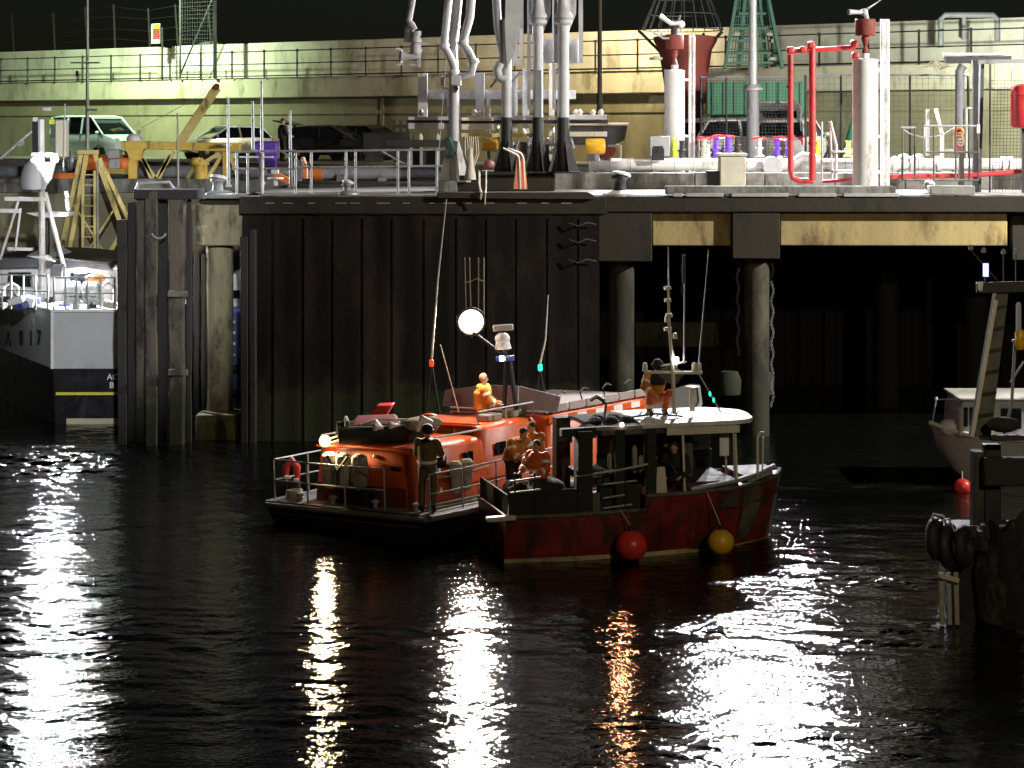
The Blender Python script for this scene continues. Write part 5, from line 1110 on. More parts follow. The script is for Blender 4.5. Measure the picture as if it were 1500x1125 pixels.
for k in range(22):
    a = 870 + k * 28 + rng.uniform(-6, 6)
    if 1052 < a < 1092 or 1250 < a < 1298: continue
    MB().cyl((PX(a, D_) - .012, D_, zc), (PX(a, D_) + .012, D_, zc), .197, seg=18).build('clamp_band', M['galvanised'], t)
def valve(px, y0, y1, col, label, wheel='red_paint', D_=63.0, w=.11, twin=False):
    b = Vector((PX(px, D_), D_, PZ(y1, D_))); h = PZ(y0, D_) - b.z
    t = thing('valve', label, 'valve', b, group='valves on the white pipeline')
    for dx in ((-.19, .19) if twin else (0,)):
        MB().lathe([(w * 1.5, 0), (w * 1.5, .05), (w * .9, .07), (w * .85, h * .42), (w * 1.25, h * .44), (w * 1.25, h * .52), (w * .75, h * .54), (w * .7, h * .9), (w * .9, h * .92), (w * .9, h)], b + Vector((dx, 0, 0)), seg=12).build('body', M[col], t)
    if wheel: MB().torus(b + Vector((0, 0, h)), w * (3.4 if twin else 1.9), .03, (0, .15, 1), 16, 6).build('handwheel', M[wheel], t)
valve(988, 203, 233, 'lime_paint', 'lime green valve standing beside the grey cabinet', None); valve(999, 206, 234, 'dark_steel', 'black valve with lime green valve on its left', None)
valve(1031, 203, 232, 'cream_paint', 'pale brass valve with red handwheel right of the white ladder rail'); valve(1036, 212, 234, 'white_paint', 'white valve body just left of the beige concrete bin', None)
valve(1058, 201, 232, 'purple_plastic', 'twin purple valves with red handwheel above the beige bin', twin=True); valve(1080, 200, 224, 'wood_dark', 'slim brown valve between purple valves and grey lamp post', None)
valve(1112, 203, 230, 'white_paint', 'white valve with red handwheel at the grey lamp post foot'); valve(1147, 203, 232, 'purple_plastic', 'purple valves close to the red pipe frame', 'tail_red', twin=True)
valve(1197, 205, 230, 'yellow_line', 'yellow valve just right of the red pipe frame', None); valve(1243, 206, 230, 'pale_yellow', 'pale yellow valve left of the big white tower', None)
t = thing('grey_cabinet', 'light grey electrical cabinet on a stand left of the first white tower', 'cabinet', P(966, 232, 62.8))
MB().obox(P(966, 214, 62.8), (.62, .35, .62)).build('body', M['galvanised'], t, bevel=.02); MB().beam(P(966, 220, 62.8), Vector((PX(966, 62.8), 62.8, DECK)), .12).build('stand', M['grey_paint'], t)
tag(MB().obox(P(964, 226, 62.0), (.36, .3, .38)).obox(P(964, 215.5, 62.0), (.3, .24, .07)).obox(P(964, 221, 61.83), (.1, .02, .08)).build('dark_bin', M['dark_steel'], bevel=.02), 'small dark grey box in front of the light grey cabinet', 'box')
t = thing('concrete_bin', 'beige square concrete bin with a dark step beside it', 'bin', P(1072, 268, 57.4))
MB().loft([[Vector((PX(1072, 57.4) + a * s_, 57.4 + b * s_, z)) for a, b in ((-.36, -.3), (.36, -.3), (.36, .4), (-.36, .4))] for z, s_ in ((DECK, 1), (PZ(229, 57.4), 1))], smooth=False).build('body', M['cream_paint'], t, bevel=.02)
MB().obox(P(1072, 226.5, 57.4) + Vector((0, .05, 0)), (.82, .8, .08)).build('rim', M['cream_paint'], t, bevel=.015)
MB().box(PX(1035, 57.6), PX(1052, 57.6), 57.3, 57.9, DECK, PZ(250, 57.6)).build('side_step', M['black_paint'], t)
t = thing('yellow_actuator', 'yellow barrel-shaped valve actuator on the end of the white pipeline', 'valve actuator', P(873, 235, 61.5))
MB().lathe([(.05, -.3), (.2, -.29), (.24, -.22), (.24, .22), (.2, .29), (.05, .3)], P(872, 214, 60.2), (1, 0, 0), 18).build('barrel', M['buoy_yellow'], t)
MB().lathe([(.22, 0), (.2, .05), (.16, .3), (.18, .36)], P(869, 236, 61.5), seg=16).build('yoke', M['galvanised'], t)
MB().cyl(P(838, 213, 61.6), P(860, 213, 61.6), .05, seg=8).cyl(P(890, 213, 61.6), P(908, 213, 61.6), .05, seg=8).cyl(P(908, 213, 61.6), P(908, 232, 61.6), .05, seg=8).build('side_pipe', M['rope'], t)
MB().cyl(P(888, 218, 62.2), P(888, 218, 62.5), .3, seg=16).build('rusty_flange', M['rusty_red'], t)

# ------------------------------------------------------------------ fire monitor towers
def nozzle(t, c, mred, flip=1):
    a = Vector(c)
    MB().lathe([(.07, 0), (.1, .02), (.09, .1), (.05, .2), (.1, .34), (.12, .42), (.08, .5)], a, seg=14).build('red_swivel', M[mred], t)
    MB().lathe([(.28, 0), (.29, .02), (.29, .44), (.27, .46)], a + Vector((0, 0, .5)), seg=20).build('control_drum', M[mred], t)
def tower(px0, px1, ytop, D_, label, lad0, lad1, ladtop, two):
    x0, x1 = PX(px0, D_), PX(px1, D_); r = (x1 - x0) / 2; x = (x0 + x1) / 2; zt_ = PZ(ytop, D_)
    t = thing('monitor_tower', label, 'fire monitor', (x, D_, DECK))
    MB().lathe([(r * 1.25, 0), (r * 1.25, .04), (r, .06), (r, zt_ - DECK - .1), (r * 1.02, zt_ - DECK - .08), (r * 1.02, zt_ - DECK), (r * .4, zt_ - DECK + .02), (.1, zt_ - DECK + .03)], (x, D_, DECK), seg=28).build('column', M['white_paint'], t)
    MB().cyl((x, D_, zt_), (x, D_, zt_ + .17), .11, seg=14).build('neck', M['white_paint'], t)
    nozzle(t, (x, D_, zt_ + .17), 'rusty_red')
    la, lb_ = PX(lad0, D_), PX(lad1, D_); zl = PZ(ladtop, D_)
    ld = MB().box(la, la + (lb_ - la) * .42, D_ - .03, D_ + .1, DECK, zl).box(lb_ - (lb_ - la) * .42, lb_, D_ - .03, D_ + .1, DECK, zl).build('ladder', M['white_paint'], t, bevel=.02)
    z = DECK + .25
    while z < zl: MB().cyl((la + .02, D_ + .03, z), (lb_ - .02, D_ + .03, z), .02, seg=6).build('rung', M['white_paint'], ld); z += .3
    for z in (zt_ - .3, DECK + 1.6, DECK + .6): MB().cyl((x + r * .9, D_, z), (la + .02, D_, z), .04, seg=8).build('ladder_stay', M['white_paint'], t)
    return t, x, zt_
t, x, zt_ = tower(973, 1003, 103, 63.6, 'white fire monitor tower with dull red head left of the lamp post', 1009, 1018, 52, False)
c = Vector((x, 63.6, zt_ + 1.13))
MB().cyl(c, c + Vector((0, 0, .45)), .12, seg=12).cyl(c + Vector((.1, -.1, .2)), c + Vector((.14, -.1, .6)), .04, seg=8).build('riser', M['dark_steel'], t)
MB().tube([P(996, 34, 63.4), P(983, 35, 63.4), P(967, 23, 63.4)], [.05, .06, .075], 10).ball(P(998, 36, 63.5), .11, 12, 8).build('nozzle', M['white_paint'], t)
MB().tube([P(955, 47, 63.4), P(972, 56, 63.4), P(985, 56, 63.4)], .035, 6).ball(P(970, 50, 63.4), .06, 8, 6).build('control_pipe', M['galvanised'], t)
t, x, zt_ = tower(1249, 1286, 87, 56.8, 'large white fire monitor tower with red head and pale blue nozzle', 1290, 1303, 28, True)
c = Vector((x, 56.8, zt_ + 1.13))
MB().tube([c + Vector((.05, 0, 0)), c + Vector((.02, 0, .2)), P(1264, 18, 56.6)], .06, 10).tube([P(1268, 18, 56.6), P(1256, 18, 56.5), P(1243, 17.5, 56.4)], [.06, .055, .085], 12).ball(P(1266, 18, 56.6), .11, 12, 8).build('nozzle', M['hull_grey'], t)
MB().tube([P(1268, 16, 56.7), P(1292, -2, 56.7)], .02, 6).build('lance_rod', M['galvanised'], t)
t = thing('red_pipe_frame', 'red fire water pipe frame joined to the big white tower', 'pipe frame', P(1172, 264, 57.2))
D_ = 57.2
MB().tube([P(1158, 80, D_), P(1158, 250, D_), P(1161, 261, D_), P(1172, 265, D_), P(1190, 265, D_)], .085, 12).build('left_riser', M['red_paint'], t)
MB().cyl(P(1190, 66, D_), P(1190, 265, D_), .1, seg=14).build('right_riser', M['red_paint'], t)
MB().tube([P(1155, 75, D_), P(1190, 73, D_), P(1252, 70, D_)], .075, 12).build('cross_pipe', M['red_paint'], t)
for a, y_ in ((1158, 74), (1176, 73), (1188, 66), (1251, 64), (1253, 82)): MB().obox(P(a, y_, D_ - .02), (.2, .26, .2)).build('pipe_joint', M['red_paint'], t, bevel=.05)
for a, y_ in ((1158, 127), (1158, 200), (1190, 210)): MB().cyl(P(a, y_ + 2, D_), P(a, y_ - 2, D_), .125, seg=14).build('flange', M['red_paint'], t)
MB().cyl(P(1205, 266, D_), P(1249, 263, D_), .05, seg=8).build('ground_pipe', M['red_paint'], t)
t = thing('quay_steps', 'small grey metal steps with sloping handrail behind the red pipes', 'steps', P(1222, 263, 58))
MB().tube([P(1204, 262, 58.6), P(1204, 178, 58.6)], .03, 6).tube([P(1216, 178, 58), P(1225, 214, 58), P(1224, 262, 58)], .05, 6).tube([P(1216, 178, 58), P(1219, 262, 58)], .03, 6).build('handrail', M['galvanised'], t)
for y_ in (222, 250): MB().beam(P(1220, y_, 58), P(1248, y_, 58), .25, .05).build('step', M['galvanised'], t)
tag(MB().tube([P(1296, 259, 57.9), P(1420, 257, 57.9), P(1500, 251, 57.9), P(1580, 246, 57.9)], .07, 10).obox(P(1330, 257.5, 57.8), (.3, .16, .12)).build('red_main', M['red_paint']), 'red fire main pipe lying low along the quay at right', 'pipe')
# ------------------------------------------------------------------ marine loading arms
AD = 59.0
def arm(px, label, black, w=.16, fan=True, fy=45):
    x = PX(px, AD)
    t = thing('loading_arm', label, 'loading arm', (x, AD, DECK), group='white marine loading arms on the quay')
    zb = PZ(265, AD) if not black else PZ(252, AD); mlow = 'black_paint' if black else 'arm_paint'
    zs = PZ(172, AD)
    if black: MB().cyl((x, AD, zb), (x, AD, zs), w * 1.05, seg=18).build('lower_riser', M['dark_steel'], t); MB().cyl((x, AD, zs), (x, AD, PZ(28, AD)), w, seg=18).build('riser', M['arm_paint'], t)
    else: MB().cyl((x, AD, zb), (x, AD, PZ(105, AD)), w, seg=18).build('riser', M['arm_paint'], t)
    m = M['dark_steel' if black else 'white_paint']
    top = PZ(200, AD)
    for a in (20, 110, 200, 290):
        d = Vector((math.cos(R(a)), math.sin(R(a)), 0)); n = Vector((-d.y, d.x, 0)) * .03; b = Vector((x, AD, 0))
        MB().prism([b + d * w * .8 - n / 2 + Vector((0, 0, top)), b + d * .48 - n / 2 + Vector((0, 0, zb + .02)), b + d * w * .8 - n / 2 + Vector((0, 0, zb + .02))], n).build('gusset', m, t)
    MB().box(x - .5, x + .5, AD - .45, AD + .45, zb - .03, zb + .018).build('base_plate', m, t, bevel=.01)
    return t, x
def upper(t, x, fan):
    z0 = PZ(28, AD)
    MB().lathe([(.16, -.2), (.26, -.12), (.27, -.03), (.21, 0), (.27, .04), (.27, .12), (.21, .2), (.17, .5), (.15, 1.1)], (x, AD, z0), seg=20).build('swivel_flange', M['arm_paint'], t)
    MB().cyl((x, AD, z0 + 1.1), (x - .1, AD, 21.5), .15, .13, seg=16).build('inner_arm', M['arm_paint'], t)
    MB().prism([(x + .12, AD + .12, PZ(52, AD)), (x + .38, AD + .12, PZ(20, AD)), (x + .46, AD + .12, 16), (x + .2, AD + .12, 16), (x + .14, AD + .12, PZ(5, AD))], (0, .1, 0)).build('web_plate', M['arm_paint'], t)
    MB().beam((x + .52, AD + .15, PZ(92, AD)), (x + .52, AD + .15, 18.5), .09, .12).build('hydraulic_post', M['arm_paint'], t)
    MB().box(x + .14, x + .48, AD + .28, AD + .34, PZ(92, AD), PZ(57, AD)).build('control_panel', M['arm_paint'], t)
    MB().beam((x - .26, AD + .3, PZ(160, AD)), (x - .26, AD + .3, 18), .07, .1).build('hydraulic_post', M['arm_paint'], t)
    MB().tube([(x - .2, AD + .15, PZ(50, AD)), (x - .22, AD + .1, PZ(8, AD)), (x - .16, AD + .1, 15.5)], .06, 8).build('hose_line', M['grey_paint'], t)
# arm nearest the left: riser with three converging pipes and the parked coupling
t, x = arm(665, 'white loading arm with triangular white foot and three converging pipes', False, .15)
q = lambda a, b, d=0: P(a, b, AD + d)
MB().tube([q(662, -330), q(657, 0), q(650, 68), q(655, 75), q(663, 92), q(667, 106)], [.13, .12, .11, .11, .11, .11], 14).build('left_pipe', M['arm_paint'], t)
MB().tube([q(672, -380, .3), q(670, 0, .3), q(664, 75, .3), q(666, 105, .2)], [.15, .15, .13, .12], 14).build('centre_pipe', M['arm_paint'], t)
MB().tube([q(700, -350, -.1), q(690, 0, -.1), q(688, 25, -.1), q(678, 62, -.1), q(686, 76, -.1), q(694, 92, -.1), q(690, 108, -.1), q(678, 112, -.1), q(668, 113, 0)], [.13, .13, .13, .12, .13, .12, .12, .11, .11], 14).build('right_pipe', M['arm_paint'], t)
for a, b, c_ in ((664, 105, 0), (693, 91, -.1), (678, 62, -.1), (650, 68, 0), (666, 40, .3)): MB().cyl(q(a - 1, b - 3, c_), q(a + 1, b + 3, c_), .17, seg=16).build('joint_flange', M['arm_paint'], t)
MB().obox(q(668, 118), (.3, .4, .3)).obox(q(655, 112), (.3, .1, .06)).obox(q(654, 130), (.35, .08, .05), Euler((0, .3, 0)).to_matrix()).obox(q(648, 118), (.12, .1, .3)).build('valve_block', M['arm_paint'], t, bevel=.03)
MB().prism([q(668, 122, -.18), q(672, 130, -.18), q(668, 136, -.18), q(664, 128, -.18)], (0, .02, 0)).build('black_plate', M['black_paint'], t)
MB().tube([q(620, -330, -.3), q(604, 0, -.3), q(599, 30, -.3), q(603, 36, -.3), q(607, 44, -.3)], [.11, .1, .09, .1, .1], 12).build('outboard_pipe', M['arm_paint'], t)
MB().lathe([(.09, -.3), (.16, -.28), (.16, -.05), (.11, 0), (.17, .03), (.17, .12), (.12, .2), (.16, .26), (.16, .36)], q(609, 64, -.3), seg=16).build('swivel_joint', M['arm_paint'], t)
MB().cyl(q(597, 62, -.2), q(598, 44, -.2), .12, seg=14).ball(q(599, 44, -.2), (.14, .14, .16), 12, 8).build('counter_joint', M['arm_paint'], t)
MB().tube([q(612, 72, -.3), q(611, 82, -.3), q(602, 83, -.3), q(588, 82, -.3)], [.13, .13, .1, .16], 14).build('coupler', M['arm_paint'], t)
MB().cyl(q(587, 73, -.3), q(587, 92, -.3), .05, seg=8).cyl(q(580, 72, -.3), q(588, 74, -.3), .05, seg=8).cyl(q(581, 95, -.3), q(588, 93, -.3), .05, seg=8).beam(q(614, 74, -.3), q(614, 98, -.3), .1).beam(q(600, 95, -.3), q(614, 95, -.3), .06).beam(q(612, 64, -.3), q(628, 64, -.3), .05).build('coupler_handle', M['arm_paint'], t)
tag(MB().box(PX(638, 58.6), PX(669, 58.6), 58.3, 59.6, DECK, PZ(264.5, 58.6)).build('arm_plinth', M['kerb_concrete'], bevel=.02), 'small concrete plinth under the white triangular foot', 'plinth')
tag(MB().box(PX(671, 58.9), PX(812, 58.9), 58.8, 60.2, DECK, PZ(257, 58.9)).build('arm_plinth', M['fascia'], bevel=.03), 'long dark plinth under the black footed loading arms', 'plinth')
t, x = arm(742, 'grey loading arm with a broad white counterweight plate', True, .15)
MB().prism([(x + .02, AD - .2, PZ(100, AD)), (x + .28, AD - .2, PZ(72, AD)), (x + .4, AD - .2, PZ(40, AD)), (x + .48, AD - .2, PZ(0, AD)), (x + .55, AD - .2, 17), (x + .1, AD - .2, 17), (x - .05, AD - .2, PZ(40, AD))], (0, .14, 0)).build('counterweight_plate', M['arm_paint'], t)
MB().tube([q(720, -300), q(727, 0), q(729, 40), q(737, 80), q(733, 108), q(742, 122)], [.14, .13, .12, .12, .12, .12], 14).build('grey_pipe', M['grey_paint'], t)
MB().tube([q(733, 92, -.2), q(728, 102, -.2), q(731, 114, -.2), q(742, 118, -.2)], .13, 12).build('elbow', M['arm_paint'], t)
MB().beam(q(764, 96, .1), q(763, -200, .1), .09, .12).build('hydraulic_post', M['arm_paint'], t); MB().box(PX(748, AD), PX(758, AD), AD + .3, AD + .36, PZ(96, AD), PZ(62, AD)).build('control_panel', M['arm_paint'], t)
for a, b in ((724, 118), (718, 128), (750, 120)): MB().cyl(q(a, b), q(a + 12, b - 14), .035, seg=8).build('hydraulic_ram', M['grey_paint'], t)
t, x = arm(788, 'tall white loading arm column, middle of the upright pair', True, .155); upper(t, x, 1)
MB().box(x - .08, x + .1, AD - .24, AD - .16, PZ(172, AD), PZ(103, AD)).build('riser_cover', M['grey_paint'], t)
t, x = arm(825, 'tall white loading arm column with black lower riser, rightmost of the arms', True, .17); upper(t, x, 1)
# support frame and hydraulic platforms behind the arms
t = thing('arm_support_frame', 'pale H-shaped steel frame behind the white loading arms', 'steel frame', P(720, 250, 60.2))
FD = 60.0
for a, w, y0, y1 in ((619, 14, 107, 172), (703, 13, 107, 172), (657, 6, 145, 240), (752, 12, 105, 200), (770, 10, 100, 200), (808, 8, 90, 240), (715, 6, 145, 245)):
    MB().box(PX(a - w / 2, FD), PX(a + w / 2, FD), FD, FD + .2, PZ(y1, FD), PZ(y0, FD)).build('upright', M['arm_paint'] if a != 808 else M['cream_paint'], t, bevel=.01)
for a, b, y0, y1 in ((626, 844, 132, 145),): MB().box(PX(a, FD), PX(b, FD), FD + .205, FD + .35, PZ(y1, FD), PZ(y0, FD)).build('cross_beam', M['arm_paint'], t, bevel=.01)
for a, b, y0, y1, m in ((598, 656, 171, 176, 'arm_paint'), (598, 650, 180, 189, 'arm_paint'), (676, 724, 172, 177, 'cream_paint'), (676, 724, 182, 190, 'cream_paint'), (724, 796, 169, 176, 'arm_paint'), (834, 888, 168, 175, 'arm_paint'), (676, 796, 195, 201, 'pale_yellow'), (834, 889, 193, 200, 'cream_paint')):
    MB().box(PX(a, FD - .5), PX(b, FD - .5), FD - .6, FD - .35, PZ(y1, FD - .5), PZ(y0, FD - .5)).build('platform_beam', M[m], t, bevel=.01)
MB().box(PX(598, FD), PX(890, FD), FD - .3, FD - .1, PZ(181, FD), PZ(176, FD)).build('dark_beam', M['dark_steel'], t)
for a in (617, 695, 706, 843, 849, 868, 880): MB().lathe([(.07, 0), (.07, .08), (.1, .1), (.03, .2)], P(a, 170, FD - .45), seg=10).build('bolt_head', M['cream_paint'], t)
mb = MB()
for k in range(15): 
    a = 730 + k * 7.3; y_ = rng.uniform(178, 215); mb.tube([P(a, y_, FD + rng.uniform(-.4, .3)), P(a + rng.uniform(-8, 8), y_ + rng.uniform(8, 22), FD + rng.uniform(-.4, .3)), P(a + rng.uniform(-6, 10), y_ + rng.uniform(20, 34), FD)], .035, 6)
mb.build('hydraulic_hose', M['galvanised'], t)
mb = MB()
for k in range(6): a = 735 + k * 17; mb.obox(P(a, rng.uniform(205, 235), FD + .4), (rng.uniform(.2, .4), .3, rng.uniform(.3, .6)))
mb.build('hydraulic_unit', M['dark_steel'], t, bevel=.02)
for a, b in ((842, 900), ): MB().prism([P(835, 184, FD + .6), P(920, 182, FD + .6), P(915, 205, FD + .6), P(900, 212, FD + .6), P(835, 212, FD + .6)], (0, .4, 0)).build('machine_cover', M['dark_steel'], t)
MB().cyl(P(830, 182, FD + .5), P(921, 182, FD + .5), .04, seg=8).build('cover_rail', M['rope'], t)
for a in (560, 600): MB().cyl(q(655 + (a - 560) * .3, 70, .4), P(640 + (a - 560), 260, 59.8), .012, seg=5).build('cable', M['galvanised'], t)
# draped hose bundle, tarp, buoys, orange gangways
tag(MB().prism([P(650, 204, 58.5), P(658, 200, 58.5), P(668, 222, 58.45), P(665, 230, 58.4), P(657, 229, 58.45)], (.03, .12, .02)).build('green_tarpaulin', M['tarp_green'], bevel=.04), 'dark green tarpaulin tied to the white arm foot', 'tarpaulin')
t = thing('hose_bundle', 'pale ropes hanging over a cream rope sock beside the arm', 'rope bundle', P(688, 262, 58.6))
mb = MB()
for k in range(7): a = 681 + k * 3; mb.tube([P(a, 200, 58.6), P(a + rng.uniform(-2, 2), 225, 58.5), P(686 + k * .9, 250, 58.4)], .035, 6)
mb.build('strand', M['rope'], t); MB().lathe([(.17, 0), (.17, .06), (.11, .4), (.07, .9)], P(689, 263, 58.3), seg=14).build('rope_sock', M['cream_paint'], t)
t = thing('red_float', 'dull red ball float hanging near the arm bases', 'float', P(715, 246, 58.4))
MB().ball(P(716, 241, 58.4), (.17, .17, .13), 16, 10).build('ball', M['dull_pink'], t); MB().tube([P(706, 250, 58.4), P(724, 250, 58.4)], .02, 6).build('cross_rope', M['rope'], t)
t = thing('yellow_float', 'small yellow actuator behind the loading arm handrail', 'valve actuator', P(718, 222, 59.5))
MB().lathe([(.05, -.26), (.17, -.24), (.18, .2), (.05, .24)], P(718, 213, 59.5), (1, 0, 0), 16).build('barrel', M['buoy_yellow'], t); MB().beam(P(716, 216, 59.5), P(716, 232, 59.5), .1).build('stem', M['green_dull'], t)
for nm, a, lb_ in (('gangway', 0, 'left orange tapered gangway board with hooped white handrail'), ('gangway', 6.5, 'right orange tapered gangway board with hooped white handrail')):
    t = thing('gangway', lb_, 'gangway', P(757 + a, 277, 56.4 + a * .06), group='orange gangway boards'); D_ = 56.4 + a * .06
    MB().prism([P(757 + a, 228, D_), P(761 + a, 228, D_), P(766 + a, 277, D_), P(752 + a, 277, D_)], (0, .08, .0)).build('board', M['salmon_paint'], t, bevel=.01)
    MB().tube([P(737 + a, 217, D_), P(757 + a, 227 - a * .3, D_), P(760 + a, 231, D_), P(762 + a, 277, D_)], .026, 8).build('handrail', M['cream_paint'], t)
t = thing('hanging_fender_rope', 'pale mooring rope hanging down over the quay edge', 'rope', P(705, 290, 55.0))
MB().tube([P(702, 250, 57), P(702, 272, 55.6), P(705, 282, 54.9), P(704, 292, 54.95)], .03, 6).tube([P(712, 250, 57), P(712, 275, 55.5), P(711, 283, 54.9), P(710, 300, 54.95)], .022, 6).build('strand', M['rope'], t)

# ------------------------------------------------------------------ navigation buoys laid up by the wall
BD = 77.5
t = thing('red_navigation_buoy', 'big dull red navigation buoy with netted lattice top by the wall', 'navigation buoy', P(1004, 245, BD))
MB().lathe([(.2, 0), (.62, .02), (.75, 1.2), (1.02, 3.0), (1.22, 3.35), (1.24, 3.5), (.9, 3.55)], P(1004, 188, BD), seg=28).build('body', M['rusty_red'], t)
for dx in (-.7, .7): MB().beam(P(1004, 187, BD) + Vector((dx * .4, 0, 0)), Vector((PX(1004, BD) + dx, BD, DECK)), .16).build('stand_leg', M['dark_steel'], t)
MB().lathe([(.2, 0), (.25, .02), (.25, .1), (.1, .14)], P(961, 88, BD - .4), seg=12).build('white_cap', M['cream_paint'], t)
mb = MB()
for k in range(20):
    a = 2 * math.pi * k / 20; mb.tube([P(1000, 44, BD) + Vector((math.cos(a) * 1.55, math.sin(a) * .8, 0)), P(1000, -70, BD) + Vector((math.cos(a) * .35, math.sin(a) * .25, 0))], .022, 5)
for f in (0, .2, .4, .6, .8): mb.torus(P(1000, 44 - 114 * f, BD), 1.55 * (1 - f) + .35 * f, .02, (0, 0, 1), 18, 5)
mb.build('lattice_net', M['net_grey'], t)
for a, b in (((935, 44), (975, 84)), ((1030, 48), (1038, 88)), ((1058, 46), (1020, 86))): MB().cyl(P(*a, BD), P(*b, BD), .06, seg=8).build('lattice_leg', M['dark_steel'], t)
t = thing('green_navigation_buoy', 'green lattice cone navigation buoy standing behind the grey lamp post', 'navigation buoy', P(1100, 240, 76.5))
D_ = 76.5
for a0, a1 in ((1062, 1088), (1082, 1096), (1122, 1108), (1146, 1114)): MB().beam(P(a0, 100, D_ + (.5 if a0 in (1082, 1122) else -.3)), P(a1, -60, D_), .22, .12).build('lattice_leg', M['green_dull'], t)
for y_, w in ((92, 40), (78, 36), (60, 33), (42, 28), (20, 22)): MB().beam(P(1104 - w, y_, D_), P(1104 + w, y_, D_), .07, .1).build('lattice_ring', M['green_dull'], t)
for y_, x_ in ((88, 1066), (62, 1068), (50, 1080), (60, 1134), (86, 1132), (50, 1128)): MB().obox(P(x_, y_, D_ - .2), (.22, .04, .12)).build('name_plate', M['hull_dim_grey'], t)
mb = MB()
for k in range(18): mb.tube([P(1064 + k * 4.7, 98, D_ + .2), P(1089 + k * 1.5, -60, D_ + .2)], .02, 5)
for k in range(12): mb.tube([P(1064 + k * 1.9, 96 - k * 12, D_ + .18), P(1144 - k * 1.9, 96 - k * 12, D_ + .18)], .02, 5)
mb.build('lattice_net', M['green_dull'], t)
MB().lathe([(1.2, 0), (1.3, .1), (1.3, 3.0), (1.2, 3.4), (.4, 3.6)], Vector((PX(1104, D_), D_, DECK)), seg=28).build('body', M['green_paint'], t)
t = thing('green_cone', 'plain green cone buoy half hidden behind the big white tower', 'buoy', P(1248, 236, 72))
MB().lathe([(.45, 0), (.5, .1), (.42, .9), (.25, 1.6), (.05, 2.2)], Vector((PX(1250, 72), 72, DECK)), seg=20).build('cone', M['green_paint'], t); MB().lathe([(.5, 0), (.52, .04), (.52, .12)], Vector((PX(1250, 72), 72, DECK)), seg=20).build('rim', M['green_dull'], t)
t = thing('green_container', 'long low green container behind the mesh fence', 'container', P(1090, 240, 75))
MB().box(PX(1035, 75), PX(1178, 75), 74.8, 75.2, PZ(168, 75), PZ(120, 75)).build('panel', M['green_paint'], t, bevel=.02)
for k in range(9): a = 1042 + k * 16; MB().box(PX(a, 75), PX(a + 3, 75), 74.75, 74.79, PZ(168, 75), PZ(121, 75)).build('rib', M['green_dull'], t)
for a in (1038, 1174): MB().beam(P(a, 165, 75), Vector((PX(a, 75), 75, DECK)), .1).build('leg', M['green_dull'], t)

# ------------------------------------------------------------------ mesh fences, cage, black gantry
def mesh_fence(px0, px1, ytop, D_, label, step, posts):
    wr = .006 if step < .15 else .0035
    x0, x1 = PX(px0, D_), PX(px1, D_); zt_ = PZ(ytop, D_)
    t = thing('mesh_fence', label, 'fence', ((x0 + x1) / 2, D_, DECK))
    for a in posts: MB().cyl((PX(a, D_), D_, DECK), (PX(a, D_), D_, zt_), .04, seg=8).build('post', M['dark_steel'], t)
    MB().cyl((x0, D_, zt_), (x1, D_, zt_), .035, seg=8).build('top_rail', M['grey_paint'], t)
    mb = MB(); n = int((x1 - x0) / step)
    for k in range(n + 1): a = x0 + (x1 - x0) * k / n; mb.box(a - wr, a + wr, D_ - wr, D_ + wr, DECK, zt_)
    n = int((zt_ - DECK) / step)
    for k in range(n): z = DECK + step * (k + .5); mb.box(x0, x1, D_ - .009, D_ + .003, z - wr, z + wr)
    mb.build('wire_mesh', M['dark_steel'], t)
mesh_fence(1026, 1160, 113, 68.5, 'dark wire mesh fence beside the grey lamp post', .11, (1027, 1064, 1100, 1158))
mesh_fence(1180, 1420, 110, 67.5, 'thin mesh fence between the white tower and black frame', .19, (1180, 1232, 1333, 1418))
t = thing('hose_cage', 'galvanised tube railing cage on the quay right of the white tower', 'railing', P(1375, 262, 57.0))
D_ = 57.0
for a, y0 in ((1322, 187), (1340, 186), (1368, 185), (1400, 185), (1420, 184), (1433, 182)): MB().cyl(P(a, y0, D_), P(a, 264, D_), .03, seg=8).build('post', M['worn_grey'], t)
MB().cyl(P(1354, 186, 58.2), P(1354, 228, 58.2), .03, seg=8).build('post', M['galvanised'], t)
for a, b, y_ in ((1320, 1342, 187), (1354, 1434, 184.5), (1356, 1434, 223), (1322, 1434, 264)): MB().cyl(P(a, y_, D_), P(b, y_, D_), .028, seg=8).build('rail', M['worn_grey'] if y_ > 200 else M['galvanised'], t)
MB().tube([P(1323, 190, D_), P(1335, 197, D_), P(1352, 201, D_), P(1370, 200, D_), P(1385, 195, D_), P(1398, 187, D_)], .02, 6).build('slack_chain', M['galvanised'], t)
MB().box(PX(1431, D_), PX(1435, D_), D_ - .05, D_, PZ(195, D_), PZ(182, D_)).build('white_tag', M['white_paint'], t)
t = thing('lifebuoy_post', 'orange ring lifebuoy on a brown post inside the cage', 'lifebuoy', P(1405, 262, 57.6))
MB().torus(P(1404, 193, 57.5), .12, .05, (0, 1, 0), 18, 8).build('ring', M['orange_paint'], t); MB().box(PX(1398, 57.6), PX(1410, 57.6), 57.6, 57.75, PZ(222, 57.6), PZ(188, 57.6)).build('backboard', M['rusty_red'], t)
MB().beam(P(1408, 220, 57.7), Vector((PX(1408, 57.7), 57.7, DECK)), .14).build('post', M['wood_dark'], t)
mb = MB()
for k in range(3): mb.torus(P(1405 + k, 200 + k * 4, 57.45), .1, .02, (.2, 1, .1), 14, 6)
mb.build('coiled_line', M['rope'], t)
t = thing('white_stanchion', 'leaning white gate arm and short uprights behind the cage', 'gate arm', P(1372, 232, 62))
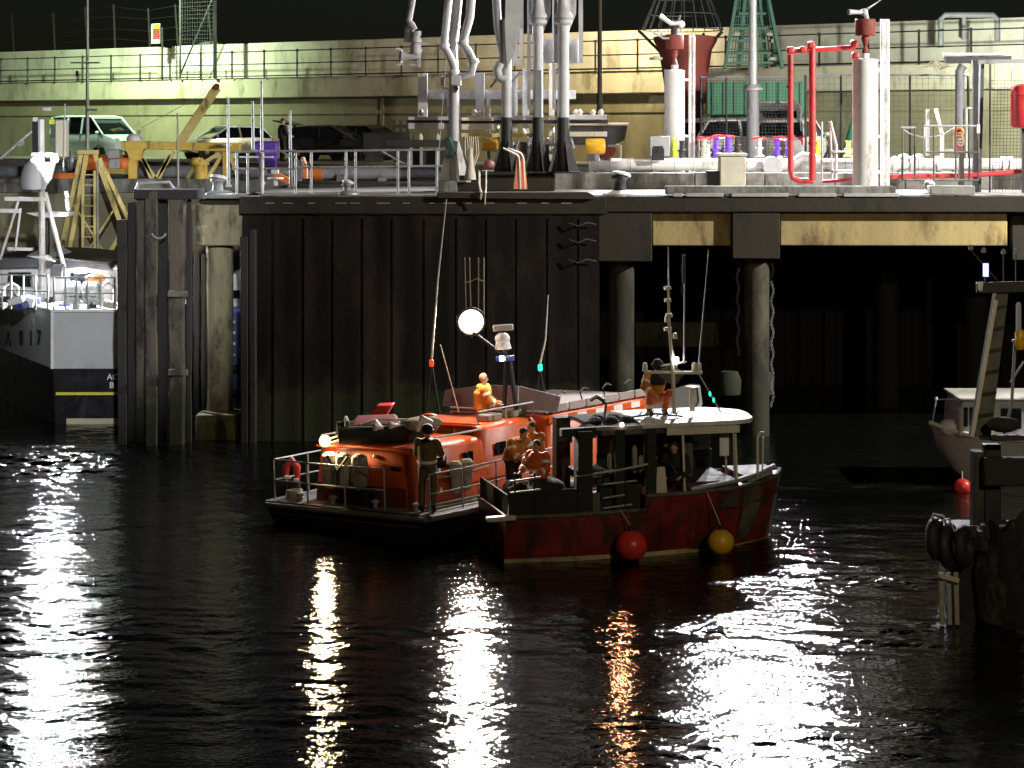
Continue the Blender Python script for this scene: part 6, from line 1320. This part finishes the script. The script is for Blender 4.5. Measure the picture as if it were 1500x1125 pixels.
MB().beam(P(1371, 159, 62), P(1380, 196, 62), .1).beam(P(1380, 196, 62), P(1380, 232, 62), .1).build('arm', M['white_paint'], t); MB().beam(P(1359, 160, 62.2), P(1359, 228, 62.2), .09).build('upright', M['galvanised'], t); MB().beam(P(1380, 220, 62), P(1400, 220, 62), .06).build('foot_bar', M['galvanised'], t)
t = thing('grey_vent_pipe', 'thick grey standpipe with slanted top behind the cage', 'standpipe', P(1406, 240, 66))
MB().tube([P(1406, 240, 66), P(1406, 104, 66), P(1411, 96, 66)], .15, 14).build('pipe', M['grey_paint'], t); MB().beam(P(1416, 158, 65.8), P(1416, 235, 65.8), .06).beam(P(1416, 158, 65.8), P(1424, 158, 65.8), .06).build('side_pipe', M['galvanised'], t)
t = thing('black_gantry_frame', 'tall black steel portal frame at the right edge of the quay', 'portal frame', P(1440, 264, 58.0))
D_ = 58
for a, w, m in ((1428.5, .14, 'black_paint'), (1450, .04, 'black_paint')): MB().beam(P(a, 88, D_), Vector((PX(a, D_), D_, DECK)), w).build('upright', M[m], t)
MB().beam(P(1438, 92, D_ + .4), Vector((PX(1438, D_), D_ + .4, DECK)), .24, .1).build('mesh_upright', M['net_grey'], t)
MB().beam(P(1424, 91, D_), P(1580, 88, D_), .09, .12).build('top_beam', M['grey_paint'], t)
mb = MB()
for k in range(26): a = 1452 + k * 5; mb.beam(P(a, 95, D_ + .3), Vector((PX(a, D_), D_ + .3, DECK)), .01)
for k in range(30): y_ = 118 + k * 5; mb.beam(P(1452, y_, D_ + .3), P(1580, y_, D_ + .3), .01)
mb.build('wire_mesh', M['dark_steel'], t)
t = thing('red_hose_drum', 'red rounded fire equipment cabinet at the right edge', 'cabinet', P(1500, 190, 57.5))
MB().lathe([(.15, 0), (.33, .03), (.38, .12), (.38, 1.05), (.33, 1.2), (.15, 1.26)], P(1500, 188, 57.5), seg=24).build('drum', M['red_paint'], t)
MB().beam(P(1500, 188, 57.7), Vector((PX(1500, 57.7), 57.7, DECK)), .12).build('post', M['dark_steel'], t)
MB().torus(P(1500, 140, 57.5), .385, .012, (0, 0, 1), 24, 6).build('seam_ring', M['rusty_red'], t)
t = thing('floodlight_bar', 'long pale floodlight bar on a post above the mesh fence', 'light bar', P(1425, 80, 63))
MB().beam(P(1382, 80, 63), P(1470, 79, 63), .3, .11).build('bar', M['galvanised'], t, bevel=.02); MB().beam(P(1384, 88, 63.1), P(1480, 87, 63.1), .3, .2).build('housing', M['black_paint'], t); MB().beam(P(1436, 86, 63.2), LAMP_YARD + Vector((0, -.15, .1)), .06).build('lamp_arm', M['dark_steel'], t); MB().obox(LAMP_YARD + Vector((0, -.2, .02)), (.3, .12, .22)).build('floodlight', M['grey_paint'], t, bevel=.02); MB().beam(P(1433, 84, 63.2), Vector((PX(1433, 63.2), 63.2, DECK)), .1).build('post', M['dark_steel'], t)
t = thing('hooped_guardrail', 'thick grey tube hoop rail on top of the breakwater wall', 'guard rail', P(1420, 60, 73.5))
MB().tube([P(1378, 70, 73.5), P(1378, 28, 73.5), P(1384, 22, 73.5), P(1455, 22, 73.5), P(1461, 28, 73.5), P(1461, 60, 73.5)], .11, 12).build('hoop', M['grey_paint'], t); MB().cyl(P(1412, 22, 73.5), P(1412, 58, 73.5), .09, seg=12).build('middle_leg', M['grey_paint'], t)
t = thing('hanging_rope_coil', 'white tangled rope draped on a fence line near the standpipe', 'rope', P(1372, 100, 67.0))
mb = MB()
for k in range(5): mb.tube([P(1356 + k * 2, 97 + rng.uniform(-2, 2), 67), P(1368 + k, 90 + rng.uniform(-3, 5), 66.9), P(1378 + k, 97 + rng.uniform(-5, 5), 67), P(1390 - k, 95 + rng.uniform(-4, 4), 67.0)], .028, 6)
mb.build('strand', M['rope'], t); MB().cyl(P(1335, 98, 67.1), P(1410, 97, 67.1), .012, seg=5).build('fence_line', M['galvanised'], t)
# ------------------------------------------------------------------ vehicles parked along the wall
def car(label, paint, loc, rz, kind='hatch', gate=0.0, sc=1.0):
    t = thing('parked_car' if kind != 'van' else 'parked_van', label, 'car' if kind != 'van' else 'van', loc, rz)
    van = kind == 'van'; W = .88 if not van else .95
    L_ = 4.0 if not van else 4.8
    roofz = 1.48 if not van else 1.95
    # body side stations: x, lower z, belt z, half width
    if van: st = [(-2.4, .45, 1.05, .8), (-2.3, .32, 1.12, .92), (-1, .28, 1.12, W), (1.2, .28, 1.12, W), (1.75, .28, 1.08, W), (2.2, .3, .95, .88), (2.42, .4, .8, .72)]
    else: st = [(-2.02, .42, .80, .68), (-1.92, .3, .93, .82), (-1.2, .25, .95, W), (.6, .25, .93, W), (1.1, .25, .90, W), (1.7, .28, .80, .82), (1.98, .36, .64, .66)]
    rings = []
    for x, z0, zb, w in st:
        h = [(w * .92, z0), (w, z0 + (zb - z0) * .3), (w * 1.0, z0 + (zb - z0) * .7), (w * .95, zb)]
        rings.append([Vector((x, -a, b)) for a, b in h] + [Vector((x, a, b)) for a, b in h[::-1]])
    MB().loft(rings).build('body', M[paint], t, world=False)
    if van: gh = [(-2.3, 1.12, .9, 1.12, .9), (-2.2, 1.13, .92, 1.86, .82), (.75, 1.12, .92, 1.88, .82), (1.75, 1.08, .9, 1.1, .88)]
    else: gh = [(-1.95, .93, .8, .95, .78), (-1.5, .95, .84, 1.40, .66), (-.9, .95, .84, 1.44, .66), (.1, .93, .84, 1.44, .66), (1.05, .9, .82, .92, .8)]
    r2 = [[Vector((x, -wb, zb - .02)), Vector((x, -wt, zt_)), Vector((x, wt, zt_)), Vector((x, wb, zb - .02))] for x, zb, wb, zt_, wt in gh]
    MB().loft(r2, smooth=False).build('window', M['glass'], t, world=False, bevel=.04)
    # roof and pillars
    a0, a1 = (gh[1], gh[2]) if van else (gh[1], gh[3])
    mb = MB(); mb.loft([[Vector((x, -w, z)), Vector((x, -w * .7, z + .05)), Vector((x, w * .7, z + .05)), Vector((x, w, z)), Vector((x, w, z - .05)), Vector((x, -w, z - .05))] for x, z, w in ((a0[0] - .06, a0[3] + .01, a0[4]), (a0[0] + .5, a0[3] + .05, a0[4] + .03), (a1[0], a1[3] + .02, a1[4] + .02), (a1[0] + .12, a1[3] - .03, a1[4] + .02))])
    mb.build('roof', M[paint], t, world=False)
    def pil(*q): MB().beam(*q).build('pillar', M[paint], t, world=False)
    for s in (-1, 1):
        pil((a1[0] + .06, s * (a1[4] + .015), a1[3]), (gh[-1][0] + .02, s * (gh[-1][2] + .01), gh[-1][1]), .07, .06)
        pil((a0[0], s * (a0[4] + .015), a0[3]), (gh[0][0] + .03, s * (gh[0][2] + .01), gh[0][1]), .1, .06)
        for xm in ((-.9, .2) if van else (-.35,)): pil((xm, s * (a1[4] + .02), a1[3] - .02), (xm - .03, s * (gh[2][2] + .02), gh[2][1]), .09, .04)
        if van: MB().box(-2.2, -.9, s * .90 - .03, s * .90 + .03, 1.1, 1.8).build('side_panel', M[paint], t, world=False)
    for x in ((-1.25, 1.25) if not van else (-1.45, 1.5)):
        for s in (-1, 1):
            r_ = .31 if not van else .34
            wh_ = MB().torus((x, s * (W - .09), r_), r_ - .09, .10, (0, 1, 0), 20, 8).build('wheel', M['rubber'], t, world=False)
            MB().lathe([(r_ * .62, -.02), (r_ * .66, .02), (r_ * .2, .05), (.03, .06)], (x, s * (W - .05), r_), (0, s, 0), 16).build('rim', M['alloy'], wh_, world=False)
            MB().lathe([(r_ + .07, -.1), (r_ + .06, .02), (r_ + .02, .022)], (x, s * (W - .03), r_), (0, s, 0), 20).build('wheel_arch', M['black_paint'], t, world=False)
    xf = st[-1][0]; xr_ = st[0][0]
    for s in (-1, 1):
        MB().ball((xf - .14, s * .56, st[-1][2] + (.02 if not van else .08)), (.16, .17, .09), 12, 8).build('headlight', M['lens'], t, world=False)
        MB().box(xr_ - .02 + .05, xr_ + .12, s * .70 - .07, s * .70 + .07, st[0][2] - .12, st[0][2] + (.12 if not van else .5)).build('tail_light', M['tail_red'], t, world=False, bevel=.02)
        MB().ball((gh[-1][0] - .25, s * (W + .08), gh[-1][1] + .1), (.07, .11, .07), 10, 6).build('door_mirror', M[paint], t, world=False)
    MB().box(xf - .05, xf + .03, -.26, .26, .36, .48).build('number_plate', M['white_paint'], t, world=False)
    MB().box(xr_ - .03, xr_ + .04, -.26, .26, .52, .64).build('number_plate', M['yellow_line'], t, world=False)
    if gate:
        c_, s_ = math.cos(gate), math.sin(gate); hx, hz = a0[0] - .02, a0[3] + .05
        def gp(u, v, w=0): return Vector((hx - u * c_ + w * s_, v, hz + u * s_ + w * c_))   # u runs away from the hinge
        tg = MB().loft([[gp(0, -.64), gp(.5, -.72), gp(.95, -.68), gp(.95, .68), gp(.5, .72), gp(0, .64)], [gp(0, -.64, .06), gp(.5, -.72, .09), gp(.95, -.66, .05), gp(.95, .66, .05), gp(.5, .72, .09), gp(0, .64, .06)]], smooth=False).build('tailgate', M[paint], t, world=False, bevel=.02)
        MB().prism([gp(.1, -.5, -.012), gp(.5, -.56, -.012), gp(.5, .56, -.012), gp(.1, .5, -.012)], gp(0, 0, .008) - gp(0, 0, 0)).build('tailgate_glass', M['lens'] if paint == 'car_black' else M['glass'], tg, world=False)
        for s in (-1, 1): MB().cyl((xr_ + .25, s * .66, 1.0), gp(.45, s * .66), .015, seg=6).build('gas_strut', M['galvanised'], t, world=False)
    return t
def at(px, D_): return (PX(px, D_), D_, DECK + .5)
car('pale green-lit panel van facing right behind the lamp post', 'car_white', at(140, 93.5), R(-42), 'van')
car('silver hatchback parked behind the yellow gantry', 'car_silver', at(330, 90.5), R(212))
car('black hatchback with its tailgate wide open', 'car_black', at(488, 84.5), R(-14), gate=.22)
car('dark saloon parked close to the wall, left of the loading arms', 'car_black', at(545, 86.5), R(-30))
rc = car('pale car with red tail lights behind the mesh fence', 'car_pale', at(1078, 71.0), R(28))
rd = car('pale car with its tailgate raised behind the red pipes', 'car_pale', at(1160, 71.0), R(70), gate=.55)
tag(MB().box(PX(278, 108), PX(330, 108), 107, 109, 12.3, 12.9).prism([P(280, 69, 107), P(300, 60, 107), P(316, 60, 107), P(326, 69, 107)], (0, 1.5, 0)).build('site_shelter', M['grey_paint'], bevel=.05), 'pale rounded shelter roof seen above the wall behind the gate', 'shelter')
for q_ in (rc, rd): q_.scale = (1.12, 1.12, 1.14)
# ------------------------------------------------------------------ people: one fused body each, clothes as children
def person(label, loc, rz, pose, jacket, trousers, hair='hair', helmet=None, group=None, strips=(), parent_rx=0.0, vest=None, sit=False):
    t = thing('person', label, 'person', loc, rz, group)
    J = {'pel': (0, 0, .95), 'wai': (0, .01, 1.10), 'che': (0, .0, 1.32), 'nek': (0, .0, 1.47), 'hea': (0, -.02, 1.64),
         'shl': (-.19, 0, 1.42), 'shr': (.19, 0, 1.42), 'ell': (-.27, .02, 1.15), 'elr': (.27, .02, 1.15), 'hal': (-.28, -.08, .90), 'har': (.28, -.08, .90),
         'hil': (-.09, 0, .92), 'hir': (.09, 0, .92), 'knl': (-.11, -.03, .50), 'knr': (.11, -.03, .50), 'anl': (-.12, .02, .09), 'anr': (.12, .02, .09)}
    J.update(pose); J = {k: Vector(v) for k, v in J.items()}
    hd = J['hea']; look = (Vector(pose['look']) if 'look' in pose else Vector((0, -1, 0))).normalized()
    mb = MB()
    mb.tube([J['pel'], J['wai'], J['che'], J['nek'] - Vector((0, 0, .05))], [.145, .13, .155, .07], 14); mb.ball(J['pel'], (.15, .12, .12)); mb.ball(J['che'], (.17, .12, .16))
    mb.tube([J['nek'] - Vector((0, 0, .06)), hd], [.06, .055], 10)
    rt = look.to_track_quat('-Y', 'Z').to_matrix()
    mb.ball(hd + rt @ Vector((0, .012, .02)), (.076, .095, .10), 16, 12, rt); mb.ball(hd + rt @ Vector((0, -.015, -.05)), (.058, .075, .07), 14, 10, rt)
    mb.ball(hd + rt @ Vector((0, -.098, -.02)), (.015, .022, .026), 8, 6, rt); mb.ball(hd + rt @ Vector((0, -.085, -.075)), (.028, .018, .018), 8, 6, rt)
    for s in (-1, 1): mb.ball(hd + rt @ Vector((s * .078, .015, -.01)), (.014, .025, .034), 8, 6, rt)
    def hand(w, e):
        d = (w - e).normalized(); u, v, _ = frame_of(d); p = w + d * .05
        mb.tube([w - d * .01, p, p + d * .045], [.028, .038, .034], 10)
        for k, ln in enumerate((.062, .074, .07, .055)):
            b = p + d * .04 + u * (.027 - .018 * k); mb.tube([b, b + d * ln * .55 + v * .008, b + d * ln * .9 + v * .03], [.0105, .0095, .008], 6)
        mb.tube([p - d * .02 + u * .03, p + u * .055 + d * .015, p + u * .06 + d * .05 + v * .012], [.013, .011, .009], 6)
    for s in 'lr':
        sh, el, ha, hi, kn, an = (J[k + s] for k in ('sh', 'el', 'ha', 'hi', 'kn', 'an'))
        mb.tube([sh, el, ha], [.055, .045, .03], 10); mb.ball(el, .046, 8, 6); mb.ball(sh, .065, 10, 8); hand(ha, el)
        mb.tube([hi, kn, an], [.088, .06, .042], 12); mb.ball(kn, .062, 10, 8)
        fw = Vector((0, -1, 0)) if 'toe' not in pose else Vector(pose['toe']).normalized()
        mb.tube([an, an + fw * .06 - Vector((0, 0, .045)), an + fw * .16 - Vector((0, 0, .055))], [.045, .045, .03], 10)
    mb.build('body', M['skin'], t, world=False, remesh=.013)
    # eyes and mouth
    for s in (-1, 1): MB().ball(hd + rt @ Vector((s * .03, -.085, .01)), (.011, .008, .007), 8, 6, rt).build('eye', M['cloth_black'], t, world=False)
    MB().ball(hd + rt @ Vector((0, -.094, -.066)), (.022, .006, .005), 8, 6, rt).build('mouth', M['rusty_red'], t, world=False)
    if helmet:
        hm = MB(); hm.ball(hd + rt @ Vector((0, .012, .045)), (.118, .135, .115), 18, 12, rt); hm.lathe([(.13, 0), (.14, .01), (.125, .03)], hd + rt @ Vector((0, .01, .02)), rt @ Vector((0, .1, 1)), 18)
        hm.build('helmet', M[helmet], t, world=False)
    elif hair: MB().ball(hd + rt @ Vector((0, .026, .045)), (.084, .094, .088), 16, 12, rt).build('hair', M[hair], t, world=False)
    jb = MB(); jb.tube([J['pel'] + Vector((0, 0, .0)), J['wai'], J['che'], J['nek'] - Vector((0, 0, .03))], [.195, .185, .21, .10], 14); jb.ball(J['che'] + Vector((0, 0, .02)), (.21, .155, .17)); jb.ball(J['pel'] + Vector((0, 0, .04)), (.18, .15, .1))
    for s in 'lr':
        jb.tube([J['sh' + s], J['el' + s], J['el' + s].lerp(J['ha' + s], .92)], [.098, .082, .064], 12); jb.ball(J['sh' + s], .092, 10, 8); jb.ball(J['el' + s], .074, 8, 6)
    jb.torus(J['nek'] + Vector((0, .01, .0)), .085, .035, (0, .1, 1), 16, 8)
    jo = jb.build('jacket', M[jacket], t, world=False, remesh=.018)
    tb = MB(); tb.ball(J['pel'], (.168, .14, .13))
    for s in 'lr':
        tb.tube([J['hi' + s], J['kn' + s], J['an' + s] + (J['kn' + s] - J['an' + s]).normalized() * .04], [.112, .086, .07], 12); tb.ball(J['kn' + s], .088, 10, 8)
    tb.build('trousers', M[trousers], t, world=False, remesh=.018)
    for s in 'lr':
        an = J['an' + s]; fw = Vector((0, -1, 0)) if 'toe' not in pose else Vector(pose['toe']).normalized()
        up_ = (J['kn' + s] - an).normalized()
        MB().tube([an + up_ * .12, an, an + fw * .05 - Vector((0, 0, .04)), an + fw * .17 - Vector((0, 0, .045))], [.066, .06, .058, .042], 12).build('boot', M['rubber'], t, world=False)
    for a, b, f, r_ in strips:
        c = J[a].lerp(J[b], f); d = (J[b] - J[a]).normalized(); MB().lathe([(r_, -.03), (r_ + .004, -.026), (r_ + .004, .026), (r_, .03)], c, d, 18).build('reflective_strip', M['reflective'], jo, world=False)
    if vest:
        vb = MB(); vb.ball(J['che'] + Vector((0, -.1, .02)), (.17, .1, .19), 14, 10); vb.ball(J['nek'] + Vector((0, .05, -.02)), (.13, .1, .07), 14, 10)
        vb.build('lifejacket', M[vest], t, world=False, remesh=.02)
    return t
ARM = (('ell', 'hal', .45, .078), ('elr', 'har', .45, .078))
# crewman on the lifeboat's stern quarter, back to us, hands at chest
person('crewman in olive oilskins and dark helmet standing on lifeboat stern quarter', P(626, 751, 41.3) + Vector((0, 0, .02)), R(165),
       {'ell': (-.26, -.1, 1.18), 'elr': (.26, -.08, 1.18), 'hal': (-.12, -.28, 1.22), 'har': (.1, -.3, 1.15), 'knl': (-.13, -.05, .5), 'knr': (.12, -.02, .5), 'look': (.3, -1, -.2)}, 'jacket_olive', 'trousers_olive', helmet='cloth_black', strips=ARM + (('pel', 'wai', .6, .205),), vest='cloth_black')
# crewman on the flying bridge, facing right
b = P(707, 604, 45.0)
person('bald crewman in orange jacket standing at the lifeboat bridge screen', b + Vector((0, 0, -.88)), R(100),
       {'ell': (-.25, -.1, 1.15), 'elr': (.25, -.12, 1.16), 'hal': (-.16, -.32, 1.08), 'har': (.14, -.34, 1.1), 'look': (.1, -1, -.1)}, 'jacket_yellow', 'trousers_olive', hair=None, strips=ARM + (('shl', 'ell', .4, .09), ('shr', 'elr', .4, .09)), vest='jacket_lime')
# crewman bending at the lifeboat's side beside the fishing boat's stern
person('dark haired crewman in yellow-brown jacket bending between the two boats', P(752, 738, 42.6), R(40),
       {'pel': (0, .08, .92), 'wai': (0, .04, 1.06), 'che': (.02, -.1, 1.24), 'nek': (.03, -.2, 1.36), 'hea': (.05, -.27, 1.50), 'shl': (-.16, -.12, 1.33), 'shr': (.22, -.14, 1.33), 'ell': (-.24, -.28, 1.12), 'elr': (.30, -.26, 1.12), 'hal': (-.16, -.46, 1.0), 'har': (.26, -.48, .98), 'look': (0, -1, -.5)},
       'jacket_yellow', 'cloth_black', strips=ARM + (('shl', 'ell', .55, .088), ('shr', 'elr', .5, .088)))
person('crewman in mustard jacket and purple trousers facing the fishing boat rail', P(786, 735, 43.0), R(-60),
       {'che': (0, -.06, 1.30), 'nek': (0, -.1, 1.44), 'hea': (0, -.14, 1.59), 'ell': (-.26, -.18, 1.16), 'elr': (.26, -.2, 1.16), 'hal': (-.18, -.42, 1.14), 'har': (.16, -.42, 1.14)}, 'jacket_yellow', 'cloth_purple', strips=ARM)
# crewman in bright orange in the fishing boat's stern well
person('crewman in bright orange oilskins in the fishing boat cockpit', rootm(fb) @ Vector((.95, .95, .56)), R(-35),
       {'che': (0, -.06, 1.30), 'hea': (.02, -.1, 1.60), 'nek': (0, -.06, 1.45), 'ell': (-.27, -.1, 1.16), 'elr': (.27, -.1, 1.16), 'hal': (-.2, -.32, 1.1), 'har': (.2, -.34, 1.1)}, 'jacket_orange', 'cloth_black', hair='hair', strips=ARM + (('shl', 'ell', .5, .1), ('shr', 'elr', .5, .1), ('wai', 'che', .4, .2)))
# crewman crouching on the wheelhouse roof, holding the mast
rp = rootm(fb) @ Vector((3.62, 1.0, 2.67))
person('crewman in orange jacket crouching on the wheelhouse roof by the mast', rp, R(12),
       {'pel': (0, .12, .34), 'wai': (0, .1, .48), 'che': (0, .0, .70), 'nek': (.0, -.05, .86), 'hea': (0, -.1, 1.0), 'shl': (-.19, -.02, .80), 'shr': (.19, -.02, .80), 'ell': (-.30, -.14, .60), 'elr': (.34, -.16, .95), 'hal': (-.14, -.3, .46), 'har': (.30, -.2, 1.2),
        'hil': (-.1, .1, .33), 'hir': (.1, .1, .33), 'knl': (-.2, -.28, .45), 'knr': (.2, -.26, .48), 'anl': (-.16, -.05, .1), 'anr': (.16, -.03, .1), 'look': (.1, -1, -.5)}, 'jacket_yellow', 'jacket_orange', helmet='cloth_black', strips=ARM + (('shl', 'ell', .5, .09), ('knl', 'anl', .6, .09)), vest='cloth_black')
# dark figure leaning at the wheelhouse side
person('figure in black leaning on the rail under the fishing boat roof', rootm(fb) @ Vector((3.95, .62, .58)), R(-20),
       {'che': (0, -.12, 1.22), 'nek': (0, -.18, 1.36), 'hea': (0, -.24, 1.50), 'shl': (-.19, -.13, 1.31), 'shr': (.19, -.13, 1.31), 'ell': (-.28, -.2, 1.05), 'elr': (.28, -.22, 1.05), 'hal': (-.16, -.4, .95), 'har': (.18, -.4, .95), 'look': (.2, -1, -.3)}, 'cloth_black', 'cloth_black')
# person at the open hatchback
person('person in black standing by the open tailgate of the black hatchback', (PX(414, 82.5), 82.5, DECK + .5), R(120), {'look': (.2, -1, -.1), 'ell': (-.26, -.05, 1.16), 'hal': (-.2, -.3, 1.05)}, 'cloth_black', 'cloth_black')
person('person sitting low behind the lifeboat bridge, only dark head showing', P(786, 604, 46.0) + Vector((0, 0, -.95)), R(30), {'pel': (0, .05, .5), 'wai': (0, .05, .64), 'che': (0, 0, .86), 'nek': (0, -.02, 1.0), 'hea': (0, -.05, 1.15), 'shl': (-.19, 0, .95), 'shr': (.19, 0, .95), 'ell': (-.26, -.1, .7), 'elr': (.26, -.1, .7), 'hal': (-.15, -.3, .6), 'har': (.15, -.3, .6), 'hil': (-.1, 0, .48), 'hir': (.1, 0, .48), 'knl': (-.14, -.4, .5), 'knr': (.14, -.4, .5), 'anl': (-.14, -.42, .1), 'anr': (.14, -.42, .1)}, 'cloth_black', 'cloth_black')
